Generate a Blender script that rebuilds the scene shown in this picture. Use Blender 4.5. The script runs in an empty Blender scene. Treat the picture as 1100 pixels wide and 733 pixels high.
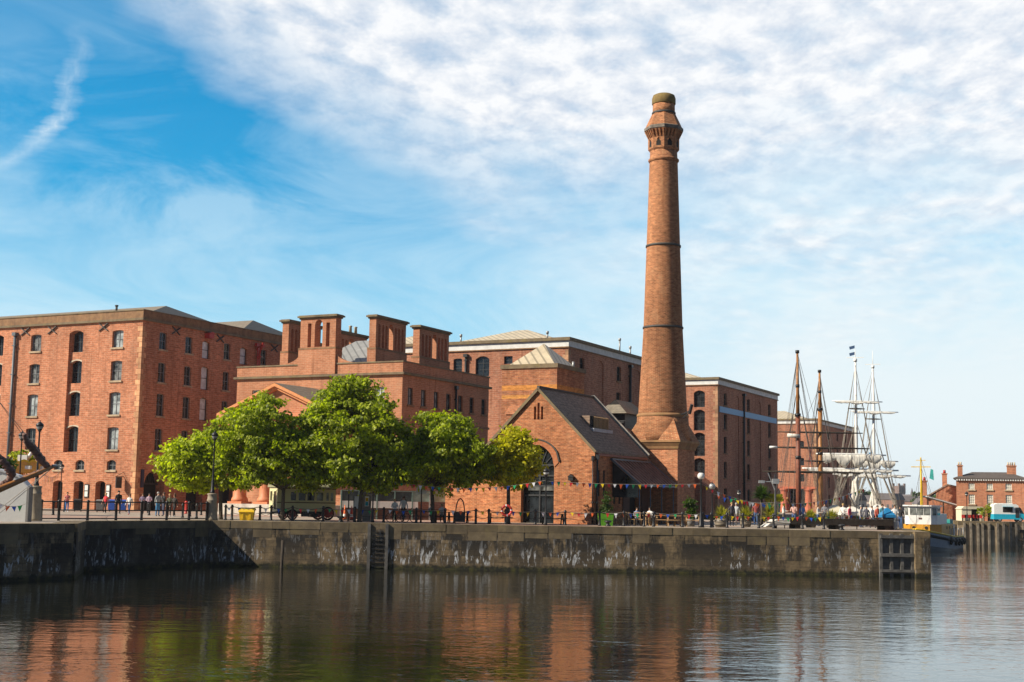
import bpy, bmesh, math, random
from mathutils import Vector, Matrix
R = random.Random(11)
sc = bpy.context.scene
COL = sc.collection
V3 = Vector
PI = math.pi

# ------------------------------------------------------------------ camera
F, CX, CY, W0 = 1445.0, 550.0, 366.5, 1100.0
PITCH, ROLL, EYE = math.atan(171 / F), 0.0168, 1.65
TH = math.radians(27)                       # the dock buildings share one grid
_f = V3((0, math.cos(PITCH), math.sin(PITCH)))
_r = V3((1, 0, 0)); _u = _r.cross(_f)
CR = _r * math.cos(ROLL) + _u * math.sin(ROLL)
CU = _u * math.cos(ROLL) - _r * math.sin(ROLL)
CP = V3((0, 0, EYE))
cam = bpy.data.objects.new('camera', bpy.data.cameras.new('camera'))
COL.objects.link(cam)
m = Matrix((CR, CU, -_f)).transposed().to_4x4(); m.translation = CP
cam.matrix_world = m
cam.data.sensor_width = 36; cam.data.lens = F / W0 * 36
cam.data.clip_start = 0.5; cam.data.clip_end = 20000
sc.camera = cam

def ray(px, py): return _f + CR * ((px - CX) / F) - CU * ((py - CY) / F)
def G(px, py, z=0.0):                        # ground point seen at a place in the photograph
    d = ray(px, py); return CP + d * ((z - EYE) / d.z)
def D(px, py, y):                            # point at a known distance
    d = ray(px, py); return CP + d * (y / d.y)
def GX(px, y, z=0.0):                        # column of the photo at a distance, standing at height z
    p = D(px, 540, y); q = D(px, 560, y)
    t = (z - p.z) / (q.z - p.z); r = p.lerp(q, t); r.z = z; return r

# ------------------------------------------------------------------ objects
def tag(o, label, cat, group=None):
    o['label'] = label; o['category'] = cat
    if group: o['group'] = group
    return o
def thing(name, label, cat, loc=(0, 0, 0), rz=0.0, group=None):
    o = bpy.data.objects.new(name, None); COL.objects.link(o)
    o.empty_display_size = 0.3
    o.location = loc; o.rotation_euler = (0, 0, rz)
    return tag(o, label, cat, group)
def copy_tree(o, parent=None):
    c = o.copy(); COL.objects.link(c)
    if parent is not None: c.parent = parent
    for ch in list(o.children): copy_tree(ch, c)
    return c

class MB:
    def __init__(s): s.v = []; s.f = []; s.m = []; s.s = []
    def poly(s, pts, m=0, smooth=False):
        n = len(s.v); s.v += [tuple(p) for p in pts]
        s.f.append(tuple(range(n, n + len(pts)))); s.m.append(m); s.s.append(smooth)
    def hexa(s, p, m=0):
        n = len(s.v); s.v += [tuple(q) for q in p]
        for a in ((0, 3, 2, 1), (4, 5, 6, 7), (0, 1, 5, 4), (1, 2, 6, 5), (2, 3, 7, 6), (3, 0, 4, 7)):
            s.f.append(tuple(n + i for i in a)); s.m.append(m); s.s.append(False)
    def box(s, x0, y0, z0, x1, y1, z1, m=0):
        s.hexa([(x0, y0, z0), (x1, y0, z0), (x1, y1, z0), (x0, y1, z0), (x0, y0, z1), (x1, y0, z1), (x1, y1, z1), (x0, y1, z1)], m)
    def bar(s, p, q, w, h=None, m=0, up=V3((0, 0, 1))):
        p, q = V3(p), V3(q); h = h or w; d = (q - p).normalized()
        a = d.cross(up)
        if a.length < 1e-4: a = d.cross(V3((1, 0, 0)))
        a.normalize(); b = a.cross(d).normalized()
        a *= w / 2; b *= h / 2
        s.hexa([p - a - b, p + a - b, p + a + b, p - a + b, q - a - b, q + a - b, q + a + b, q - a + b], m)
    def tube(s, pts, rad, n=8, m=0, caps=True, smooth=True):
        pts = [V3(p) for p in pts]
        if not hasattr(rad, '__len__'): rad = [rad] * len(pts)
        base = len(s.v); side = None
        for i, p in enumerate(pts):
            d = (pts[min(i + 1, len(pts) - 1)] - pts[max(i - 1, 0)]).normalized()
            if side is None:
                side = d.cross(V3((0, 0, 1)))
                if side.length < 1e-3: side = V3((1, 0, 0))
            side = (side - d * side.dot(d)).normalized(); up = side.cross(d)
            for k in range(n):
                t = 2 * PI * k / n
                s.v.append(tuple(p + (side * math.cos(t) + up * math.sin(t)) * rad[i]))
        for i in range(len(pts) - 1):
            for k in range(n):
                a = base + i * n + k; b = base + i * n + (k + 1) % n
                s.f.append((a, b, b + n, a + n)); s.m.append(m); s.s.append(smooth)
        if caps:
            s.f.append(tuple(base + k for k in range(n))[::-1]); s.m.append(m); s.s.append(False)
            e = base + (len(pts) - 1) * n
            s.f.append(tuple(e + k for k in range(n))); s.m.append(m); s.s.append(False)
    def lathe(s, prof, c=(0, 0), n=24, m=0, smooth=True, rot=0.0, z0=0.0, caps=True):
        base = len(s.v)
        for r, z in prof:
            for k in range(n):
                t = 2 * PI * k / n + rot
                s.v.append((c[0] + r * math.cos(t), c[1] + r * math.sin(t), z0 + z))
        for i in range(len(prof) - 1):
            for k in range(n):
                a = base + i * n + k; b = base + i * n + (k + 1) % n
                s.f.append((a, b, b + n, a + n)); s.m.append(m); s.s.append(smooth)
        if caps:
            s.f.append(tuple(base + k for k in range(n))[::-1]); s.m.append(m); s.s.append(False)
            e = base + (len(prof) - 1) * n
            s.f.append(tuple(e + k for k in range(n))); s.m.append(m); s.s.append(False)
    def prism(s, poly, y0, y1, m=0, axis='y'):      # outline in (x,z) pushed along y, or in (y,z) along x, or (x,y) along z
        def P(a, b, t): return {'y': (a, t, b), 'x': (t, a, b), 'z': (a, b, t)}[axis]
        n = len(poly)
        s.poly([P(a, b, y0) for a, b in poly], m); s.poly([P(a, b, y1) for a, b in poly][::-1], m)
        for i in range(n):
            a, b = poly[i], poly[(i + 1) % n]
            s.poly([P(*a, y0), P(*a, y1), P(*b, y1), P(*b, y0)], m)
    def ball(s, c, r, m=0, n=10, sq=1.0):
        s.lathe([(max(r * math.sin(PI * i / 8), 1e-4), -r * sq * math.cos(PI * i / 8)) for i in range(9)], (c[0], c[1]), n, m, True, 0, c[2], caps=False)
    def build(s, name, mats, parent=None, loc=None, rz=0.0, fix=True):
        me = bpy.data.meshes.new(name)
        me.from_pydata(s.v, [], s.f)
        mats = mats if isinstance(mats, (list, tuple)) else [mats]
        for k in mats: me.materials.append(k)
        me.polygons.foreach_set('material_index', s.m)
        me.polygons.foreach_set('use_smooth', s.s)
        if fix:
            b = bmesh.new(); b.from_mesh(me)
            bmesh.ops.remove_doubles(b, verts=b.verts, dist=1e-4)
            bmesh.ops.recalc_face_normals(b, faces=b.faces); b.to_mesh(me); b.free()
        me.update()
        o = bpy.data.objects.new(name, me); COL.objects.link(o)
        if parent is not None: o.parent = parent
        if loc is not None: o.location = loc
        o.rotation_euler = (0, 0, rz)
        return o

# ------------------------------------------------------------------ materials
class NT:
    def __init__(s, name):
        s.mat = bpy.data.materials.new(name); s.mat.use_nodes = True
        s.t = s.mat.node_tree; s.b = s.t.nodes['Principled BSDF']; s.tc = None
    def n(s, kind, **kw):
        x = s.t.nodes.new(kind)
        for k, v in kw.items():
            if k in x.inputs: x.inputs[k].default_value = v
            else: setattr(x, k, v)
        return x
    def l(s, a, b): s.t.links.new(a, b)
    def obj(s):
        if s.tc is None: s.tc = s.n('ShaderNodeTexCoord')
        return s.tc.outputs['Object']
    def math(s, op, a, b=None, c=None, clamp=False):
        x = s.n('ShaderNodeMath', operation=op); x.use_clamp = clamp
        for i, q in enumerate((a, b, c)):
            if q is None: continue
            if isinstance(q, (int, float)): x.inputs[i].default_value = q
            else: s.l(q, x.inputs[i])
        return x.outputs[0]
    def mapping(s, vec, scale=(1, 1, 1), loc=(0, 0, 0)):
        x = s.n('ShaderNodeMapping'); s.l(vec, x.inputs['Vector'])
        x.inputs['Scale'].default_value = scale; x.inputs['Location'].default_value = loc
        return x.outputs[0]
    def noise(s, vec, scale=1.0, detail=3.0, rough=0.55, dist=0.0):
        x = s.n('ShaderNodeTexNoise', Scale=scale, Detail=detail, Roughness=rough, Distortion=dist); s.l(vec, x.inputs['Vector'])
        return x.outputs['Fac']
    def ramp(s, fac, stops):
        x = s.n('ShaderNodeValToRGB'); s.l(fac, x.inputs[0]); e = x.color_ramp.elements
        while len(e) < len(stops): e.new(0.5)
        for i, (p, c) in enumerate(stops):
            e[i].position = p; e[i].color = (c, c, c, 1) if isinstance(c, (int, float)) else (*c, 1)
        return x.outputs[0]
    def mix(s, fac, a, b, mode='MIX'):
        x = s.n('ShaderNodeMix', data_type='RGBA', blend_type=mode)
        for sock, q in ((x.inputs[0], fac), (x.inputs[6], a), (x.inputs[7], b)):
            if isinstance(q, (int, float)): sock.default_value = q
            elif isinstance(q, tuple): sock.default_value = (*q, 1)
            else: s.l(q, sock)
        return x.outputs[2]
    def bump(s, h, strength=0.3, dist=0.02):
        x = s.n('ShaderNodeBump', Strength=strength, Distance=dist); s.l(h, x.inputs['Height']); s.l(x.outputs[0], s.b.inputs['Normal'])
    def done(s, col=None, rough=0.8, metal=0.0, spec=None):
        if col is not None:
            if isinstance(col, tuple): s.b.inputs['Base Color'].default_value = (*col, 1)
            else: s.l(col, s.b.inputs['Base Color'])
        if isinstance(rough, (int, float)): s.b.inputs['Roughness'].default_value = rough
        else: s.l(rough, s.b.inputs['Roughness'])
        s.b.inputs['Metallic'].default_value = metal
        if spec is not None: s.b.inputs['Specular IOR Level'].default_value = spec
        return s.mat
    def wallvec(s):                                  # run along the wall, height
        sp = s.n('ShaderNodeSeparateXYZ'); s.l(s.obj(), sp.inputs[0])
        u = s.math('ADD', sp.outputs[0], sp.outputs[1])
        cb = s.n('ShaderNodeCombineXYZ'); s.l(u, cb.inputs[0]); s.l(sp.outputs[2], cb.inputs[1])
        return cb.outputs[0], sp

def hsv(c, k): return tuple(max(0.0, x * k) for x in c)

def plain(name, c, rough=0.6, metal=0.0, var=0.18, scale=6.0, spec=None):
    t = NT(name); n = t.noise(t.obj(), scale, 3)
    return t.done(t.ramp(n, [(0.3, hsv(c, 1 - var)), (0.7, hsv(c, 1 + var))]), rough, metal, spec)

def brick(name, c, c2, mortar, round_=0.0, stain=0.35, bw=0.46, rh=0.15, contrast=1.0, band=None):
    t = NT(name)
    if round_:
        sp = t.n('ShaderNodeSeparateXYZ'); t.l(t.obj(), sp.inputs[0])
        u = t.math('MULTIPLY', t.math('ARCTAN2', sp.outputs[1], sp.outputs[0]), round_)
        cb = t.n('ShaderNodeCombineXYZ'); t.l(u, cb.inputs[0]); t.l(sp.outputs[2], cb.inputs[1]); vec = cb.outputs[0]
    else: vec, sp = t.wallvec()
    b = t.n('ShaderNodeTexBrick', Scale=1.0); t.l(vec, b.inputs['Vector'])
    b.inputs['Brick Width'].default_value = bw; b.inputs['Row Height'].default_value = rh
    b.inputs['Mortar Size'].default_value = 0.014; b.inputs['Bias'].default_value = -0.1
    b.inputs['Color1'].default_value = (*c, 1); b.inputs['Color2'].default_value = (*c2, 1); b.inputs['Mortar'].default_value = (*mortar, 1)
    streak = t.noise(t.mapping(vec, (1.2, 3.2, 1)), 1.6, 5, 0.75)
    k = t.ramp(streak, [(0.32, 1 - 0.42 * contrast), (0.5, 1.0), (0.68, 1 + 0.38 * contrast)])
    col = t.mix(1.0, b.outputs['Color'], k, 'MULTIPLY')
    big = t.noise(t.mapping(t.obj(), (0.5, 0.5, 0.16)), 0.55, 5, 0.62)
    k2 = t.ramp(big, [(0.3, 1 - stain), (0.55, 1.0), (0.75, 1 + stain * 0.4)])
    col = t.mix(1.0, col, k2, 'MULTIPLY')
    soot = t.noise(t.mapping(vec, (2.2, 0.12, 1)), 1.0, 4, 0.6)
    col = t.mix(t.ramp(soot, [(0.54, 0.0), (0.74, 0.6)]), col, hsv(c, 0.40))
    pale = t.noise(t.mapping(vec, (0.9, 0.5, 1), (7, 3, 0)), 1.1, 6, 0.75)
    col = t.mix(t.ramp(pale, [(0.52, 0.0), (0.74, 0.45)]), col, mortar)
    if band:
        for z0, z1, bc in band:
            f = t.math('MULTIPLY', t.math('GREATER_THAN', sp.outputs[2], z0), t.math('LESS_THAN', sp.outputs[2], z1))
            col = t.mix(t.math('MULTIPLY', f, 0.85), col, t.mix(1.0, k, bc, 'MULTIPLY'))
    t.bump(b.outputs['Fac'], -0.5, 0.02)
    return t.done(col, 0.9, spec=0.25)

def slate(name, c, course=0.22, seam=None, var=0.3):
    t = NT(name)
    sp = t.n('ShaderNodeSeparateXYZ'); t.l(t.obj(), sp.inputs[0])
    n = t.noise(t.mapping(t.obj(), (2.0, 2.0, 5)), 1.5, 4, 0.7)
    col = t.ramp(n, [(0.3, hsv(c, 1 - var)), (0.7, hsv(c, 1 + var))])
    w = t.math('FRACT', t.math('DIVIDE', sp.outputs[2], course))
    col = t.mix(t.ramp(w, [(0.0, 0.55), (0.25, 0.0)]), col, hsv(c, 0.4))
    moss = t.noise(t.obj(), 0.9, 5, 0.7)
    col = t.mix(t.ramp(moss, [(0.55, 0.0), (0.75, 0.45)]), col, (0.14, 0.12, 0.07))
    t.bump(w, 0.4, 0.02)
    return t.done(col, 0.85, spec=0.2)

def seamed(name, c, step=0.6, axis=0):
    t = NT(name); vec, sp = t.wallvec()
    w = t.math('FRACT', t.math('DIVIDE', t.math('ADD', sp.outputs[0], sp.outputs[1]), step))
    n = t.noise(t.obj(), 1.2, 4, 0.6)
    col = t.ramp(n, [(0.3, hsv(c, 0.8)), (0.7, hsv(c, 1.15))])
    col = t.mix(t.ramp(w, [(0.0, 0.9), (0.2, 0.8), (0.26, 0.0)]), col, hsv(c, 0.42))
    t.bump(w, 0.3, 0.04)
    return t.done(col, 0.5, 0.0)

def stone(name, c, lichen=0.4):
    t = NT(name); vec, sp = t.wallvec()
    n = t.noise(t.obj(), 2.2, 6, 0.7); n2 = t.noise(t.mapping(vec, (0.9, 0.25, 1)), 1.0, 4)
    col = t.ramp(n, [(0.3, hsv(c, 0.65)), (0.7, hsv(c, 1.25))])
    col = t.mix(t.ramp(n2, [(0.45, 0.0), (0.7, 0.6)]), col, hsv(c, 0.4))
    gi = t.n('ShaderNodeNewGeometry'); col = t.mix(1.0, col, t.ramp(gi.outputs['Random Per Island'], [(0.0, 0.72), (1.0, 1.22)]), 'MULTIPLY')
    n3 = t.noise(t.obj(), 1.1, 6, 0.75)
    col = t.mix(t.ramp(n3, [(0.52, 0.0), (0.7, lichen)]), col, (0.19, 0.15, 0.04))
    t.bump(n, 0.3, 0.02)
    return t.done(col, 0.9)

def glassy(name, c, rough=0.08, var=0.5):
    t = NT(name); n = t.noise(t.mapping(t.obj(), (1, 1, 1)), 1.6, 2)
    m_ = t.done(t.ramp(n, [(0.35, hsv(c, 1 - var)), (0.65, hsv(c, 1 + var))]), rough)
    t.bump(t.noise(t.obj(), 1.0, 1), 0.15, 0.02)
    return m_

class Mx: pass
M = Mx()
M.brick_a = brick('warehouse_brick', (0.52, 0.205, 0.108), (0.40, 0.145, 0.072), (0.50, 0.31, 0.205), bw=0.62, rh=0.21)
M.brick_b = brick('rear_warehouse_brick', (0.41, 0.17, 0.096), (0.32, 0.12, 0.068), (0.43, 0.27, 0.19), bw=0.7, rh=0.24)
M.brick_c = brick('dock_office_brick', (0.48, 0.20, 0.104), (0.40, 0.157, 0.08), (0.50, 0.30, 0.19), bw=0.5, rh=0.16, contrast=0.55, stain=0.28)
M.brick_p = brick('pump_house_brick', (0.52, 0.18, 0.07), (0.33, 0.092, 0.038), (0.48, 0.275, 0.15), bw=0.32, rh=0.105, contrast=1.3)
M.brick_t = brick('tower_brick', (0.40, 0.155, 0.07), (0.27, 0.088, 0.043), (0.36, 0.21, 0.13), bw=0.46, rh=0.15, contrast=1.2, band=[(10.9, 11.33, (0.52, 0.22, 0.05)), (10.2, 10.5, (0.52, 0.24, 0.06))])
M.brick_ch = brick('chimney_brick', (0.44, 0.165, 0.070), (0.26, 0.08, 0.034), (0.44, 0.27, 0.145), round_=1.6, bw=0.3, rh=0.105, contrast=1.0, stain=0.42)
M.brick_pl = brick('plinth_brick', (0.49, 0.18, 0.084), (0.33, 0.105, 0.05), (0.48, 0.29, 0.165), bw=0.32, rh=0.11, contrast=1.1)
M.brick_h = brick('house_brick', (0.54, 0.22, 0.12), (0.47, 0.18, 0.10), (0.46, 0.28, 0.18), bw=0.6, rh=0.2, contrast=0.6)
M.brick_ex = brick('red_pier_brick', (0.55, 0.16, 0.09), (0.5, 0.14, 0.08), (0.5, 0.2, 0.12), bw=0.6, rh=0.2, contrast=0.4)
M.parapet = stone('parapet_stone', (0.27, 0.15, 0.075), 0.35)
M.coping = stone('coping_stone', (0.20, 0.15, 0.09), 0.8)
M.sill = stone('sill_stone', (0.45, 0.34, 0.22), 0.2)
M.cream = stone('cream_stone', (0.55, 0.46, 0.35), 0.15)
M.frieze = plain('painted_frieze', (0.62, 0.62, 0.60), 0.7, var=0.15, scale=1.5)
M.blue_band = plain('blue_banner', (0.20, 0.42, 0.66), 0.6, var=0.08)
M.frame = plain('window_frame_paint', (0.20, 0.21, 0.22), 0.5)
M.frame_w = plain('white_window_frame', (0.7, 0.69, 0.64), 0.5)
M.frame_d = plain('dark_window_frame', (0.03, 0.032, 0.035), 0.5)
M.pane_p = glassy('pale_blind_pane', (0.26, 0.29, 0.29), 0.12, 0.55)
M.pane_s = glassy('sky_tinted_door_glass', (0.62, 0.66, 0.68), 0.15, 0.2)  # base colour lightened to carry the sky reflected in these panes
M.pane_q = glassy('half_curtained_pane', (0.12, 0.125, 0.12), 0.12, 0.8)
M.pane_d = glassy('dark_pane', (0.018, 0.022, 0.026), 0.07)
M.pane_c = glassy('cream_blind_pane', (0.60, 0.56, 0.45), 0.2, 0.15)
M.dark = plain('dark_interior', (0.012, 0.010, 0.009), 0.9)
M.iron = plain('black_iron', (0.014, 0.014, 0.016), 0.45, var=0.3)
M.iron_g = plain('grey_iron_pipe', (0.10, 0.12, 0.14), 0.5)
M.lead = plain('dull_iron_band', (0.055, 0.05, 0.045), 0.7)
M.red = plain('red_hoist_paint', (0.42, 0.035, 0.03), 0.5)
M.slate = slate('slate_roof', (0.29, 0.205, 0.15), var=.5)  # lightened and warmed to offset blue skylight on the sunless slope
M.slate_g = slate('shade_tinted_slate_roof', (0.072, 0.078, 0.085), 0.25)
M.slate_b = slate('beige_slate_roof', (0.24, 0.20, 0.155), 0.25)
M.metal_b = seamed('beige_seamed_roof', (0.50, 0.42, 0.29), 0.8, 0)
M.metal_g = seamed('grey_seamed_roof', (0.27, 0.27, 0.26), 0.8, 0)
M.rust = plain('rusty_sheet_roof', (0.34, 0.15, 0.10), 0.5, var=.3, scale=2)  # rust lightened to bring out the sunlit sides of the seams
M.flash = plain('lead_flashing', (0.42, 0.43, 0.45), 0.5)
M.timber_o = plain('orange_painted_timber', (0.60, 0.23, 0.075), 0.6)
M.terra = plain('terracotta_column', (0.58, 0.20, 0.085), 0.6, var=0.12)
M.white = plain('white_paint', (0.78, 0.78, 0.75), 0.5, var=0.06)
M.offwhite = plain('offwhite_canvas', (0.66, 0.63, 0.56), 0.8, var=0.2, scale=2.5)
M.mast = plain('varnished_mast', (0.34, 0.15, 0.045), 0.5, var=0.3, scale=3)
M.mast_red = plain('red_brown_mast', (0.20, 0.062, 0.032), 0.6, var=0.3, scale=3)
M.spar_br = plain('brown_bowsprit', (0.36, 0.15, 0.04), 0.45)
M.rope = plain('tarred_rope', (0.13, 0.11, 0.095), 0.9)
M.rope_l = plain('pale_rope', (0.33, 0.29, 0.24), 0.9)
M.yellow = plain('yellow_paint', (0.72, 0.46, 0.01), 0.5, var=0.12)
M.ochre = plain('ochre_paint', (0.62, 0.30, 0.03), 0.5)
M.navy = plain('dark_hull_paint', (0.020, 0.026, 0.040), 0.35)
M.sailp = plain('tan_sailcloth', (0.19, 0.11, 0.09), 0.9, var=0.45, scale=5)
M.timber = plain('weathered_timber', (0.21, 0.175, 0.13), 0.9, var=0.35, scale=3)
M.timber_g = plain('grey_weathered_timber', (0.105, 0.098, 0.088), 0.9, var=0.4, scale=2.5)
M.timber_d = plain('tarred_timber', (0.035, 0.026, 0.018), 0.9, var=0.4, scale=3)
M.bench = plain('bench_timber', (0.36, 0.22, 0.10), 0.7, var=0.25)
M.green = plain('green_planter', (0.13, 0.42, 0.02), 0.5)
M.bark = plain('tree_bark', (0.085, 0.065, 0.045), 0.95, var=0.4, scale=9)
M.cream_g = plain('pale_green_coachwork', (0.64, 0.60, 0.34), 0.45, var=0.06)  # green pushed to cream for the warm light caught on the body
M.maroon = plain('maroon_wheel', (0.22, 0.02, 0.018), 0.5)
M.rubber = plain('black_rubber', (0.018, 0.017, 0.016), 0.85)
M.blue = plain('bright_blue_paint', (0.02, 0.20, 0.42), 0.5)
M.cyan = plain('turquoise_paint', (0.015, 0.36, 0.52), 0.4)
M.blue_bin = plain('blue_plastic', (0.02, 0.09, 0.42), 0.5)
M.grey = plain('mid_grey_panel', (0.20, 0.19, 0.18), 0.6)
M.greyst = plain('galvanised_steel', (0.35, 0.36, 0.36), 0.4, 0.3)
M.brown_p = plain('brown_panel', (0.11, 0.05, 0.035), 0.7)
M.teal = plain('teal_cover', (0.03, 0.30, 0.27), 0.6)
M.orange = plain('orange_plastic', (0.75, 0.14, 0.02), 0.5)
M.lamp_gl = plain('white_lamp_glass', (0.72, 0.72, 0.68), 0.15, var=0.04)
M.graph = plain('poster_paper', (0.7, 0.7, 0.66), 0.7, var=0.25, scale=9)
M.farstone = plain('far_sandstone', (0.21, 0.145, 0.125), 0.9)
M.lift = plain('lifebuoy_red', (0.55, 0.04, 0.03), 0.5)

PEN = {k: plain('pennant_' + k, c, 0.6, var=0.05) for k, c in dict(white=(0.78, 0.78, 0.78), red=(0.62, 0.02, 0.03), orange=(0.80, 0.13, 0.02), blue=(0.015, 0.09, 0.50), green=(0.01, 0.36, 0.12), yellow=(0.85, 0.60, 0.01)).items()}

def quay_stone(name, c, shade=1.0):
    t = NT(name); vec, sp = t.wallvec()
    b = t.n('ShaderNodeTexBrick', Scale=1.0); t.l(vec, b.inputs['Vector'])
    b.inputs['Brick Width'].default_value = 1.3; b.inputs['Row Height'].default_value = 0.4
    b.inputs['Mortar Size'].default_value = 0.016; b.inputs['Bias'].default_value = 0.0; b.offset = 0.43
    b.inputs['Color1'].default_value = (*hsv(c, 0.72), 1); b.inputs['Color2'].default_value = (*hsv(c, 1.25), 1); b.inputs['Mortar'].default_value = (*hsv(c, 0.35), 1)
    n = t.noise(t.mapping(vec, (1.2, 1.6, 1)), 2.0, 6, 0.75)
    col = t.mix(1.0, t.mix(0.45, b.outputs['Color'], c), t.ramp(n, [(0.28, 0.45), (0.72, 1.5)]), 'MULTIPLY')
    blk = t.n('ShaderNodeTexWhiteNoise', noise_dimensions='2D'); sn = t.n('ShaderNodeVectorMath', operation='FLOOR'); t.l(t.mapping(vec, (0.75, 1.0, 1)), sn.inputs[0]); t.l(sn.outputs[0], blk.inputs['Vector'])
    damp = t.math('ADD', t.noise(t.mapping(vec, (0.65, 0.2, 1)), 1.0, 6, 0.7), t.math('MULTIPLY', t.math('SUBTRACT', blk.outputs['Value'], 0.5), 0.12))             # black weathering in tall patches
    zone = t.ramp(t.math('ADD', t.math('MULTIPLY', sp.outputs[2], 0.34), 1.0), [(0.02, 0.45), (0.3, 0.75), (0.6, 1.0), (0.84, 0.9), (0.93, 0.0)])
    col = t.mix(t.math('MULTIPLY', t.ramp(damp, [(0.43, 0.0), (0.52, 0.95)]), zone), col, (0.014, 0.012, 0.010))
    # lime run down the face
    drip = t.noise(t.mapping(vec, (3.6, 0.9, 1), (3, 0, 0)), 1.0, 5, 0.68, 0.9)
    where = t.noise(t.mapping(vec, (0.35, 0.3, 1), (11, 5, 0)), 1.0, 2)
    fine = t.noise(t.mapping(vec, (7, 2.5, 1)), 1.0, 3)
    zone2 = t.ramp(t.math('ADD', t.math('MULTIPLY', sp.outputs[2], 0.34), 1.0), [(0.09, 0.0), (0.16, 1.0), (0.36, 0.95), (0.5, 0.25), (0.95, 0.08)])
    dr = t.math('MULTIPLY', t.math('MULTIPLY', t.ramp(drip, [(0.55, 0.0), (0.58, 1.0)]), t.ramp(where, [(0.45, 0.0), (0.55, 1.0)])), t.math('MULTIPLY', zone2, t.ramp(fine, [(0.35, 0.15), (0.55, 1.0)])))
    col = t.mix(t.math('MULTIPLY', dr, 0.95), col, (0.62, 0.63, 0.63))
    # weed at the tide line
    an = t.noise(t.mapping(vec, (1.0, 1.0, 1)), 2.2, 5, 0.7)
    lvl = t.math('ADD', sp.outputs[2], t.math('MULTIPLY', t.math('SUBTRACT', an, 0.5), 0.7))
    col = t.mix(t.ramp(t.math('ADD', lvl, 3.0), [(0.26, 0.96), (0.46, 0.0)]), col, t.mix(t.ramp(an, [(0.45, 0.0), (0.68, 1.0)]), (0.008, 0.009, 0.004), (0.075, 0.07, 0.008)))
    if shade != 1.0: col = t.mix(1.0, col, (shade, shade, shade), 'MULTIPLY')
    t.bump(t.math('ADD', n, t.math('MULTIPLY', b.outputs['Fac'], -0.6)), 0.6, 0.05)
    return t.done(col, 0.85)
M.quay = quay_stone('quay_masonry', (0.20, 0.142, 0.074))
M.quay_b = quay_stone('dark_quay_masonry', (0.085, 0.068, 0.045))
M.quay_c = stone('quay_coping', (0.185, 0.138, 0.078), 0.3); M.quay_l = stone('pale_far_quay_stone', (0.40, 0.31, 0.20), 0.2)

def paving():
    t = NT('quay_paving'); n = t.noise(t.obj(), 0.8, 5, 0.7); n2 = t.noise(t.obj(), 0.07, 2)
    b = t.n('ShaderNodeTexBrick', Scale=1.0); t.l(t.obj(), b.inputs['Vector'])
    b.inputs['Brick Width'].default_value = 1.2; b.inputs['Row Height'].default_value = 0.6; b.inputs['Mortar Size'].default_value = 0.02
    b.inputs['Color1'].default_value = (0.40, 0.33, 0.26, 1); b.inputs['Color2'].default_value = (0.31, 0.26, 0.21, 1); b.inputs['Mortar'].default_value = (0.18, 0.15, 0.12, 1)
    col = t.mix(1.0, b.outputs['Color'], t.ramp(n, [(0.3, 0.7), (0.7, 1.2)]), 'MULTIPLY')
    col = t.mix(t.ramp(n2, [(0.52, 0.0), (0.56, 0.5)]), col, (0.36, 0.17, 0.12))
    return t.done(col, 0.9)
M.paving = paving()

def leafmat(name, c0, c1, trans):
    t = NT(name)
    g = t.n('ShaderNodeNewGeometry')
    n = t.noise(t.obj(), 0.55, 2)
    f = t.math('ADD', t.math('MULTIPLY', g.outputs['Random Per Island'], 0.5), t.math('MULTIPLY', n, 0.5))
    col = t.ramp(f, [(0.2, c0), (0.75, c1)])
    t.done(col, 0.5, spec=0.35)
    tr = t.n('ShaderNodeBsdfTranslucent'); t.l(t.mix(1.0, col, trans, 'MULTIPLY'), tr.inputs['Color'])
    mx = t.n('ShaderNodeMixShader'); mx.inputs[0].default_value = 0.45
    t.l(t.b.outputs[0], mx.inputs[1]); t.l(tr.outputs[0], mx.inputs[2])
    t.l(mx.outputs[0], t.t.nodes['Material Output'].inputs['Surface'])
    return t.mat
M.leaf = leafmat('plane_tree_leaf', (0.062, 0.095, 0.004), (0.44, 0.49, 0.018), (1.7, 1.9, 0.6))  # leaf greens brightened and yellowed towards the sunlit crowns
M.leaf2 = leafmat('light_plane_tree_leaf', (0.11, 0.15, 0.004), (0.50, 0.55, 0.018), (1.7, 1.9, 0.6))
M.leaf_y = leafmat('yellow_green_leaf', (0.25, 0.26, 0.005), (0.62, 0.56, 0.012), (1.4, 1.5, 0.5))
M.leaf_d = leafmat('dark_leaf', (0.03, 0.06, 0.010), (0.07, 0.12, 0.018), (1.4, 1.6, 0.7))
M.leaf_s = leafmat('straw_green_leaf', (0.18, 0.19, 0.02), (0.42, 0.38, 0.05), (1.3, 1.4, 0.6))
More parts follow.
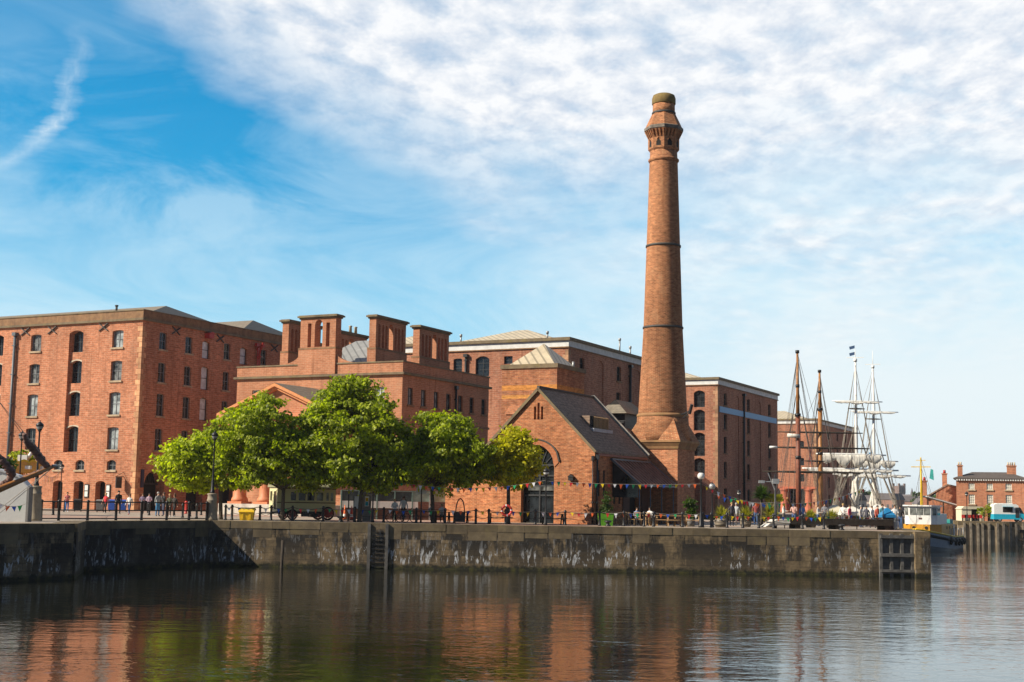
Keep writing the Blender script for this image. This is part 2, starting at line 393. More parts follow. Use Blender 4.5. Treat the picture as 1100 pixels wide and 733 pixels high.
# ------------------------------------------------------------------ walls with real openings
X, Y, Z = V3((1, 0, 0)), V3((0, 1, 0)), V3((0, 0, 1))
class Face:                                  # a wall plane in its building's own metres: O corner, U along, N outward
    def __init__(s, O, U, N): s.O, s.U, s.N = V3(O), V3(U), V3(N)
    def p(s, u, z, d=0.0): return s.O + s.U * u + Z * z + s.N * d
    def box(s, mb, u0, u1, z0, z1, d0, d1, m=0):
        mb.hexa([s.p(u0, z0, d0), s.p(u1, z0, d0), s.p(u1, z0, d1), s.p(u0, z0, d1), s.p(u0, z1, d0), s.p(u1, z1, d0), s.p(u1, z1, d1), s.p(u0, z1, d1)], m)
class Op:
    def __init__(s, u0, u1, z0, z1, rise=0.0, dep=0.3): s.u0, s.u1, s.z0, s.z1, s.rise, s.dep = u0, u1, z0, z1, rise, dep
    def arc(s, grow=0.0, n=10):
        h = (s.u1 - s.u0) / 2; c = (s.u0 + s.u1) / 2; r = s.rise; sp = s.z1 - r; out = []
        for i in range(n + 1):
            x = -h + 2 * h * i / n
            if r <= h: q = (h * h + r * r) / (2 * r); z = sp + math.sqrt(max(q * q - x * x, 0)) - (q - r)
            else:                                  # pointed: two arcs struck from the far springing
                q = (h * h + r * r) / (2 * h); z = sp + math.sqrt(max(q * q - (abs(x) + q - h) ** 2, 0))
            out.append((c + x * (1 + grow / h), z + grow))
        return out
def panel(mb, fc, u0, u1, z0, z1, ops, m=0, mr=None):
    mr = m if mr is None else mr
    us = sorted({u0, u1, *[q for o in ops for q in (o.u0, o.u1)]}); zs = sorted({z0, z1, *[q for o in ops for q in (o.z0, o.z1)]})
    us = [q for q in us if u0 <= q <= u1]; zs = [q for q in zs if z0 <= q <= z1]
    for i in range(len(us) - 1):
        j = 0
        while j < len(zs) - 1:
            cu = (us[i] + us[i + 1]) / 2
            def hole(k): return any(o.u0 < cu < o.u1 and o.z0 < (zs[k] + zs[k + 1]) / 2 < o.z1 for o in ops)
            if hole(j): j += 1; continue
            k = j
            while k < len(zs) - 1 and not hole(k): k += 1
            mb.poly([fc.p(us[i], zs[j]), fc.p(us[i + 1], zs[j]), fc.p(us[i + 1], zs[k]), fc.p(us[i], zs[k])], m); j = k
    for o in ops:
        d = -o.dep; top = o.z1 - o.rise
        mb.poly([fc.p(o.u0, o.z0), fc.p(o.u0, o.z0, d), fc.p(o.u0, top, d), fc.p(o.u0, top)], mr)
        mb.poly([fc.p(o.u1, o.z0), fc.p(o.u1, top), fc.p(o.u1, top, d), fc.p(o.u1, o.z0, d)], mr)
        if o.z0 > z0 + 1e-3: mb.poly([fc.p(o.u0, o.z0), fc.p(o.u1, o.z0), fc.p(o.u1, o.z0, d), fc.p(o.u0, o.z0, d)], mr)
        if o.rise:
            a = o.arc()
            for (p, q), (r, s_) in zip(a, a[1:]):
                mb.poly([fc.p(p, q), fc.p(r, s_), fc.p(r, s_, d), fc.p(p, q, d)], mr)
                mb.poly([fc.p(p, q), fc.p(r, s_), fc.p(r, o.z1), fc.p(p, o.z1)], m)
        else: mb.poly([fc.p(o.u0, o.z1), fc.p(o.u1, o.z1), fc.p(o.u1, o.z1, d), fc.p(o.u0, o.z1, d)], mr)
def window(root, fc, o, pane=None, frame=None, cols=2, rows=2, sill=None, lintel=None, name='window', fw=0.08, sub=True, label=None):
    pane = pane or M.pane_d; pane = R.choice((M.pane_p, M.pane_p, M.pane_q)) if pane is M.pane_p else pane; frame = frame or M.frame; d = -o.dep + 0.012; b = MB()
    fc.box(b, o.u0, o.u0 + fw, o.z0, o.z1, d, d + 0.07); fc.box(b, o.u1 - fw, o.u1, o.z0, o.z1, d, d + 0.07)
    fc.box(b, o.u0 + fw, o.u1 - fw, o.z0, o.z0 + fw, d, d + 0.07); fc.box(b, o.u0 + fw, o.u1 - fw, o.z1 - fw, o.z1, d, d + 0.07)
    w = fw * 0.6
    for i in range(1, cols):
        u = o.u0 + (o.u1 - o.u0) * i / cols; fc.box(b, u - w / 2, u + w / 2, o.z0 + fw, o.z1 - fw, d, d + 0.05)
    for j in range(1, rows):
        z = o.z0 + (o.z1 - o.z0) * j / rows; fc.box(b, o.u0 + fw, o.u1 - fw, z - w / 2, z + w / 2, d, d + 0.06)
    f = b.build(name, frame, root)
    if label: f['label'] = label
    g = MB(); g.poly([fc.p(o.u0, o.z0, d), fc.p(o.u1, o.z0, d), fc.p(o.u1, o.z1, d), fc.p(o.u0, o.z1, d)]); g.build('pane', pane, f)
    if sill:
        s = MB(); fc.box(s, o.u0 - 0.12, o.u1 + 0.12, o.z0 - 0.17, o.z0 + 0.012, -0.12, 0.13); s.build('sill', sill, f)
    if lintel:
        s = MB(); a, c = o.arc(0.0), o.arc(0.13)
        for (p, q), (r, t) in zip(zip(a, a[1:]), zip(c, c[1:])):
            pts = [p, q, t, r]
            s.hexa([fc.p(*k, -0.05) for k in pts] + [fc.p(*k, 0.05) for k in pts])
        s.build('lintel', lintel, f)
    return f
def doorway(root, fc, o, mat=None, name='door'):
    b = MB(); d = -o.dep + 0.012
    fc.box(b, o.u0, o.u1, o.z0 + 0.01, o.z1, d - 0.05, d + 0.03)
    for i in (1, 2): fc.box(b, o.u0, o.u1, o.z0 + (o.z1 - o.z0) * i / 3 - 0.04, o.z0 + (o.z1 - o.z0) * i / 3 + 0.04, d + 0.03, d + 0.05)
    return b.build(name, mat or M.dark, root)
def pipe(root, fc, u, z0, z1, r=0.11, d=0.16, mat=None, name='downpipe'):
    b = MB(); b.tube([fc.p(u, z0, d), fc.p(u, z1, d)], r, 8)
    b.box(*[min(a, c) for a, c in zip(fc.p(u - r * 1.7, z1, 0.02), fc.p(u + r * 1.7, z1 + 0.35, d + r * 1.6))], *[max(a, c) for a, c in zip(fc.p(u - r * 1.7, z1, 0.02), fc.p(u + r * 1.7, z1 + 0.35, d + r * 1.6))])
    z = z0 + 1.5
    while z < z1: fc.box(b, u - r * 1.5, u + r * 1.5, z, z + 0.1, 0.0, d + r * 1.1); z += 3.1
    return b.build(name, mat or M.iron, root)
def ring_course(x0, y0, x1, y1, z0, z1, out, mat, name, root, inner=0.3):
    b = MB()                                       # a stone course that runs round a rectangular building, butted at the corners
    b.box(x0 - out, y0 - out, z0, x1 + out, y0 + inner, z1); b.box(x0 - out, y1 - inner, z0, x1 + out, y1 + out, z1)
    b.box(x1 - inner, y0 + inner, z0, x1 + out, y1 - inner, z1); b.box(x0 - out, y0 + inner, z0, x0 + inner, y1 - inner, z1)
    return b.build(name, mat, root)
def hip(mb, x0, y0, x1, y1, z0, zr, rx0, rx1, ry, m=0, m_end=None):
    e = m if m_end is None else m_end
    a, b_, c, d = (x0, y0, z0), (x1, y0, z0), (x1, y1, z0), (x0, y1, z0); p, q = (rx0, ry, zr), (rx1, ry, zr)
    mb.poly([a, b_, q, p], m); mb.poly([c, d, p, q], e); mb.poly([b_, c, q], e); mb.poly([d, a, p], e)

# ------------------------------------------------------------------ left warehouse
def left_warehouse():
    r = thing('brick_warehouse', 'long red brick dock warehouse at left with stone quoins and a red hoist', 'warehouse', (-37.36, 135, 0), -TH)
    W, S, T = 44.0, 40.0, 19.15
    fr, sd = Face((0, 0, 0), X, -Y), Face((0, 0, 0), Y, X)
    rows = [(16.45, 18.25), (13.05, 15.12), (9.58, 11.9), (6.05, 8.34)]
    fo, so, win = [], [], []
    def add(fc, lst, u, w, z0, z1, rise=0.12, dep=0.32, **k):
        o = Op(u - w / 2, u + w / 2, z0, z1, rise, dep); lst.append(o); win.append((fc, o, k))
    for u in (-3.25, -14.65, -26.0, -37.5):
        for i, (z0, z1) in enumerate(rows):
            if u == -14.65 and i == 3: add(fr, fo, u, 1.42, z0, z1, pane=M.pane_d, sill=M.sill)
            else: add(fr, fo, u, 1.48, z0, z1, pane=M.pane_p, sill=M.sill)
    bays = []
    for u in (-8.95, -20.4, -31.8):                # tall loading bays: a recess with openings in its back wall
        bay = Op(u - .98, u + .98, 5.8, 18.45, 0.3, 0.3); fo.append(bay); bf = Face((0, 0.3, 0), X, -Y); bo = []
        for i, (z0, z1) in enumerate(((16.2, 18.42), (12.95, 15.32), (9.55, 12.05), (5.85, 8.5))):
            o = Op(u - .9, u + .9, z0, z1, 0.28, 0.42); bo.append(o); win.append((bf, o, dict(pane=M.pane_d, frame=M.frame_d, lintel=M.cream if i else None)))
        bays.append((bf, bay, bo))
    for u in (-3.25, -7.5, -10.5, -14.65, -19.0, -23.0): add(fr, fo, u, 1.2, 3.98, 5.02, 0.25, 0.3, pane=M.pane_d, sill=M.sill)
    doors = []
    for u in (-4.57, -7.5, -10.4, -19.2, -23.0):
        o = Op(u - 0.66, u + 0.66, 0.0, 2.9, 0.22, 0.75); fo.append(o); doors.append((fr, o))
    for u in (3.1, 7.1, 13.4, 19.9, 26.5, 33.0):
        for z0, z1 in rows: add(sd, so, u, 1.12, z0, z1, 0.1, 0.26, pane=M.pane_d, sill=M.sill)
    for u in (9.9, 16.3, 30.0):
        for i, (z0, z1) in enumerate(((16.2, 18.1), (12.85, 15.35), (9.55, 12.0), (6.0, 8.4))): add(sd, so, u, 1.28, z0, z1, 0.22, 0.3, pane=M.pane_s if i < 3 else M.pane_d, frame=M.frame_d, cols=1)
    big = Op(1.25, 4.3, 0.0, 4.0, 1.3, 1.2); so.append(big)
    for u in (9.0, 14.5):
        o = Op(u - 1.3, u + 1.3, 0.0, 3.6, 1.1, 0.9); so.append(o); doors.append((sd, o))
    b = MB(); panel(b, fr, -W, 0, 0, T, fo); panel(b, sd, 0, S, 0, T, so)
    b.poly([(-W, 0, 0), (-W, S, 0), (-W, S, T), (-W, 0, T)]); b.poly([(-W, S, 0), (0, S, 0), (0, S, T), (-W, S, T)])
    for bf, bay, bo in bays: panel(b, bf, bay.u0, bay.u1, bay.z0, bay.z1, bo)
    b.build('wall', M.brick_a, r)
    for fc, o, k in win: window(r, fc, o, **k)
    for fc, o in doors: doorway(r, fc, o)
    dd = doorway(r, sd, big)
    b = MB(); sd.box(b, big.u0, big.u1, 2.62, 2.8, -1.1, -0.85)
    for i in range(1, 5): sd.box(b, big.u0 + i * 0.61 - 0.03, big.u0 + i * 0.61 + 0.03, 2.8, 3.95, -1.1, -1.0)
    b.build('fanlight', M.frame_d, r)
    b = MB()                                       # quoins, long and short, at the lit corner
    z = 0.05; k = 0
    while z < T - 0.6:
        lu = 0.62 if k % 2 else 0.36
        b.box(-lu, -0.025, z, 0.025, 0.36 if k % 2 else 0.62, z + 0.50); z += 0.545; k += 1
    b.build('quoins', M.cream_q, r)
    ring_course(-W, 0, 0, S, T - 0.02, T + 0.2, 0.24, M.coping, 'cornice', r)
    ring_course(-W, 0, 0, S, T + 0.2, T + 1.0, 0.05, M.parapet, 'parapet', r, 0.35)
    ring_course(-W, 0, 0, S, T + 1.0, T + 1.1, 0.12, M.coping, 'parapet_coping', r, 0.45)
    for y0, y1, zr in ((1.0, 16.4, 22.3), (16.4, 31.8, 22.65)):
        b = MB(); hip(b, -W + 1, y0, -0.8, y1, 19.9, zr, -W + 8, -6.2, (y0 + y1) / 2 + 1.6, 0, 1)
        rf = b.build('roof', [M.slate_b, M.slate_g], r)  # front slopes painted beige for sun, end slopes grey for shade
    b = MB(); b.tube([(-8.0, 4.6, 20.9), (-8.0, 4.6, 21.55)], 0.12, 8); b.tube([(-8.0, 4.6, 21.55), (-8.0, 4.6, 21.7)], 0.18, 8); b.build('roof_vent', M.lead, r)
    b = MB(); b.tube([(-30, 4, 20), (-30, 4, 22.6)], 0.1, 8); b.build('roof_vent', M.lead, r)
    pipe(r, fr, -17.55, 0.1, 18.2, 0.15, 0.22, M.iron_g); pipe(r, fr, -40.0, 0.1, 18.2, 0.15, 0.22, M.iron_g)
    for fc, u in ((fr, -16.25), (fr, -12.35), (fr, -5.2), (fr, -23.6), (sd, 4.95), (sd, 12.1), (sd, 21.8)):
        b = MB()                                   # iron tie crosses under the cornice
        for s in (-1, 1): b.bar(fc.p(u - 0.6, 18.62 - 0.38 * s, 0.06), fc.p(u + 0.6, 18.62 + 0.38 * s, 0.06 + 0.05 * (s > 0)), 0.15, 0.09)
        b.build('tie_cross', M.lead, r)
    b = MB(); y0, z0 = 18.0, 15.7                    # the red hoist: post, jib and lattice
    b.bar((0.3, 18.45, 15.2), (0.3, 18.45, 18.6), 0.12); b.bar((0.3, 18.8, 15.2), (0.3, 18.8, 18.6), 0.12)
    for k in range(8): b.bar((.3, 18.45, 15.4 + k * .4), (.3, 18.8, 15.8 + k * .4), .06)
    b.bar((0.35, 18.6, 18.35), (2.1, 17.0, 18.6), 0.12); b.bar((0.35, 18.6, 17.5), (2.0, 17.1, 18.5), 0.12); b.bar((.9, 18.1, 17.7), (.9, 18.1, 18.45), .07); b.bar((1.4, 17.65, 18.05), (1.4, 17.65, 18.5), .07)
    b.bar((0.35, 18.6, 17.2), (1.2, 17.8, 18.35), 0.12); b.bar((0.35, 19.4, 18.6), (0.35, 18.0, 18.6), 0.35); b.bar((0.02, 18.6, 15.6), (0.35, 18.6, 15.6), 0.25); b.bar((0.02, 18.6, 18.2), (0.35, 18.6, 18.2), 0.25)
    b.lathe([(0.3, -0.06), (0.3, 0.06)], (0.35, 18.6), 10, z0=17.3)
    b.build('wall_hoist', M.red, r)
    b = MB(); b.box(0.02, 9.55, 18.4, .7, 10.3, 18.9); b.prism([(9.45, 18.9), (10.4, 18.9), (9.92, 19.08)], 0.02, .8, axis='x'); b.build('hoist_hood', M.red, r)
    for u in (-3.45, -6.35):
        b = MB(); fr.box(b, u - 0.28, u + 0.28, 1.2, 2.55, 0.0, 0.1); bd = b.build('menu_board', M.frame_d, r)
        b = MB()
        for z in (1.3, 1.92): fr.box(b, u - 0.2, u + 0.2, z, z + 0.52, 0.1, 0.11)
        b.build('menu_sheet', M.graph, bd)
    b = MB(); b.bar((-1.55, 0, 3.35), (-1.55, -1.15, 3.35), 0.06); b.bar((-1.55, 0, 3.8), (-1.55, -1.0, 3.37), 0.04); br = b.build('sign_bracket', M.iron, r)
    b = MB(); b.box(-1.6, -1.05, 2.2, -1.5, -0.25, 3.3); b.build('hanging_board', M.frame_d, br)
    b = MB(); b.box(0.02, 0.75, 2.3, 0.14, 1.12, 4.1); b.build('banner_sign', plain('dark_blue_sign', (0.02, 0.025, 0.06), 0.5), r)
    return r
M.cream_q = stone('quoin_stone', (0.60, 0.32, 0.165), 0.1)
left_warehouse()

# ------------------------------------------------------------------ dock office with its chimney stacks
def stack(root, x0, y0, x1, y1, z0, zs, z1, along, slots, name='chimney'):
    """A broad brick stack: solid base, then piers between tall slots and one arched opening, and a heavy cap."""
    b = MB(); q = 0.1
    b.box(x0 - q, y0 - q, z0, x1 + q, y1 + q, zs - 0.22)
    L = (x1 - x0) if along == 'x' else (y1 - y0); dp = (y1 - y0) if along == 'x' else (x1 - x0)
    ops = [Op(L * u0, L * u1, zs + 0.0, zs + h, rise, dp) for u0, u1, h, rise in slots]
    if along == 'x': fa, fb = Face((x0, y0, 0), X, -Y), Face((x0, y1, 0), X, Y)
    else: fa, fb = Face((x1, y0, 0), Y, X), Face((x0, y0, 0), Y, -X)
    zt = z1 - 0.35
    panel(b, fa, 0, L, zs - 0.2, zt, ops); 
    bb = MB(); panel(bb, fb, 0, L, zs - 0.2, zt, [Op(o.u0, o.u1, o.z0, o.z1, o.rise, 0.001) for o in ops])
    for f, mi in zip(bb.f, bb.m): b.poly([bb.v[i] for i in f], mi)
    if along == 'x':
        for xx in (x0, x1): b.poly([(xx, y0, zs - 0.2), (xx, y1, zs - 0.2), (xx, y1, zt), (xx, y0, zt)])
    else:
        for yy in (y0, y1): b.poly([(x0, yy, zs - 0.2), (x1, yy, zs - 0.2), (x1, yy, zt), (x0, yy, zt)])
    st = b.build(name, M.brick_c, root)
    b = MB(); b.box(x0 - 0.12, y0 - 0.12, zs - 0.22, x1 + 0.12, y1 + 0.12, zs - 0.06); b.build('band', M.parapet, st)
    b = MB(); b.box(x0 - 0.1, y0 - 0.1, zt, x1 + 0.1, y1 + 0.1, zt + 0.14); b.box(x0 - 0.24, y0 - 0.24, zt + 0.14, x1 + 0.24, y1 + 0.24, z1 - 0.06); b.box(x0 - 0.14, y0 - 0.14, z1 - 0.06, x1 + 0.14, y1 + 0.14, z1); b.build('cap', M.coping, st)
    return st
def dock_office():
    r = thing('dock_office', 'square brick dock office with tall slotted chimney stacks and an orange pediment', 'office building', (-9.58, 118, 0), -TH)
    W, S, T = 18.2, 16.2, 12.5
    fr, sd = Face((0, 0, 0), X, -Y), Face((0, 0, 0), Y, X)
    so = [Op(u - 0.44, u + 0.44, 9.9, 11.42, 0, 0.22) for u in (1.4, 3.68, 5.97, 8.25, 10.55, 12.8, 15.2)]
    so2 = [Op(u - 0.5, u + 0.5, 4.6, 7.0, 0, 0.22) for u in (1.4, 5.97, 10.55, 15.2)]
    fo = [Op(u - 0.5, u + 0.5, 9.9, 11.45, 0, 0.22) for u in (-2.35, -15.9)] + [Op(u - 0.6, u + 0.6, 4.6, 7.0, 0, 0.22) for u in (-1.9, -16.4)]
    d0 = Op(-10.0, -8.0, 0.9, 4.4, 1.0, 0.6)
    b = MB(); panel(b, fr, -W, 0, 0, T, fo + [d0]); panel(b, sd, 0, S, 0, T, so + so2)
    b.poly([(-W, 0, 0), (-W, S, 0), (-W, S, T), (-W, 0, T)]); b.poly([(-W, S, 0), (0, S, 0), (0, S, T), (-W, S, T)])
    b.build('wall', M.brick_c, r)
    for fc, l in ((sd, so), (sd, so2), (fr, fo)):
        for i, o in enumerate(l): window(r, fc, o, M.pane_p if (fc is fr or i < 5) else M.pane_d, M.frame_d if fc is sd else M.frame_w, 2, 2, M.parapet)
    doorway(r, fr, d0)
    ring_course(-W, 0, 0, S, T, T + 0.2, 0.26, M.coping, 'cornice', r)
    ring_course(-W, 0, 0, S, T + 0.2, T + 1.1, 0.03, M.brick_c, 'parapet', r, 0.4)
    ring_course(-W, 0, 0, S, T + 1.1, T + 1.22, 0.1, M.coping, 'parapet_coping', r, 0.5)
    ring_course(-W, 0, 0, S, 8.5, 8.68, 0.1, M.parapet, 'string_course', r, 0.05)
    pipe(r, sd, 9.45, 0.1, 11.9, 0.1, 0.14)
    # curved shoulders of the parapet on both sides of the front stack
    for s in (-1, 1):
        e = -7.15 if s > 0 else -11.05
        pl = [(e, 13.72)] + [(e + s * 2.4 * (1 - math.cos(t * PI / 16)), 13.72 + 1.15 * (1 - math.sin(t * PI / 16))) for t in range(9)]
        b = MB(); b.prism(pl, -0.03, 0.37); b.build('parapet_shoulder', M.brick_c, r)
    sl = [(.21, .31, 2.2, 0), (.41, .63, 2.5, .43), (.73, .83, 2.2, 0)]
    stack(r, -11.05, -0.12, -7.15, 0.75, 12.72, 15.25, 18.2, 'x', sl)
    s7 = [(.08, .15, 2.15, .2), (.2, .27, 2.15, .2), (.31, .38, 2.15, .2), (.43, .57, 2.35, .35), (.62, .69, 2.15, .2), (.73, .8, 2.15, .2), (.85, .92, 2.15, .2)]
    for x0 in (-4.6, -14.3):
        for y0, y1 in ((1.5, 6.7), (9.2, 14.9)):
            st = stack(r, x0, y0, x0 + 0.72, y1, 12.9, 15.25, 18.2, 'y', s7)
            if x0 < -10 and y0 > 5:
                for k in (0.55, 0.72):
                    b = MB(); b.lathe([(0.17, 0), (0.14, 0.6), (0.18, 0.66), (0.18, 0.74)], (x0 + 0.36, y0 + (y1 - y0) * k), 8, z0=18.2); b.build('chimney_pot', M.metal_b, st)
    b = MB(); hip(b, -13.4, 2.0, -4.8, 14.2, 13.2, 16.75, -10.3, -7.9, 8.0); b.box(-13.4, 2.0, 12.6, -4.8, 14.2, 13.2); b.build('roof', M.metal_g, r)
    b = MB(); b.box(-17.7, 0.5, 12.75, -0.5, 15.7, 12.85); b.build('roof_gutter_floor', M.lead, r)
    # portico: podium, four stout columns, entablature, pediment
    y0, xc, hw = -5.6, -9.1, 6.1
    b = MB(); b.box(xc - hw + .3, y0 - 0.5, 0, xc + hw - .3, -0.01, 0.95); b.box(xc - 2.4, y0 - 1.1, 0, xc + 2.4, y0 - 0.5, 0.5); b.build('podium', M.white_st, r)
    for k in range(4):
        b = MB(); x = xc - 4.2 + 2.8 * k
        b.box(x - .76, y0 - .3, 0.95, x + .76, y0 + 1.2, 1.15)
        b.lathe([(.72, 0), (.74, .15), (.68, .3), (.57, .45), (.52, 1.2), (.49, 4.6), (.44, 6.0), (.48, 6.1), (.48, 6.2), (.68, 6.5)], (x, y0 + 0.45), 18, z0=1.15)
        b.box(x - .7, y0 - .25, 7.65, x + .7, y0 + 1.15, 7.85)
        b.build('column', M.terra, r)
    b = MB(); b.box(xc - hw + .4, y0 - .35, 7.85, xc + hw - .4, -0.01, 8.5); b.box(xc - hw, y0 - .75, 8.5, xc + hw, -0.01, 8.75); b.build('entablature', M.terra, r)
    b = MB(); b.prism([(xc - hw + .5, 8.75), (xc + hw - .5, 8.75), (xc, 11.0)], y0 - .1, y0 + .2); b.build('tympanum', M.brick_c, r)
    b = MB()
    for s in (-1, 1):
        for dz, out, th in ((0.0, 0.75, 0.28), (-0.28, 0.5, 0.24)):
            e0, e1 = (xc + s * (hw + 0.1), 8.85 + dz), (xc, 11.42 + dz)
            b.prism([e0, (e0[0], e0[1] - th), (e1[0], e1[1] - th), e1], y0 - out, y0 + .15)
    b.build('raking_cornice', M.timber_o, r)
    b = MB()
    for s in (-1, 1): b.poly([(xc + s * (hw + .1), y0 - .75, 8.87), (xc, y0 - .75, 11.44), (xc, -0.02, 11.44), (xc + s * (hw + .1), -0.02, 8.87)])
    b.build('portico_roof', M.slate_b, r)
    return r
M.white_st = stone('pale_podium_stone', (0.62, 0.56, 0.48), 0.1)
dock_office()

# ------------------------------------------------------------------ warehouses behind and to the right
def rear_warehouse(name, label, loc, W, S, fops, sops, roofs, extra=None, T=18.9):
    r = thing('brick_warehouse', label, 'warehouse', loc, -TH)
    fr, sd = Face((0, 0, 0), X, -Y), Face((0, 0, 0), Y, X)
    b = MB(); panel(b, fr, -W, 0, 0, T, [o for o, _ in fops]); panel(b, sd, 0, S, 0, T, [o for o, _ in sops])
    b.poly([(-W, 0, 0), (-W, S, 0), (-W, S, T), (-W, 0, T)]); b.poly([(-W, S, 0), (0, S, 0), (0, S, T), (-W, S, T)])
    b.build('wall', M.brick_b, r)
    for fc, l in ((fr, fops), (sd, sops)):
        for o, k in l:
            if k == 'blind':
                q = MB(); d = -o.dep + .01; q.poly([fc.p(o.u0, o.z0, d), fc.p(o.u1, o.z0, d), fc.p(o.u1, o.z1, d), fc.p(o.u0, o.z1, d)]); q.build('blind_recess', M.brick_b, r)
            else: window(r, fc, o, **k)
    ring_course(-W, 0, 0, S, T - 0.12, T, 0.16, M.parapet, 'string_course', r)
    ring_course(-W, 0, 0, S, T, T + 0.7, 0.07, M.frieze, 'painted_frieze', r)
    ring_course(-W, 0, 0, S, T + 0.7, T + 1.05, 0.3, M.coping, 'parapet_coping', r, 0.5)
    for a in roofs:
        b = MB(); hip(b, *a); b.build('roof', M.metal_b, r)
    b = MB()
    z = 0.1; k = 0
    while z < T - 0.7:
        b.box(-(0.7 if k % 2 else 0.4), -0.02, z, 0.02, 0.4 if k % 2 else 0.7, z + 0.52); z += 0.56; k += 1
    b.build('quoins', M.cream_r, r)
    if extra: extra(r, fr, sd)
    return r
M.cream_r = stone('rear_quoin_stone', (0.42, 0.235, 0.13), 0.1)
dk = dict(pane=M.pane_d, frame=M.frame_d)
def mid_extra(r, fr, sd):
    pipe(r, sd, 18.1, 0.1, 18.2, 0.17, 0.22); pipe(r, fr, -13.0, 10.0, 18.1, 0.15, 0.2)
    for x, y, h in ((-3.2, 1.2, 20.9), (-0.8, 17, 21.8), (-0.8, 20.5, 21.2), (-14.5, 1.2, 21.0)):
        b = MB(); b.tube([(x, y, 19.9), (x, y, h - .3)], 0.11, 6); b.tube([(x, y, h - .3), (x, y, h)], 0.18, 6); b.build('roof_vent', M.greyst, r)
rear_warehouse('mid', 'brick warehouse with a pale painted frieze between the dock office stacks and the tall chimney', (6.34, 150, 0), 32, 32,
    [(Op(-14.75, -13.6, 16.4, 18.0, 0.1), dict(dk, cols=1, rows=4)), (Op(-11.8, -10.0, 15.8, 18.15, 0.35), dict(dk, cols=2, rows=3)), (Op(-8.1, -7.0, 17.15, 18.05), dk),
     (Op(-11.8, -10.0, 11.6, 14.4, 0.35), dict(dk, cols=2, rows=3)), (Op(-20, -18.2, 15.8, 18.15, .35), dict(dk, cols=2, rows=3)), (Op(-26, -25, 16.2, 18.0, .1), dk)],
    [(Op(3.1, 4.45, 16.7, 18.0, .1), dict(dk, sill=M.parapet)), (Op(14.2, 15.6, 16.25, 18.05, .1), dict(dk, sill=M.parapet)), (Op(14.1, 15.5, 13.0, 14.9, .1), dict(dk, sill=M.parapet)), (Op(3.1, 4.45, 13.0, 14.9, .1), dk),
     (Op(7.9, 10.1, 5.0, 18.2, 0.5, 0.14), 'blind'), (Op(19.9, 22.0, 5.0, 18.2, 0.5, 0.14), 'blind'), (Op(26.0, 27.4, 16.3, 18.05, .1), dk), (Op(26, 27.4, 13.0, 14.9, .1), dk)],
    [(-19, .8, -0.8, 16, 19.5, 22.15, -10.6, -9.2, 8.2), (-31, .8, -19.2, 16, 19.5, 22.1, -25, -24.5, 8.2), (-31, 16, -.8, 31, 19.4, 21.6, -22, -9, 23.5)], mid_extra)
rowsR = [(16.0, 17.85), (12.5, 14.8), (9.05, 11.45), (5.4, 7.8), (1.9, 3.9)]
def right_extra(r, fr, sd):
    pipe(r, sd, 12.1, 0.1, 18.1, 0.17, 0.22)
    b = MB(); sd.box(b, 0.6, 30.2, 14.9, 15.75, 0.02, 0.16); b.build('banner', M.blue_band, r)
    b = MB(); b.box(-5.6, -4.2, 0, -0.4, -0.02, 4.0); b.prism([(-5.8, 4.0), (-0.1, 4.0), (-2.9, 6.2)], -4.4, -0.02); b.build('lean_to', M.brick_b, r)
rear_warehouse('right', 'brick warehouse with a long blue banner on its side, right behind the tall chimney', (30.02, 195, 0), 34, 31.3,
    [(Op(-3.65, -1.95, z0, z1, 0.35, 0.45), dict(dk, cols=2, rows=3)) for z0, z1 in ((15.6, 18.05), (12.2, 15.25), (8.5, 11.9), (4.8, 8.2))] + [(Op(-9.6, -8.2, z0, z1, .1), dk) for z0, z1 in rowsR[:3]],
    [(Op(u - .75, u + .75, z0, z1, 0.1, .3), dict(dk, sill=M.parapet)) for u in (3.55, 15.1, 26.6) for z0, z1 in rowsR] +
    [(Op(u - 1, u + 1, 2.0, 17.9, 0.5, 0.12), 'blind') for u in (9.2, 20.6)],
    [(-33, .8, -.8, 16, 19.4, 21.9, -22, -9, 8.2)], right_extra)
def far_extra(r, fr, sd):
    for u in (-7.0, -1.75, -12.3, -17.5):
        b = MB(); b.lathe([(.95, 0), (.95, .4), (.8, .6), (.74, 4.4), (.78, 4.6), (1.0, 4.75), (1.0, 5.1)], (u, 0.35), 16); b.build('column', M.brick_ex, r)
    b = MB(); fr.box(b, -20, 0.05, 5.1, 5.5, -0.1, 0.2); b.build('lintel_beam', M.brick_ex, r)
    b = MB(); b.box(-9, 2.4, 0, -3.0, 2.5, 3.6); b.build('shop_front', M.blue, r)
    b = MB(); fr.box(b, -1.5, -1.1, 10.6, 13.6, .02, .1); b.build('banner', M.red, r)
rear_warehouse('far', 'far brick warehouse standing on round red columns behind the brown masts', (64.7, 285, 0), 34, 38,
    [(Op(-4.0, -2.6, z0, z1, .1), dk) for z0, z1 in ((13.6, 15.2), (10.0, 11.6), (6.6, 8.2))] + [(Op(u - .6, u + .6, z0, z1, .1), dk) for u in (-11, -16) for z0, z1 in ((10.0, 11.6), (6.6, 8.2))] + [(Op(u - 1.85, u + 1.85, 0, 5.0, 0, 2.4), dict(pane=M.pane_d, frame=M.blue, cols=3, rows=3)) for u in (-4.4, -9.65, -14.9)],
    [(Op(u - .75, u + .75, z0, z1, 0.1, .3), dk) for u in (3.5, 11, 19, 27, 34) for z0, z1 in rowsR],
    [(-33, .8, -.8, 16, 19.4, 22.2, -22, -9, 8.2)], far_extra)
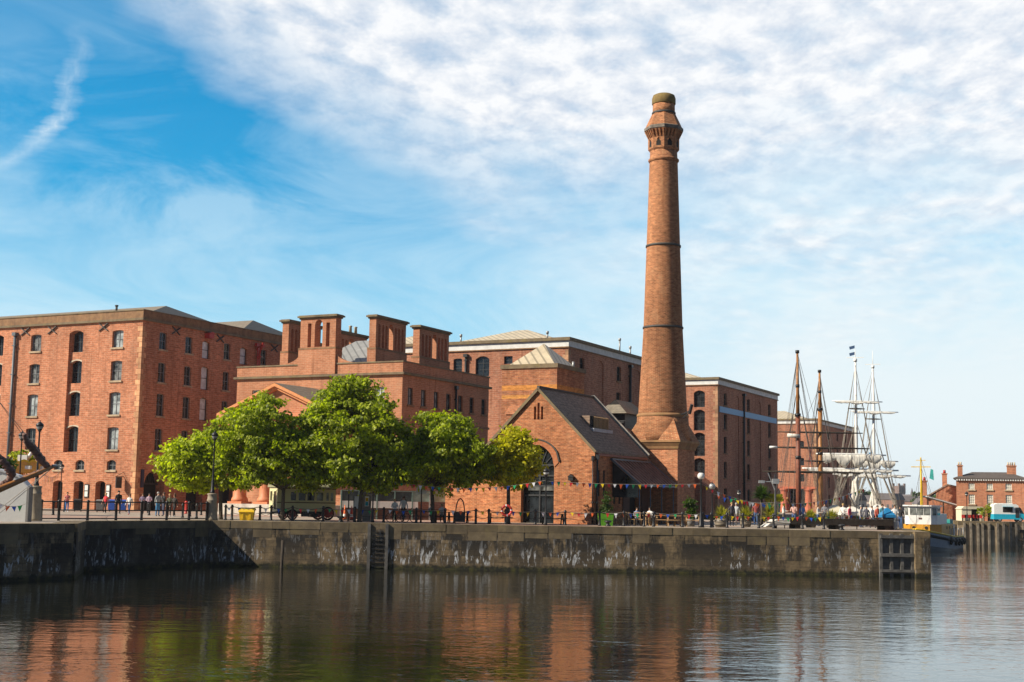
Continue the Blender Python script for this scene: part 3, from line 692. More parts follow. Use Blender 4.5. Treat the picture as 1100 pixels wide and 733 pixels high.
# ------------------------------------------------------------------ pump house
def pump_house():
    r = thing('pump_house', 'brick gabled pump house with a tall arched window, slate roof and rust striped awning', 'pump house', (6.16, 98, 0), -TH)
    fr, sd = Face((0, 0, 0), X, -Y), Face((0, 0, 0), Y, X)
    ex, ez, az, L = -4.6, 5.25, 9.85, 10.1
    arch = Op(-5.95, -3.25, 0.0, 5.75, 1.65, 0.55)
    sl = [Op(-4.98, -4.80, 7.65, 8.62, 0, 0.4), Op(-4.69, -4.51, 7.65, 8.9, 0, 0.4), Op(-4.40, -4.22, 7.65, 8.62, 0, 0.4)]
    so = [Op(u - .2, u + .2, 2.05, 3.95, 0, 0.12) for u in (0.75, 1.75)] + [Op(u - .2, u + .2, 1.5, 2.9, 0, 0.12) for u in (3.75, 4.75)]
    do = Op(6.6, 9.0, 0.0, 2.75, 0.3, 0.5)
    def edge(z): return (az - z) / (az - ez) * 4.6
    a = arch.arc(0, 16)
    b = MB()
    b.poly([fr.p(-9.2, 0), fr.p(arch.u0, 0), fr.p(arch.u0, ez), fr.p(-9.2, ez)]); b.poly([fr.p(arch.u1, 0), fr.p(0, 0), fr.p(0, ez), fr.p(arch.u1, ez)])
    ztop = 7.65
    for (p, q), (s_, t) in zip(a, a[1:]):           # over the arch
        b.poly([fr.p(p, q), fr.p(s_, t), fr.p(s_, ztop), fr.p(p, ztop)])
        b.poly([fr.p(p, q), fr.p(s_, t), fr.p(s_, t, -.55), fr.p(p, q, -.55)])
    for u in (arch.u0, arch.u1): b.poly([fr.p(u, 0), fr.p(u, 4.1), fr.p(u, 4.1, -.55), fr.p(u, 0, -.55)])
    e = edge(ztop)
    b.poly([fr.p(-9.2, ez), fr.p(arch.u0, ez), fr.p(arch.u0, ztop), fr.p(ex - e, ztop)]); b.poly([fr.p(arch.u1, ez), fr.p(0, ez), fr.p(ex + e, ztop), fr.p(arch.u1, ztop)])
    panel(b, fr, -5.2, -4.0, ztop, 8.95, sl)
    e2 = edge(8.95)
    b.poly([fr.p(ex - e, ztop), fr.p(-5.2, ztop), fr.p(-5.2, 8.95), fr.p(ex - e2, 8.95)]); b.poly([fr.p(-4.0, ztop), fr.p(ex + e, ztop), fr.p(ex + e2, 8.95), fr.p(-4.0, 8.95)])
    b.poly([fr.p(ex - e2, 8.95), fr.p(ex + e2, 8.95), fr.p(ex, az)])
    panel(b, sd, 0, L, 0, ez, so + [do])
    b.poly([(-9.2, 0, 0), (-9.2, L, 0), (-9.2, L, ez), (-9.2, 0, ez)]); b.poly([(-9.2, L, 0), (0, L, 0), (0, L, ez), (ex, L, az), (-9.2, L, ez)])
    b.build('wall', M.brick_p, r)
    for o in sl:
        g = MB(); fr.box(g, o.u0, o.u1, o.z0, o.z1, -.38, -.3); g.build('slit_window', M.dark, r)
    for o in so:
        g = MB(); sd.box(g, o.u0, o.u1, o.z0, o.z1, -.11, -.05); g.build('slit_window', M.dark, r)
    doorway(r, sd, do)
    # brick ring over the arch and the big window
    ring = MB(); a1, a2 = arch.arc(0.03, 16), arch.arc(0.36, 16)
    for k in range(16): pts = [a1[k], a1[k + 1], a2[k + 1], a2[k]]; ring.hexa([fr.p(*q, -.02) for q in pts] + [fr.p(*q, .05) for q in pts])
    ring.build('arch_ring', M.brick_r, r)
    ring = MB(); a1, a2 = arch.arc(0.40, 16), arch.arc(0.48, 16)
    for k in range(16): pts = [a1[k], a1[k + 1], a2[k + 1], a2[k]]; ring.hexa([fr.p(*q, -.02) for q in pts] + [fr.p(*q, .12) for q in pts])
    ring.build('hood_mould', M.lead, r)
    w = MB(); d = -.5
    for u in (-5.93, -4.6, -3.27): fr.box(w, u - .05, u + .05, 0, 5.7 if u == -4.6 else 4.4, d, d + .09)
    for z in (2.75, 2.05, 3.5, 4.3): fr.box(w, -5.9, -3.3, z - .06, z + .06, d, d + .08)
    for s in (-1, 1):
        for t in range(1, 4): w.bar(fr.p(-4.6, 4.0, d + .04), fr.p(-4.6 + s * 1.3 * math.sin(t * .45), 4.0 + 1.6 * math.cos(t * .45), d + .04), 0.06)
    ww = w.build('arched_window', M.frame_d, r)
    g = MB(); g.poly([fr.p(-5.95, 0, d), fr.p(-3.25, 0, d), fr.p(-3.25, 5.75, d), fr.p(-5.95, 5.75, d)]); g.build('pane', M.pane_d, ww)
    g = MB(); fr.box(g, -5.75, -3.4, 2.4, 2.7, d + .085, d + .1); g.build('lit_transom', M.pane_q, ww)
    # slate roof with thickness, verge and ridge
    b = MB(); t = 0.14
    for s in (-1, 1):
        e0, e1 = V3((ex + s * 4.75, 0, ez - 0.09)), V3((ex, 0, az + .06))
        b.hexa([(e0.x, -.1, e0.z), (e0.x, L + .02, e0.z), (e1.x, L + .02, e1.z), (e1.x, -.1, e1.z), (e0.x, -.1, e0.z + t), (e0.x, L + .02, e0.z + t), (e1.x, L + .02, e1.z + t), (e1.x, -.1, e1.z + t)])
    rf = b.build('roof', M.slate, r)
    b = MB()
    for s in (-1, 1): b.bar((ex + s * 4.85, L + .1, ez + .1), (ex, L + .1, az + .32), 0.18, 0.24)
    b.build('verge_coping', M.flash_d, rf)
    b = MB(); b.bar((ex, -.1, az + .24), (ex, L, az + .24), 0.22, 0.14); b.build('ridge', M.lead, rf)
    b = MB()
    for s in (-1, 1): b.bar((ex + s * 4.72, -.12, ez - .02), (ex, -.12, az + .08), 0.14, 0.2)
    b.build('mossy_verge', M.coping, rf)
    # louvred dormer in the roof slope
    ins = V3((ex + 4.6, 0, ez)); 
    b = MB(); xs0, z0 = -1.75, 7.02; xs1, z1 = -2.72, 7.98
    b.box(xs1 - .9, 3.1, z0 + .15, xs0 - .05, 6.6, z1 + .12); dm = b.build('dormer', M.slate, rf)
    b = MB()
    for k in range(11): b.box(xs0 - .03, 3.75 + k * .26, z0 + .15, xs0 + .08, 3.88 + k * .26, z1 + .1)
    b.build('louvres', M.bench, dm)
    b = MB(); b.box(xs0 - .05, 3.0, z0 - .12, xs0 + .35, 6.7, z0 + .13); b.build('dormer_flashing', M.flash, dm)
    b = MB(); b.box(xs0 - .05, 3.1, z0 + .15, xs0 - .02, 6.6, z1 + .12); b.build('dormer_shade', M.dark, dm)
    b = MB(); b.box(-.1, .15, 4.98, .22, L - .1, 5.14); b.build('gutter', M.timber_r, r)
    pipe(r, sd, 0.18, 0.05, 4.7, 0.07, 0.12); pipe(r, fr, -.12, 0.05, 4.6, 0.05, 0.09)
    # small lamp box over the wall, left of the downpipe
    b = MB(); fr.box(b, -1.98, -1.6, 3.15, 3.4, 0, .3); b.prism([(-2.05, 3.4), (-1.53, 3.4), (-1.79, 3.62)], -.33, 0); b.build('wall_lamp', M.iron, r)
    # left wing
    b = MB(); b.box(-12.45, 0.05, 0, -9.2, 6.0, 3.3); b.build('side_wing', M.brick_p, r)
    b = MB(); b.box(-12.6, -.1, 3.3, -9.21, 6.1, 3.5); b.build('wing_coping', M.coping, r)
    # second range behind, one step lower, with its louvred roof ventilator
    b = MB(); y0, y1 = L + .25, 18.0
    b.box(-9.0, y0, 0, -0.2, y1, 5.0); b.prism([(-9.0, 5.0), (-0.2, 5.0), (ex, 9.3)], y0, y1); b.build('rear_range', M.brick_t, r)
    b = MB()
    for s in (-1, 1):
        b.hexa([(ex + s * 4.6, y0, 4.88), (ex + s * 4.6, y1, 4.88), (ex, y1, 9.4), (ex, y0, 9.4), (ex + s * 4.6, y0, 5.02), (ex + s * 4.6, y1, 5.02), (ex, y1, 9.54), (ex, y0, 9.54)])
    rr = b.build('rear_roof', M.slate, r)
    b = MB(); b.box(-4.5, 12.3, 7.3, -2.7, 16.2, 8.9)
    for k in range(8): b.box(-4.54, 12.26, 7.5 + k * .18, -2.66, 16.24, 7.57 + k * .18)
    vt = b.build('ventilator', M.frame_d, rr)
    b = MB()
    xm = -3.62
    b.poly([(-2.3, 11.75, 8.86), (-2.3, 16.7, 8.86), (xm, 16.0, 10.05), (xm, 12.5, 10.05)]); b.poly([(-4.95, 16.7, 8.86), (-4.95, 11.75, 8.86), (xm, 12.5, 10.05), (xm, 16.0, 10.05)])
    b.poly([(-4.95, 11.75, 8.86), (-2.3, 11.75, 8.86), (-3.1, 12.2, 9.6), (-4.15, 12.2, 9.6)]); b.poly([(-4.95, 16.7, 8.86), (-2.3, 16.7, 8.86), (xm, 16.0, 10.05)])
    b.poly([(-4.95, 11.75, 8.86), (-2.3, 11.75, 8.86), (-2.3, 16.7, 8.86), (-4.95, 16.7, 8.86)])
    vr = b.build('ventilator_roof', M.slate_v, rr)
    b = MB(); b.poly([(-3.1, 12.25, 9.6), (-4.15, 12.25, 9.6), (xm, 12.45, 10.0)]); b.build('gablet_vent', M.dark, vr)
    b = MB(); b.bar((-2.6, 11.9, 6.9), (-4.4, 11.9, 8.75), .14, .2); b.box(-2.6, 11.9, 7.1, -2.2, 16.4, 7.3); b.build('ventilator_flashing', M.flash, rr)
    # awning: striped sheet on beams, two thin posts, glazed end
    b = MB(); pts = [(0.12, 2.9, 4.74), (0.12, 10.7, 4.74), (2.35, 10.7, 2.95), (2.35, 2.9, 2.95)]
    b.hexa([(x, y, z - .08) for x, y, z in pts] + pts)
    for k in range(12): yk = 3.05 + k * .68; b.bar((.12, yk, 4.79), (2.4, yk, 2.96), .10, .13)
    aw = b.build('awning', M.rust, r)
    b = MB(); b.bar((0.1, 2.8, 4.82), (0.1, 10.8, 4.82), .25, .12); b.bar((0.12, 10.75, 4.8), (2.35, 10.75, 3.0), .12, .16); b.bar((0.12, 2.85, 4.8), (2.35, 2.85, 3.0), .1, .14); b.bar((2.35, 2.8, 2.9), (2.35, 10.8, 2.9), .1, .14); b.build('awning_trim', M.iron_g, aw)
    for y in (5.2, 7.6, 10.2, 3.0):
        b = MB(); b.tube([(2.3, y, 0.02), (2.3, y, 2.84)], 0.05, 8); b.build('awning_post', M.iron_g, r)
    b = MB(); b.box(.02, 5.3, 0, .1, 6.55, 2.85); b.box(.02, 9.05, 0, .1, 10.6, 2.85); b.box(.02, 5.3, 2.86, .1, 10.6, 3.3); b.build('awning_shadow_panels', M.brown_p, r)  # brown boards modelled to darken the brick in the awning's shadow
    b = MB(); b.poly([(0.14, 2.98, 2.0), (0.14, 2.98, 4.6), (2.2, 2.98, 2.94), (2.2, 2.98, 2.0)]); b.build('awning_end_screen', M.pane_d, r)
    return r
M.brick_r = brick('rubbed_arch_brick', (0.55, 0.19, 0.08), (0.48, 0.16, 0.07), (0.5, 0.25, 0.14), bw=0.3, rh=0.2, contrast=.4)
M.flash_d = plain('weathered_lead', (0.25, 0.23, 0.20), 0.6, var=.4, scale=2)
M.timber_r = plain('red_brown_fascia', (0.30, 0.085, 0.045), 0.6)
M.slate_v = slate('weathered_ventilator_slate', (0.21, 0.185, 0.145), 0.2)
pump_house()

def water_tower():
    r = thing('hydraulic_tower', 'square brick tower with yellow bands and a beige pyramid roof behind the gable', 'tower', (3.81, 112, 0), -TH)
    b = MB(); b.box(-5.18, 0, 0, 0, 5.65, 12.75); b.build('wall', M.brick_t, r)
    ring_course(-5.18, 0, 0, 5.65, 12.75, 13.1, 0.12, M.coping, 'parapet_coping', r, .4)
    b = MB(); hip(b, -5.0, .2, -.2, 5.45, 12.9, 15.15, -2.62, -2.58, 2.82); b.build('roof', M.metal_b, r)
    b = MB(); b.box(-4.2, -1.0, 0, -2.4, -.01, 8.8); b.hexa([(-4.3, -1.1, 8.8), (-2.3, -1.1, 8.8), (-2.3, -.01, 8.8), (-4.3, -.01, 8.8), (-4.3, -1.1, 8.85), (-2.3, -1.1, 8.85), (-2.3, -.01, 9.75), (-4.3, -.01, 9.75)]); b.build('buttress', M.brick_t, r)
    b = MB(); b.tube([(-.6, 4.6, 13.1), (-.6, 4.6, 13.7)], .12, 6); b.build('roof_vent', M.greyst, r)
water_tower()

def chimney():
    r = thing('factory_chimney', 'very tall tapering round brick chimney on a square brick plinth with an octagonal bracketed head', 'chimney', (12.4, 109.7, -.17), -TH)
    b = MB(); b.box(-2.02, -2.02, 0, 2.02, 2.02, 6.1); pl = b.build('plinth', M.brick_pl, r)
    b = MB()
    for z0, z1, h0, h1 in ((6.1, 6.3, 2.1, 2.14), (6.3, 6.62, 2.14, 2.33), (6.62, 6.78, 2.36, 2.36)):
        b.hexa([(-h0, -h0, z0), (h0, -h0, z0), (h0, h0, z0), (-h0, h0, z0), (-h1, -h1, z1), (h1, -h1, z1), (h1, h1, z1), (-h1, h1, z1)])
    b.build('plinth_cornice', M.plc, pl)
    b = MB()
    b.lathe([(2.33, 6.78), (2.2, 7.4), (2.12, 8.1), (2.08, 8.75)], n=40)
    for sx in (-1, 1):
        for sy in (-1, 1):
            c = [(sx * 2.33, sy * 2.33, 6.78), (sx * 2.33, sy * .5, 6.78), (sx * .5, sy * 2.33, 6.78)]; ap = (sx * 1.44, sy * 1.44, 8.62)
            b.poly([c[0], c[1], ap]); b.poly([c[0], c[2], ap]); b.poly([c[1], c[2], ap])
    b.build('broached_base', M.brick_ch, r)
    prof = [(2.02, 8.75), (1.98, 9.2), (1.80, 12.5), (1.60, 16.1), (1.385, 22.9), (1.17, 30.0), (1.13, 30.9)]
    b = MB(); b.lathe(prof, n=48); b.build('shaft', M.brick_ch, r)
    b = MB(); b.lathe([(2.07, 8.70), (2.12, 8.78), (2.12, 8.88), (2.03, 9.0)], n=48); b.build('base_ring', M.plc, r)
    for z, rr in ((16.08, 1.6), (22.88, 1.39)):
        b = MB(); b.lathe([(rr, z - .1), (rr + .07, z - .07), (rr + .07, z + .07), (rr, z + .1)], n=40); b.build('iron_band', M.lead, r)
    b = MB(); b.lathe([(1.17, 29.95), (1.28, 30.1), (1.28, 30.2), (1.17, 30.32)], n=40); b.build('string_ring', M.brick_ch, r)
    # octagonal head: arcaded drum, corbelled brackets, gallery rim, cone, neck
    o8 = PI / 8
    b = MB(); b.lathe([(1.13, 30.85), (1.30, 31.05), (1.30, 31.95), (1.20, 31.96), (1.20, 32.55)], n=8, rot=o8, smooth=False); hd = b.build('octagonal_drum', M.brick_ch, r)
    for k in range(8):
        t = k * PI / 4 + PI / 8 + o8; c = V3((math.cos(t), math.sin(t), 0)); s = V3((-math.sin(t), math.cos(t), 0)); ap = 1.30 * math.cos(o8) + 0.004
        b = MB(); q = [c * ap + s * u + Z * z for u, z in ((-.2, 31.2), (.2, 31.2), (.2, 31.55), (0, 31.85), (-.2, 31.55))]
        b.poly(q); b.build('niche', M.dark, hd)
        b = MB(); b.bar(c * (ap - .1) + s * -.28 + Z * 31.62, c * (ap + .06) + Z * 31.93, .08); b.bar(c * (ap - .1) + s * .28 + Z * 31.62, c * (ap + .06) + Z * 31.93, .08)
        for u in (-.42, -.14, .14, .42): b.hexa([c * (1.12) + s * (u - .07) + Z * 31.96, c * (1.12) + s * (u + .07) + Z * 31.96, c * 1.2 + s * (u + .07) + Z * 31.96, c * 1.2 + s * (u - .07) + Z * 31.96, c * 1.1 + s * (u * 1.1 - .07) + Z * 32.6, c * 1.1 + s * (u * 1.1 + .07) + Z * 32.6, c * 1.5 + s * (u * 1.15 + .07) + Z * 32.6, c * 1.5 + s * (u * 1.15 - .07) + Z * 32.6])
        b.build('corbel', M.brick_ch, hd)
    b = MB(); b.lathe([(1.20, 32.4), (1.56, 32.58), (1.56, 32.6)], n=8, rot=o8, smooth=False); b.build('gallery_soffit', M.brick_ch, hd)
    b = MB(); b.lathe([(1.54, 32.6), (1.63, 32.66), (1.63, 32.9), (1.55, 32.96)], n=8, rot=o8, smooth=False); b.build('gallery_rim', M.gal, hd)
    b = MB(); b.lathe([(1.53, 32.96), (1.0, 34.1)], n=8, rot=o8, smooth=False); b.build('sloped_shoulder', M.brick_ch, hd)
    b = MB(); b.lathe([(.94, 34.0), (.92, 35.0)], n=32); b.build('neck', M.brick_ch, r)
    b = MB(); b.lathe([(.96, 34.1), (1.0, 34.15), (1.0, 34.25), (.94, 34.3)], n=32); b.build('neck_ring', M.lead, r)
    b = MB(); b.lathe([(.95, 34.95), (.99, 35.0), (.99, 35.45), (.9, 35.72), (.7, 35.82), (.62, 35.82), (.6, 35.3)], n=32); b.build('cap', M.mosscap, r)
    b = MB(); b.bar((1.95, -.9, 8.9), (2.75, -1.3, 9.1), .1); b.bar((2.75, -1.3, 8.9), (3.0, -1.42, 9.65), .22, .14); b.bar((2.1, -1.0, 8.6), (2.75, -1.3, 9.0), .07); b.build('flood_lamp', M.iron, r)
M.plc = stone('mossy_plinth_cornice', (0.36, 0.19, 0.085), 0.9)
M.gal = plain('grey_stone_rim', (0.16, 0.135, 0.11), 0.8, var=.4, scale=3)
M.mosscap = stone('mossy_cap', (0.22, 0.15, 0.05), 1.0)
chimney()

# ------------------------------------------------------------------ far quay: house, lower building, marquee
def town_house():
    c = GX(1065, 176); c.z = 0
    r = thing('brick_house', 'square brick house with white sash windows and two chimneys on the far quay', 'house', c, math.radians(-19.5))
    w, dpt, T = 4.25, 8.0, 5.42
    fr = Face((-w, 0, 0), X, -Y); sd = Face((w, 0, 0), Y, X)
    ops = [Op(u - .38, u + .38, z0, z1, 0, .16) for u in (1.9, 4.15, 6.45) for z0, z1 in ((4.05, 4.85), (2.15, 3.4))]
    dr = Op(3.8, 4.5, 0, 1.3, 0, .2)
    b = MB(); panel(b, fr, 0, 2 * w, 0, T, ops + [dr]); b.poly([(w, 0, 0), (w, dpt, 0), (w, dpt, T), (w, 0, T)]); b.poly([(-w, 0, 0), (-w, dpt, 0), (-w, dpt, T), (-w, 0, T)]); b.poly([(-w, dpt, 0), (w, dpt, 0), (w, dpt, T), (-w, dpt, T)]); b.build('wall', M.brick_h, r)
    for o in ops: window(r, fr, o, M.pane_c, M.frame_w, 3, 4, M.sill, fw=.07)
    doorway(r, fr, dr)
    b = MB(); hip(b, -w - .35, -.35, w + .35, dpt + .35, T + .12, T + 1.0, -w + 2.0, w - 2.0, dpt / 2); b.box(-w - .35, -.35, T - .0, w + .35, dpt + .35, T + .12); b.build('roof', M.slate_h, r)
    b = MB()
    for k in range(28): b.box(-w + .05 + k * .3, -.3, T - .22, -w + .2 + k * .3, -.02, T - .005)
    b.build('eaves_brackets', M.white, r)
    for x, y, z1, wd in ((-w + .5, 1.2, 7.1, .62), (w - 1.6, 3.0, 7.15, 1.15)):
        b = MB(); b.box(x - wd / 2, y - .35, T, x + wd / 2, y + .35, z1); b.box(x - wd / 2 - .08, y - .43, z1, x + wd / 2 + .08, y + .43, z1 + .14); ch = b.build('chimney', M.brick_h, r)
        for k in range(max(1, int(wd / .28))):
            b = MB(); b.lathe([(.11, 0), (.09, .42)], (x - wd / 2 + .16 + k * .27, y), 8, z0=z1 + .14); b.build('chimney_pot', M.metal_b, ch)
    b = MB(); fr.box(b, 3.6, 4.9, 1.62, 1.92, 0, .02); b.build('wall_plaque', M.sill, r)
M.slate_h = slate('brown_house_slate', (0.115, 0.095, 0.085), 0.18)
town_house()
def low_building():
    c = GX(1022, 182)
    r = thing('brick_shed', 'lower brick building with a curved gable and slate roof left of the square house', 'outbuilding', c, math.radians(-19.5))
    b = MB(); g = [(-1.9, 0), (1.25, 0), (1.25, 4.2), (0.4, 4.5), (-.5, 4.6), (-1.9, 3.7)]; b.prism(g, 0, 9); b.build('wall', M.brick_h, r)
    b = MB(); b.hexa([(-3.3, -.1, 2.9), (-.4, -.1, 4.62), (-.4, 9, 4.62), (-3.3, 9, 2.9), (-3.3, -.1, 3.1), (-.4, -.1, 4.82), (-.4, 9, 4.82), (-3.3, 9, 3.1)]); b.bar((-.45, -.1, 4.72), (1.4, -.1, 4.3), .1, .2); b.build('roof', M.slate, r)
    b = MB(); b.box(-3.2, .3, 0, -1.91, 8, 2.95); b.build('side_wall', M.brick_h, r)
    for x, y, z1, wd in ((-.85, 3, 6.15, .62), (-3.4, .6, 5.1, .6)):
        b = MB(); b.box(x - wd / 2, y - .4, 3.0 if x > -1 else 0, x + wd / 2, y + .4, z1); b.box(x - wd / 2 - .08, y - .48, z1, x + wd / 2 + .08, y + .48, z1 + .15); ch = b.build('chimney', M.brick_h, r)
        b = MB(); b.lathe([(.2, 0), (.16, .45)], (x, y), 8, z0=z1 + .15); b.build('chimney_pot', M.red, ch)
low_building()
# ------------------------------------------------------------------ ground, water, quays
def structure(o, kind='structure'): o['kind'] = kind; return o
Q0, Q1, Q2, Q3, Q4 = (-42, 49.5), (-23.4, 72.6), (-25.1, 79.6), (-19.4, 88.2), (27.55, 90.0)
WEST = [(-400, 27), (-60, 27), Q0, Q1, Q2, Q3, Q4, (33, 122), (22, 128), (18, 150), (24, 187), (47, 226), (58, 262), (72, 281), (110, 300), (140, 420), (-400, 420)]
EAST = [(55.5, 168), (120, 160), (400, 150), (400, 420), (140, 420), (110, 300), (72, 281), (76, 270), (66, 225)]
def land(name, poly, z=0.0):
    b = MB(); b.poly([(x, y, z) for x, y in poly])
    n = len(poly)
    for i in range(n):
        (x0, y0), (x1, y1) = poly[i], poly[(i + 1) % n]; b.poly([(x0, y0, z), (x1, y1, z), (x1, y1, -7), (x0, y0, -7)], 1)
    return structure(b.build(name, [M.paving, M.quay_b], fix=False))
land('quay_paving', WEST); land('far_quay_paving', EAST)
land('near_quay_paving', [(-400, -80), (400, -80), (400, 1.2), (-400, 1.2)])
t = NT('far_ground'); n = t.noise(t.obj(), 0.01, 4); M.ground = t.done(t.ramp(n, [(0.35, (0.10, 0.09, 0.075)), (0.65, (0.13, 0.13, 0.08))]), 1.0)
b = MB(); b.poly([(-8000, 420, -.02), (8000, 420, -.02), (8000, 9000, -.02), (-8000, 9000, -.02)]); structure(b.build('ground', M.ground, fix=False))
t = NT('hill_cover'); n = t.noise(t.obj(), 0.03, 6, .75); M.hill = t.done(t.ramp(n, [(0.35, (0.035, 0.05, 0.03)), (0.5, (0.10, 0.085, 0.07)), (0.65, (0.17, 0.13, 0.11))]), 1.0)
b = MB(); NXH, NYH = 40, 12
def hz(i, j): return max(0, math.sin(PI * j / NYH)) * (15 + 6 * math.sin(i * .7) + 4 * math.sin(i * 1.9 + 1)) * min(1, (NXH - abs(i - NXH / 2) * 2) / 10)
for i in range(NXH):
    for j in range(NYH):
        b.poly([(-900 + i * 100 + u * 100, 1300 + (j + v) * 110, hz(i + u, j + v) - .5) for u, v in ((0, 0), (1, 0), (1, 1), (0, 1))], 0, True)
structure(b.build('hills', M.hill))

def water():
    t = NT('dock_water'); g = t.n('ShaderNodeNewGeometry'); pos = g.outputs['Position']
    n1 = t.noise(t.mapping(pos, (0.75, 1.15, 1)), 1.0, 3, 0.55, 0.3)
    n2 = t.noise(t.mapping(pos, (2.0, 2.9, 1)), 1.0, 3, 0.6)
    n3 = t.noise(t.mapping(pos, (0.10, 0.22, 1)), 1.0, 2)
    # wind ruffles open water, the lee of the wall lies smoother
    sp = t.n('ShaderNodeSeparateXYZ'); t.l(pos, sp.inputs[0])
    gust = t.noise(t.mapping(pos, (0.05, 0.14, 1), (2, 5, 0)), 1.0, 3)
    east = t.math('MULTIPLY_ADD', sp.outputs[0], 0.024, 0.05, clamp=True)
    px_ = t.math('POWER', t.math('DIVIDE', t.math('SUBTRACT', sp.outputs[0], 17.0), 13.0), 2.0); py_ = t.math('POWER', t.math('DIVIDE', t.math('SUBTRACT', sp.outputs[1], 71.0), 9.0), 2.0)
    puffp = t.ramp(t.math('ADD', px_, py_), [(0.2, 1.3), (1.0, 0.0)])
    east = t.math('ADD', east, puffp)
    ruf = t.math('MULTIPLY', t.math('ADD', t.ramp(gust, [(0.4, 0.0), (0.62, 0.8)]), east), 1.0)
    amp = t.math('MULTIPLY_ADD', ruf, 0.75, 0.42)
    h = t.math('ADD', t.math('MULTIPLY', n1, 1.0), t.math('ADD', t.math('MULTIPLY', n2, 0.52), t.math('MULTIPLY', n3, 0.7)))
    h = t.math('MULTIPLY', h, amp)
    bp = t.n('ShaderNodeBump', Strength=1.0, Distance=0.023); t.l(h, bp.inputs['Height']); t.l(bp.outputs[0], t.b.inputs['Normal'])
    t.b.inputs['IOR'].default_value = 1.45
    return t.done((0.012, 0.013, 0.008), 0.04, spec=1.0)
M.water = water()
b = MB(); b.poly([(-8000, -300, -2.9), (8000, -300, -2.9), (8000, 9000, -2.9), (-8000, 9000, -2.9)]); structure(b.build('water', M.water, fix=False))

def quay_wall(label, p, q, mat=None, z0=-5.5, cop=True):
    p, q = V3((*p, 0)), V3((*q, 0)); d = q - p; L = d.length
    r = thing('quay_wall', label, 'quay wall', p, math.atan2(d.y, d.x))
    b = MB(); b.box(0, -.32, z0, L, .9, -.42); b.build('wall', mat or M.quay, r)
    if cop:
        b = MB(); x = 0.0; rr = random.Random(int(L * 10))
        while x < L - .05:
            w = min(rr.uniform(1.1, 2.0), L - x)
            dz = rr.choice((-.42, -.42, -.6, -.8, -1.0)) if w > 1.2 else -.42
            b.box(x + .008, -.326 - rr.uniform(0, .03), -.44, x + w - .008, 1.0, 0.022 + rr.uniform(-.006, .008))
            if dz < -.43: b.box(x + .05, -.328, dz, x + w - .05, .2, -.445)
            x += w
        b.build('coping', M.quay_c, r)
    return r, p, d.normalized(), L
def along(wl, px):                              # distance along a wall where the photo column meets it
    r, p, d, L = wl; k = ray(px, 570); n = V3((-d.y, d.x, 0)); t_ = (p - CP).dot(n) / k.dot(n); return (CP + k * t_ - p).dot(d)
wl_left = quay_wall('lighter coped stretch of quay wall at the left edge, lime streaks under big blocks', Q0, Q1)
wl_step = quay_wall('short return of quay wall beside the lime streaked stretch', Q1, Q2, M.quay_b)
wl_dark = quay_wall('dark quay wall in shade under the black railing', Q2, Q3, M.quay_b)
wl_main = quay_wall('long frontal quay wall with ladder recess and lime streaks below the terrace', Q3, Q4)
wl_side = quay_wall('side of the quay wall running back from its far right corner', Q4, (33, 122))
wl_far = quay_wall('far quay wall with upright timber fenders under the square house', (55.5, 168), (125, 159.4), M.quay_l)
quay_wall('far quay wall running back behind the tug', (66, 225), (55.5, 168))
r = wl_main[0]
a0, a1 = along(wl_main, 397), along(wl_main, 416)
b = MB(); b.box(a0 + .2, -.335, -2.6, a1 - .2, -.322, -.3); b.build('ladder_recess', M.quay, r)
for u in (a0, a1):
    b = MB(); b.box(u - .10, -.43, -3.4, u + .10, -.33, -.02); b.build('fender_post', M.timber_g, r)
b = MB()
for k in range(9): b.box(a0 + .22, -.42, -2.75 + k * .28, a1 - .22, -.37, -2.70 + k * .28)
b.build('ladder', M.iron, r)
e0, e1, e2 = along(wl_main, 942), along(wl_main, 979), wl_main[3]
b = MB(); b.box(e0, -.34, -2.75, e1 - .05, -.323, -.35); b.build('frame_recess', M.timber_g, r)
for k in range(4):
    u = e0 + (e1 - e0 - .2) * k / 3
    b = MB(); b.box(u, -.5, -3.2, u + .2, -.33, -.12); b.build('fender_post', M.timber_g, r)
b = MB()
for z, h in ((-.42, .2), (-1.62, .22), (-2.62, .16)): b.box(e0 + .05, -.62, z, e1 - .05, -.36, z + h)
b.build('fender_rail', M.timber_g, r)
b = MB(); b.box(e1 - .02, -.75, -5.5, e2 + .12, .9, .03); b.build('corner_pier', M.quay, r)
b = MB(); p0 = along(wl_main, 306); b.tube([(p0, -1.3, -5), (p0 + .05, -1.2, -1.15)], .1, 8)
o = b.build('mooring_post', M.timber_d); o.location = wl_main[1]; o.rotation_euler = (0, 0, wl_main[0].rotation_euler[2]); tag(o, 'dark timber post standing in the water close to the quay wall', 'post')
for k in range(12):
    b = MB(); u = 0.6 + k * .78 + R.uniform(-.15, .15); b.box(u, -.6, -4.5, u + .25, -.33, -.15); b.build('timber_fender', M.timber, wl_far[0])
b = MB(); b.box(7.2, -1.2, -1.3, 60, -.6, -.9); b.build('fender_beam', M.timber_d, wl_far[0]); b = MB(); b.box(7.2, -1.1, -2.2, 60, -.65, -2.0); b.build('fender_beam', M.timber_d, wl_far[0])

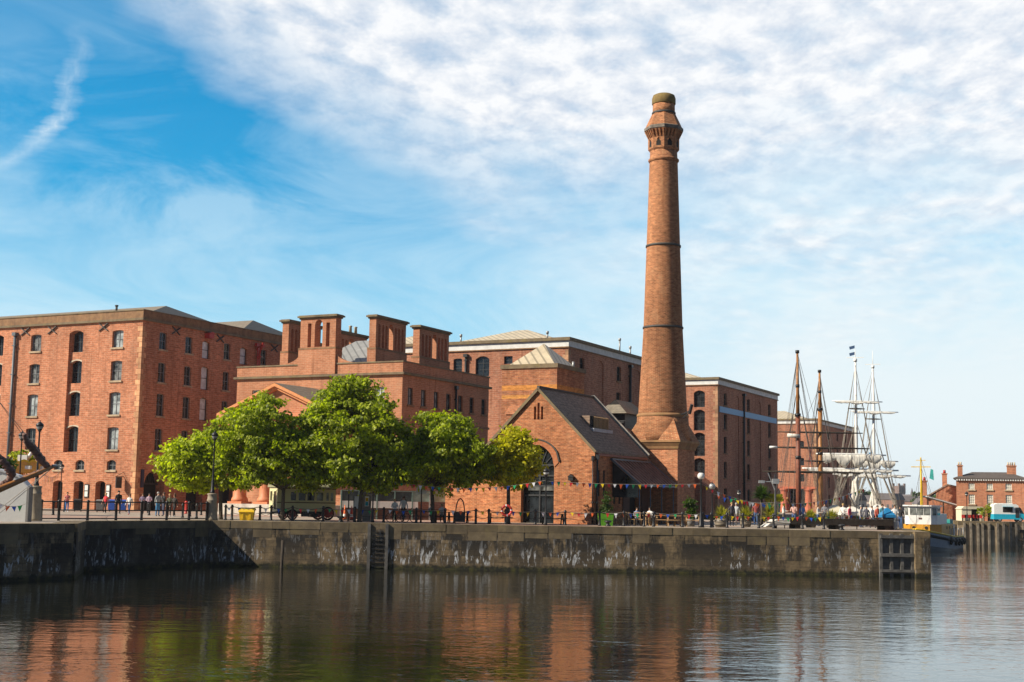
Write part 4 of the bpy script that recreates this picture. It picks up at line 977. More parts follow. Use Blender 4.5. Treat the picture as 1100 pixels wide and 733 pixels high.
# ------------------------------------------------------------------ trees
def leaf_mesh(b, lobes, n, size, rr, clump=0.55):
    vol = [l[3] ** 2 for l in lobes]; tot = sum(vol); pts = []
    for l, v in zip(lobes, vol):
        for _ in range(max(1, int(n * v / tot / 46))):
            while True:
                d = V3((rr.gauss(0, 1), rr.gauss(0, 1), rr.gauss(0, 1)))
                if d.length > 1e-3: break
            d.normalize(); q = rr.random() ** 0.36 * 1.06 if rr.random() > .12 else rr.uniform(1.0, 1.25)
            c = V3(l[:3]) + V3((d.x * l[3], d.y * l[3], d.z * l[3] * l[4])) * q
            pts.append((c, d))
    for c, out in pts:
        cs = clump * rr.uniform(0.6, 1.25); tilt = (out * .9 + V3((rr.gauss(0, .35), rr.gauss(0, .35), .55))).normalized()
        for _ in range(46):
            p = c + V3((rr.gauss(0, 1), rr.gauss(0, 1), rr.gauss(0, .55))) * cs * .5
            nrm = (tilt + V3((rr.gauss(0, .55), rr.gauss(0, .55), rr.gauss(0, .4)))).normalized()
            a = nrm.cross(V3((rr.gauss(0, 1), rr.gauss(0, 1), rr.gauss(0, 1)))).normalized(); e = nrm.cross(a)
            s = size * rr.uniform(.5, 1.5)
            n0 = len(b.v)
            b.v += [tuple(p - a * s * .55), tuple(p + e * s * .42 - nrm * s * .1), tuple(p + a * s * .55), tuple(p - e * s * .42 - nrm * s * .1)]
            b.f.append((n0, n0 + 1, n0 + 2, n0 + 3)); b.m.append(0); b.s.append(False)
def tree(px, y, lobes_px, n, mat, label, seed, name='plane_tree', size=.215, th=1.0):
    rr = random.Random(seed); base = GX(px, y)
    r = thing(name, label, 'tree', base)
    lobes = []
    for lx, ly, lr, dy in lobes_px:
        if ly > 500: ly -= 2
        p = D(lx, ly, base.y + dy) - base; k = lr * .98 / F * base.y; lobes.append((p.x, p.y, p.z, k, .86))
    core = list(lobes)
    for l in core:                                  # sprays that break the outline
        for _ in range(7):
            d = V3((rr.gauss(0, 1), rr.gauss(0, 1), rr.gauss(.15, .8))).normalized(); k = l[3] * rr.uniform(.22, .36); lobes.append((l[0] + d.x * l[3] * .98, l[1] + d.y * l[3] * .98, l[2] + d.z * l[3] * .86, k, .8))
    b = MB(); top = max(l[2] for l in core); low = min(l[2] - l[3] for l in core); fork = V3((rr.uniform(-.15, .15), rr.uniform(-.1, .1), max(1.9, low + .5)))
    tr = .13 * th
    b.tube([(0, 0, -.02), (0, 0, .2), (fork.x * .4, fork.y * .4, fork.z * .55), fork], [tr * 1.35, tr * 1.08, tr, tr * .92], 10)
    for l in core:
        e = V3(l[:3]) + V3((0, 0, l[3] * .3)); mid = fork.lerp(e, .5) + V3((rr.uniform(-.2, .2), rr.uniform(-.2, .2), .25))
        b.tube([fork - V3((0, 0, .15)), mid, e], [tr * .6, tr * .4, tr * .12], 6)
        for _ in range(4):
            d = V3((rr.gauss(0, 1), rr.gauss(0, 1), rr.gauss(0, .6))).normalized() * l[3] * .8; b.tube([mid.lerp(e, rr.uniform(.2, .9)), V3(l[:3]) + d], [tr * .22, tr * .06], 5)
    b.build('trunk', M.bark, r)
    b = MB(); leaf_mesh(b, lobes, n, size, rr); b.build('crown', mat, r, fix=False)
    return r
tree(237, 92.5, [(205, 492, 26, 0), (185, 498, 15, .5), (218, 482, 14, .3), (226, 505, 17, -.4), (207, 514, 18, 0), (188, 513, 13, .6)], 15000, M.leaf2, 'small light green street tree at the left end of the row', 1)
tree(303, 91.5, [(278, 470, 40, 0), (262, 452, 24, .6), (290, 446, 22, -.4), (256, 492, 24, 0), (298, 492, 32, -.6), (322, 468, 26, .7), (330, 500, 20, .3), (250, 512, 16, .6), (232, 470, 10, .2), (275, 512, 22, -.3), (314, 508, 24, .4), (244, 478, 14, .2), (333, 508, 18, 0), (250, 500, 18, .4)], 34000, M.leaf, 'broad green street tree beside the pale green wagon', 2)
tree(386, 92.0, [(376, 462, 44, 0), (380, 430, 26, .2), (352, 440, 22, .6), (406, 446, 24, -.5), (344, 478, 30, -.3), (412, 482, 30, .4), (366, 500, 30, -.6), (394, 504, 28, .5), (430, 500, 20, .3), (340, 506, 20, .4), (410, 515, 16, -.3), (372, 418, 12, 0), (336, 452, 18, .4), (426, 468, 14, .2), (384, 412, 9, .3), (364, 415, 8, -.2), (436, 505, 18, 0), (350, 512, 16, -.4)], 40000, M.leaf, 'tallest and fullest dark green street tree in the middle of the row', 3, th=1.1)
tree(465, 93.5, [(474, 482, 34, 0), (462, 462, 18, .4), (488, 464, 18, -.3), (448, 492, 24, .3), (438, 484, 16, .5), (524, 505, 12, .3), (502, 490, 24, -.4), (476, 508, 26, .2), (512, 502, 16, .4), (440, 508, 16, -.4), (500, 512, 16, 0), (478, 454, 10, .2)], 28000, M.leaf, 'green street tree with drooping low branches over the picnic tables', 4)
tree(546, 94.3, [(550, 494, 26, 0), (548, 476, 16, .3), (536, 492, 14, -.4), (562, 491, 14, .4), (549, 510, 19, -.2), (566, 505, 10, .2), (540, 512, 12, .3), (558, 472, 9, 0)], 13000, M.leaf_y, 'yellow green young tree before the arched window of the pump house', 5, name='maple_tree', size=.23)

# ------------------------------------------------------------------ street furniture
EV = V3((0.98, 0.2, 0)).normalized()
def lamp(px, y, h, label, kind='globe', base=0.0, r_=.05, gl=None, group=None, gr=.2):
    c = GX(px, y); r = thing('street_lamp', label, 'street lamp', c, 0, group)
    if base:
        b = MB(); b.lathe([(.42, -.02), (.42, .12), (.39, .2), (.31, base - .5), (.34, base - .46), (.34, base - .40), (.31, base - .36), (.29, base - .1), (.33, base - .06), (.33, base), (.2, base + .02)], n=20); b.build('stone_base', M.sill_l, r)
    b = MB(); b.lathe([(r_ * 2.6, 0), (r_ * 2.6, .12), (r_ * 1.9, .2), (r_ * 1.7, .8), (r_ * 1.15, .95), (r_, 1.1), (r_ * .8, h - base - .55), (r_ * 1.4, h - base - .5), (r_ * .8, h - base - .42)], n=12, z0=base); b.build('pole', M.iron, r)
    b = MB(); b.ball((0, 0, h - .22), gr, n=14); b.build('lamp_globe', gl or M.lamp_gl, r)
    b = MB(); b.lathe(([(.23, h - .22), (.21, h - .08)] if gr == .2 else [(.12, h - .01)]) + [(.1, h + .02), (.03, h + .06), (.02, h + .16)], n=14); b.lathe([(.06, h - .52), (.14, h - .40), (.15, h - .36)], n=12); b.build('lamp_cap', M.iron, r)
    return r
M.sill_l = stone('lamp_base_stone', (0.34, 0.285, 0.205), 0.3)
lamp(227, 89.1, 5.75, 'tall black lamp on a tapered stone base at the corner of the railing', base=1.75, r_=.06, gl=M.greyst)
lamp(37, 79, 5.7, 'tall black lamp on a stone drum base beside the white marquee', base=2.0, r_=.06, gl=M.greyst)
lamp(18.5, 86, 5.4, 'black lamp post rising behind the white marquee and carousel canopy', gl=M.greyst)
lamp(64, 128, 4.3, 'small far black lamp against the warehouse left of its ground floor doors')
lamp(400, 92, 3.95, 'black lamp post at the ladder recess between two street trees')
lamp(586, 92, 3.8, 'black lamp post in front of the arched window')
lamp(753, 93.5, 3.75, 'black lamp post with a white globe right of the chimney plinth', r_=.07, gr=.25)
lamp(765, 94.5, 3.05, 'shorter lamp with a silver globe beside the white globed lamp', gl=M.greyst, gr=.23)
lamp(794, 135, 3.0, 'small distant lamp in front of the blue banner warehouse')
lamp(1039, 170, 3.6, 'small lamp on the far quay at the corner of the square house')
def pole(px, y, h, label, r_=.05, top=None):
    c = GX(px, y); r = thing('flag_pole', label, 'pole', c); b = MB(); b.lathe([(r_ * 1.6, 0), (r_, .3), (r_ * .8, h)], n=8); b.build('pole', M.iron, r)
    if top: top(r, h)
    return r
def board_top(r, h): b = MB(); b.box(-.35, -.02, h - .5, .35, .02, h); b.build('sign_plate', M.lamp_gl, r)
pole(374, 96, 2.9, 'thin black pole left of the notice board'); pole(452, 94, 2.5, 'slim pole with a pale plate on top under the trees', top=board_top)
def spot_top(r, h):
    b = MB(); b.bar((-.9, 0, h - .5), (.5, 0, h - .5), .06); b.box(-1.15, -.12, h - .62, -.75, .12, h - .42); b.box(-.2, -.2, h - .65, .25, .2, h - .3); b.bar((-.5, 0, h + .1), (.05, 0, h - 1.3), .05); b.build('spotlights', M.greyst, r)
pole(833, 95, 3.75, 'dark pole carrying spotlights by the long timber footbridge', r_=.07, top=spot_top)

# railing along the shaded wall
def railing(A, B, posts, label, rails=(.12, .62, 1.12), h=1.2):
    A, B = V3((*A, 0)), V3((*B, 0)); d = B - A; L = d.length; r = thing('quay_railing', label, 'railing', A, math.atan2(d.y, d.x))
    for u in posts:
        b = MB(); b.lathe([(.09, 0), (.09, .06), (.085, .1), (.08, h - .1), (.11, h - .08), (.11, h - .02), (.03, h + .05)], (u * L, 0), 8); b.build('post', M.iron, r)
    b = MB()
    for z in rails: b.tube([(0, 0, z), (L, 0, z)], .042, 6)
    b.build('rails', M.iron, r)
RA, RB = (-27.9, 79.5), (-19.75, 88.75)
def upos(px):
    k = ray(px, 555); A, B = V3((*RA, 0)), V3((*RB, 0)); d = (B - A); n = V3((-d.y, d.x, 0)); t_ = (A - CP).dot(n) / k.dot(n); return (CP + k * t_ - A).dot(d) / d.length_squared
railing(RA, RB, [upos(p) for p in (44, 63, 94, 124.5, 152, 179, 203, 222)], 'black three bar iron railing along the top of the shaded quay wall')

ORD = ['first', 'second', 'third', 'fourth', 'fifth', 'sixth', 'seventh', 'eighth', 'ninth', 'tenth', 'eleventh', 'twelfth', 'thirteenth', 'fourteenth', 'fifteenth', 'sixteenth', 'seventeenth', 'eighteenth', 'nineteenth', 'twentieth']
def ordn(i): return ORD[i] if i < 20 else 'twenty ' + ORD[i - 20]
def make_bollard(h):
    r = thing('bollard', '', 'bollard'); b = MB(); b.lathe([(.11, 0), (.11, .08), (.085, .12), (.075, h * .8), (.1, h * .82), (.1, h * .86), (.075, h * .9), (.085, h * .96), (.04, h)], n=10); b.build('shaft', M.iron, r)
    b = MB(); b.lathe([(.12, 0), (.12, .05)], n=10, z0=h * .84); b.build('collar', M.iron, r); return r
proto = make_bollard(1.05)
bol = [242, 249, 279, 291, 314, 347, 381, 412, 447, 478, 511, 525, 543, 575, 607, 644, 670, 692, 702, 733, 755, 764, 781, 798, 815, 831, 862, 885]
def edge_y(px): return 90.6 + (px - 240) * .0042 + .9
bpts = []
for i, px in enumerate(bol):
    o = proto if i == 0 else copy_tree(proto); o.location = GX(px, edge_y(px)); bpts.append(V3(o.location))
    tag(o, ordn(i) + ' black bollard from the left along the edge of the long quay wall', 'bollard', 'black bollards along the quay edge')
for i, (px, y) in enumerate(((57, 100), (69, 118), (196, 98), (204, 104), (211, 97), (216, 112), (160, 106))):
    o = copy_tree(proto); o.location = GX(px, y); tag(o, ordn(i) + ' black bollard from the left on the paving behind the railing', 'bollard', 'bollards behind the railing')
for A, B, lab in ((0, 8, 'thin black chain hung between the bollards in front of the wagon'), (8, 15, 'thin black chain hung between the bollards by the picnic tables'), (15, 27, 'thin black chain hung between the bollards along the terrace')):
    b = MB(); c0 = bpts[A]
    for p, q in zip(bpts[A:B], bpts[A + 1:B + 1]):
        for z in (.92, .5): b.tube([p.lerp(q, k / 6) - c0 + Z * (z - .13 * 4 * (k / 6) * (1 - k / 6)) for k in range(7)], .016, 4, caps=False)
    tag(b.build('chain', M.iron, loc=c0), lab, 'chain')

CYC = ['white', 'orange', 'blue', 'green', 'yellow', 'red']
def bunting(pts, label, sp=.42, sag=.25, start=0, w=.24, h=.31, hide=()):
    c0 = pts[0]; r = thing('bunting', label, 'bunting', c0, 0, 'strings of coloured pennants')
    line = []
    for p, q in zip(pts, pts[1:]):
        n = max(2, int((q - p).length / sp)); line += [p.lerp(q, k / n) - Z * (sag * 4 * (k / n) * (1 - k / n)) for k in range(n)]
    line.append(pts[-1])
    b = MB(); b.tube([p - c0 for p in line], .012, 4, m=0, caps=False); b.build('cord', M.rope_l, r)
    for k, p in enumerate(line[1:-1][:99]):
        d = (line[k + 2] - line[k]).normalized(); sw = V3((R.uniform(-.06, .06), R.uniform(-.1, .1), 0)); b = MB(); q = p - c0; n = d.cross(Z) * .004
        hh = h * R.uniform(.8, 1.15); A = [q - d * w / 2, q + d * w / 2, q + sw - Z * hh]; b.poly([a + n for a in A]); b.poly([a - n for a in A][::-1])
        b.build('pennant', PEN[CYC[(k + start) % 6]], r, fix=False)
def at_h(px, y, z): p = GX(px, y); p.z = z; return p
bunting([at_h(403, 92, D(403, 513.5, 92).z), at_h(586, 92, D(586, 516, 92).z)], 'upper string of coloured pennants sagging under the trees to the arched window lamp', sag=.62)
bunting([at_h(586, 92, D(586, 517, 92).z), at_h(753, 93.5, D(753, 520, 93.5).z)], 'upper string of coloured pennants across the pump house awning', sag=.12, start=2)
bunting([at_h(753, 93.5, D(753, 520, 93.5).z), at_h(833, 95, D(833, 543, 95).z)], 'string of pennants dropping from the white globed lamp to the spotlight pole', sag=.3, start=4)
bunting([at_h(765, 94.5, D(765, 530, 94.5).z), at_h(833, 95, D(833, 540, 95).z)], 'lower short string of pennants from the silver globed lamp', sag=.25, start=1)
bunting([at_h(833, 95, D(833, 541, 95).z), at_h(932, 100, D(932, 524, 100).z)], 'string of pennants rising towards the masts in front of the tall ship', sag=.4, start=3)
bunting([p + Z * .93 for p in bpts[0:9]], 'low string of pennants along the bollards in front of the wagon', sag=.12)
bunting([p + Z * .96 for p in bpts[8:16]], 'low string of pennants along the bollards by the picnic tables', sag=.12, start=2)
bunting([p + Z * .96 for p in bpts[15:22]], 'low string of pennants along the bollards before the terrace tables', sag=.1, start=5)
bunting([p + Z * .94 for p in bpts[21:28]], 'dense low string of pennants along the bollards before the spiky plants', sag=.16, start=1, sp=.3)
bunting([at_h(885, 96, .95), at_h(915, 97, 1.0), at_h(955, 98, .95)], 'low string of pennants over the timber footbridge', sag=.15, start=3, sp=.4)
bunting([at_h(-6, 74.3, 1.1), at_h(27, 75.2, 1.0)], 'short string of pennants on the side of the white marquee', sag=.2, sp=.3, h=.34, w=.26)
bunting([at_h(44, 78, D(44, 509, 78).z), at_h(64, 120, 3.9)], 'small string of pennants running from the bowsprit to the warehouse', sag=.5, sp=2.0, w=.5, h=.6)

# mooring bollards, low and heavy
for px, y, lab in ((366, 90.6, 'low iron mooring bollard on the coping beside the wagon'), (653, 91.4, 'low iron mooring bollard on the coping before the green planter'), (904, 91.6, 'low iron mooring bollard on the coping under the footbridge')):
    b = MB(); b.lathe([(.2, 0), (.2, .06), (.13, .1), (.12, .22), (.24, .28), (.24, .34), (.1, .38)], n=14); tag(b.build('mooring_bollard', M.iron, loc=GX(px, y, .02)), lab, 'bollard')

def grit_bin():
    c = GX(265, 91.6); r = thing('grit_bin', 'bright yellow grit bin with a sloping lid on the quay edge', 'bin', c, .05)
    b = MB(); b.hexa([(-.42, -.3, 0), (.42, -.3, 0), (.42, .3, 0), (-.42, .3, 0), (-.5, -.36, .55), (.5, -.36, .55), (.5, .36, .68), (-.5, .36, .68)])
    for x in (-.25, .25): b.box(x - .06, -.37, .08, x + .06, -.3, .5)
    b.build('body', M.yellow, r)
    b = MB(); b.hexa([(-.55, -.42, .56), (.55, -.42, .56), (.55, .42, .72), (-.55, .42, .72), (-.5, -.36, .66), (.5, -.36, .66), (.5, .4, .86), (-.5, .4, .86)]); b.build('lid', M.yellow, r)
grit_bin()
def wheelie(px, y, mat, label):
    r = thing('wheelie_bin', label, 'bin', GX(px, y), R.uniform(-.3, .3)); b = MB(); b.hexa([(-.26, -.3, .1), (.26, -.3, .1), (.26, .3, .1), (-.26, .3, .1), (-.31, -.38, 1.0), (.31, -.38, 1.0), (.31, .36, 1.0), (-.31, .36, 1.0)]); b.build('body', mat, r)
    b = MB(); b.hexa([(-.33, -.42, 1.0), (.33, -.42, 1.0), (.33, .4, 1.0), (-.33, .4, 1.0), (-.3, -.36, 1.07), (.3, -.36, 1.07), (.3, .4, 1.12), (-.3, .4, 1.12)]); b.build('lid', mat, r)
    for x in (-.27, .27):
        b = MB(); b.tube([(x - .03, .3, .1), (x + .03, .3, .1)], .1, 10); b.build('wheel', M.rubber, r)
wheelie(131.5, 122, M.blue_bin, 'bright blue wheeled bin right of the man in black'); wheelie(120, 124, M.blue_bin, 'blue wheeled bin left of the man in black'); wheelie(83, 120, M.rubber, 'black wheeled bin outside the leftmost ground floor doors'); wheelie(107, 118, M.grey, 'dark grey wheeled bin left of the red vested woman')
b = MB(); b.lathe([(.13, 0), (.13, .08), (.11, .1), (.11, .9), (.15, .95), (.15, 1.02), (.06, 1.12)], n=12); tag(b.build('fire_post', M.lift, loc=GX(199.5, 118)), 'small red post in the shade of the warehouse', 'post')
# timber mooring dolphins and cones
def cone(px, y, mat, label, h=.75):
    r = thing('traffic_cone', label, 'traffic cone', GX(px, y)); b = MB(); b.box(-.2, -.2, 0, .2, .2, .05); b.build('base', M.rubber, r)
    b = MB(); b.lathe([(.15, .05), (.12, .25), (.08, .5), (.03, h)], n=14); b.build('cone', mat, r)
    b = MB(); b.lathe([(.123, .24), (.089, .45)], n=14, caps=False); b.build('reflective_sleeve', M.white, r)
cone(370, 100, M.orange, 'tall orange and white traffic cone left of the notice board', 1.1); cone(377.5, 99, M.lift, 'red and white traffic cone close to the notice board', 1.05)
b_ = thing('notice_board', 'white notice board on a dark stand beside the trunk of the tallest tree', 'sign', GX(383, 94), .05)
b = MB(); b.box(-.2, -.03, .9, .2, .03, 1.75); b.build('board', M.white, b_); b = MB(); b.box(-.25, -.06, 0, -.2, .06, 1.8); b.box(.2, -.06, 0, .25, .06, 1.8); b.box(-.2, -.05, 1.752, .2, .05, 1.8); b.build('frame', M.iron, b_)
b_ = thing('information_totem', 'grey information totem with a small coloured poster', 'sign', GX(393.5, 95.5), .05)
b = MB(); b.box(-.3, -.1, 0, .3, .1, 1.95); b.build('body', M.grey, b_); b = MB(); b.box(-.14, -.115, 1.05, .16, -.102, 1.75); b.build('poster', M.graph, b_)
b = MB(); b.box(-.1, -.122, 1.4, .1, -.116, 1.65); b.build('poster_picture', M.yellow, b_.children[1]); b = MB(); b.box(-.1, -.122, 1.1, .1, -.116, 1.36); b.build('poster_picture', M.cyan, b_.children[1])

def picnic(px, y, rz, label, mat=None):
    mat = mat or M.timber_d; r = thing('picnic_table', label, 'picnic table', GX(px, y), rz, 'picnic tables on the quay'); b = MB()
    for k in range(5): b.box(-.9, -.36 + k * .15, .72, .9, -.24 + k * .15, .76)
    b.build('table_top', mat, r)
    for s in (-1, 1):
        b = MB(); b.box(-.9, s * .72 - .13, .42, .9, s * .72 + .13, .46); b.build('seat', mat, r)
    for x in (-.65, .65):
        b = MB(); b.bar((x, -.25, .72), (x, -.7, 0), .09, .05); b.bar((x, .25, .72), (x, .7, 0), .09, .05); b.bar((x, -.8, .39), (x, .8, .39), .05, .08); b.build('leg_frame', mat, r)
picnic(478, 95, .1, 'dark picnic table with a woman in white sitting at it'); picnic(492, 96, -.05, 'dark picnic table right of the seated woman in white'); picnic(457, 95.5, .05, 'dark picnic table at the foot of the drooping tree'); picnic(537, 95.5, 0.02, 'low dark picnic table left of the lifebuoy'); picnic(594, 94.6, .1, 'dark picnic table in front of the arched window')
for k, (px, y) in enumerate(((715, 97.3), (727, 96.4), (741, 97.0))): picnic(px, y, R.uniform(-.2, .2), ('pale timber picnic table under the awning corner', 'pale timber picnic table before the chimney plinth', 'pale timber picnic table left of the white globed lamp')[k], M.bench)
def chair(px, y, rz, label):
    r = thing('terrace_chair', label, 'chair', GX(px, y), rz, 'wooden terrace chairs'); b = MB(); b.box(-.24, -.24, .43, .24, .24, .47); b.build('seat', M.bench, r)
    for x in (-.21, .21):
        for yy in (-.21, .21):
            b = MB(); b.bar((x, yy, 0), (x, yy, .43 if yy < 0 else .95), .05); b.build('leg', M.bench, r)
    b = MB()
    for z in (.6, .74, .88): b.box(-.19, .19, z, .19, .23, z + .07)
    b.build('backrest', M.bench, r)
for k, (px, y, rz) in enumerate(((664, 96.5, .3), (669, 97.5, -1.4), (679, 96.2, 1.2), (685, 97.5, 2.9), (693.5, 96.6, -.8), (700, 97.5, 1.6))): chair(px, y, rz, ordn(k) + ' wooden terrace chair from the left right of the green planter')
def ttable(px, y, label):
    r = thing('terrace_table', label, 'table', GX(px, y)); b = MB(); b.lathe([(.4, 0), (.4, .04)], n=20, z0=.71); b.build('table_top', M.bench, r)
    for k in range(4):
        b = MB(); t = PI / 4 + k * PI / 2; b.bar((.3 * math.cos(t), .3 * math.sin(t), 0), (.22 * math.cos(t), .22 * math.sin(t), .71), .05); b.build('leg', M.bench, r)
ttable(674, 97, 'round wooden terrace table nearest the green planter'); ttable(696, 96.8, 'round wooden terrace table under the awning posts')

def spiky(b, n, L, rr, spread=1.0, z0=0.0, w=.045):
    for _ in range(n):
        a = rr.uniform(0, 2 * PI); el = rr.uniform(.15, 1.45) ; l = L * rr.uniform(.65, 1.1); d = V3((math.cos(a) * math.cos(el) * spread, math.sin(a) * math.cos(el) * spread, math.sin(el))); s = d.cross(Z).normalized() * w
        p0 = V3((0, 0, z0)); p1 = p0 + d * l * .55; p2 = p0 + d * l - Z * l * .22 * math.cos(el)
        b.poly([p0 - s * .6, p0 + s * .6, p1 + s, p1 - s]); b.poly([p1 - s, p1 + s, p2])
def pot_plant(px, y, label, mat, h=1.0, pot=.42, kind='barrel_planter', n=170):
    r = thing('potted_plant', label, 'plant', GX(px, y)); b = MB(); b.lathe([(pot * .8, 0), (pot, .25), (pot, .42), (pot * .86, .62), (pot * .7, .62)], n=18); pt = b.build('barrel', M.timber, r)
    b = MB(); b.lathe([(pot * .93, .12), (pot * .97, .17)], n=18, caps=False); b.lathe([(pot * 1.01, .44), (pot * .97, .49)], n=18, caps=False); b.build('hoop', M.iron, pt)
    b = MB(); spiky(b, n, h, random.Random(int(px)), z0=.6); b.build('foliage', mat, r, fix=False)
pot_plant(775, 95.5, 'straw green spiky plant in a barrel beside the silver globed lamp', M.leaf_s, 1.05, .5); pot_plant(801, 99, 'straw green spiky plant in a barrel left of the palm tree', M.leaf_s, 1.1); pot_plant(828, 98.5, 'tall yellow green spiky plant in a barrel at the spotlight pole', M.leaf_s, 1.35); pot_plant(871, 101, 'yellow spiky plant in a barrel behind the footbridge', M.leaf_s, .9); pot_plant(893, 102, 'low yellow spiky plant before the white ship mast', M.leaf_s, .9)
def planter():
    r = thing('planter_box', 'bright lime green planter box with a dark bushy shrub by the awning', 'planter', GX(650.5, 94.2), .1)
    b = MB(); b.hexa([(-.42, -.4, 0), (.42, -.4, 0), (.42, .4, 0), (-.42, .4, 0), (-.5, -.46, .85), (.5, -.46, .85), (.5, .46, .85), (-.5, .46, .85)]); b.build('box', M.green, r)
    b = MB(); leaf_mesh(b, [(0, 0, 1.3, .36, 1.4), (.05, 0, 1.9, .22, 1.7)], 1100, .1, random.Random(3), .25); b.build('shrub', M.leaf_d, r, fix=False)
planter()
def bush(px, y, h, w, mat, label, pot=True):
    r = thing('shrub', label, 'shrub', GX(px, y)); b = MB()
    b.lathe([(.28, 0), (.34, .5), (.3, .52)], n=14) if pot else b.tube([(0, 0, 0), (0, 0, h * .5)], .08, 6); b.build('pot' if pot else 'stem', M.grey if pot else M.bark, r)
    b = MB(); leaf_mesh(b, [(0, 0, h * .62, w, h * .42 / w)], 900, .16, random.Random(int(px)), .3); b.build('foliage', mat, r, fix=False)
bush(742, 98.5, 1.9, .3, M.leaf_d, 'dark shrub in a pot at the foot of the chimney plinth'); bush(1057, 171.5, 2.2, 1.1, M.leaf, 'round green bush in front of the square house', False)
def palm():
    r = thing('palm_tree', 'small spiky headed palm tree before the blue banner warehouse', 'tree', GX(818, 100)); b = MB(); b.tube([(0, 0, 0), (.05, 0, 1.2), (0, 0, 2.1)], [.12, .1, .09], 8); b.build('trunk', M.bark, r)
    b = MB(); spiky(b, 300, 1.15, random.Random(5), z0=2.1, w=.05); spiky(b, 120, .9, random.Random(6), z0=2.0); b.build('crown', M.leaf_d, r, fix=False)
    b = MB(); 
    for k in range(130):
        a = R.uniform(-.5, 1.0); p = V3((.25 + 1.25 * R.random(), R.uniform(-.3, .3), 2.2 + R.uniform(-.25, .2))); b.poly([p, p + V3((.22, .05, .08)), p + V3((.1, .1, -.16))])
    b.build('flower_plumes', M.leaf_s, r, fix=False)
palm()
def lifebuoy():
    r = thing('lifebuoy_post', 'red and white lifebuoy on a dark post at the yellow green tree', 'lifebuoy', GX(544, 92.3)); b = MB(); b.box(-.06, -.04, 0, .06, .04, 1.3); b.box(-.3, -.02, .55, .3, .02, .62); b.build('post', M.iron, r)
    b = MB(); n = 24
    for k in range(n):
        pass
    ring = [(.33 * math.cos(2 * PI * k / n), -.1, .95 + .33 * math.sin(2 * PI * k / n)) for k in range(n + 1)]
    for k in range(n): b.tube([ring[k], ring[k + 1]], .085, 8, m=1 if k % 6 == 0 else 0, caps=False)
    b.build('ring', [M.lift, M.white], r)
lifebuoy()
def hoop():
    r = thing('cycle_hoop', 'tall dark arched metal frame among the picnic tables', 'frame', GX(494, 93.5)); b = MB(); b.tube([(.3 * math.cos(t * PI / 12), 0, .75 + .95 * math.sin(t * PI / 12)) for t in range(13)], .04, 8); b.box(-.36, -.3, .1, .36, .3, .76); b.build('litter_bin', M.iron, r)
hoop()
def terrace_screen():
    p = GX(366, 104); q = GX(480, 106); d = q - p; L = d.length; r = thing('terrace_screen', 'glazed terrace screen with a white band and brown panels under the trees', 'screen', p, math.atan2(d.y, d.x))
    b = MB(); b.box(0, 0, 0, L, .08, .88); b.build('brown_panel', M.brown_p, r); b = MB(); b.box(-.02, -.05, .88, L * .72, .13, 1.4); b.build('white_band', M.white, r)
    n = 6
    for k in range(n):
        b = MB(); b.box(L * k / n + .05, .02, 1.41, L * (k + 1) / n - .05, .05, 2.15); b.build('glass_panel', M.pane_g if k >= 4 else M.pane_k, r)
    for k in range(n + 1):
        b = MB(); b.box(L * k / n - .05, -.06, 0, L * k / n + .05, .14, 2.2); b.build('post', M.greyst if k == 5 else M.teal_d, r)
    b = MB(); b.box(0, -.03, 2.16, L, .1, 2.24); b.build('top_rail', M.teal_d, r)
M.pane_g = glassy('pale_green_glass', (0.30, 0.42, 0.36), .1, .3); M.pane_k = glassy('dark_green_glass', (0.05, 0.055, 0.05), .1, .4); M.teal_d = plain('grey_green_frame', (0.16, 0.24, 0.21), .5)
terrace_screen()
def footbridge():
    p = GX(836, 94.6); q = GX(958, 95.8); d = q - p; L = d.length; r = thing('timber_footbridge', 'long dark timber swing footbridge lying along the quay under the masts', 'footbridge', p, math.atan2(d.y, d.x))
    for y0 in (-.25, .9):
        b = MB(); b.box(.8, y0, .3, L, y0 + .3, .68); b.build('beam', M.timber_d, r)
    b = MB()
    for k in range(int(L / .3)): b.box(.8 + k * .3, -.2, .685, 1.06 + k * .3, 1.15, .74)
    b.build('deck', M.timber_d, r)
    for u in (1.2, L * .5, L - .6):
        b = MB(); b.box(u, -.2, 0, u + .35, 1.15, .3); b.build('bearer', M.timber_d, r)
    b = MB(); b.hexa([(-1.0, -.2, .12), (.75, -.2, .3), (.75, 1.0, .3), (-1.0, 1.0, .12), (-.2, -.25, .62), (.78, -.25, .66), (.78, 1.05, .66), (-.2, 1.05, .62)])
    b.box(-.95, -.27, .36, .78, -.2, .48); b.build('white_end', M.offwhite, r)
    for u in (.3, .9, L * .26, L * .5, L * .75, L - .1):
        b = MB(); b.tube([(u, 1.2, 0), (u, 1.2, 1.75)], .035, 6); b.build('rail_post', M.iron, r)
footbridge()
M.cream_c = plain('cream_canvas', (0.66, 0.60, 0.44), .8, var=.1)
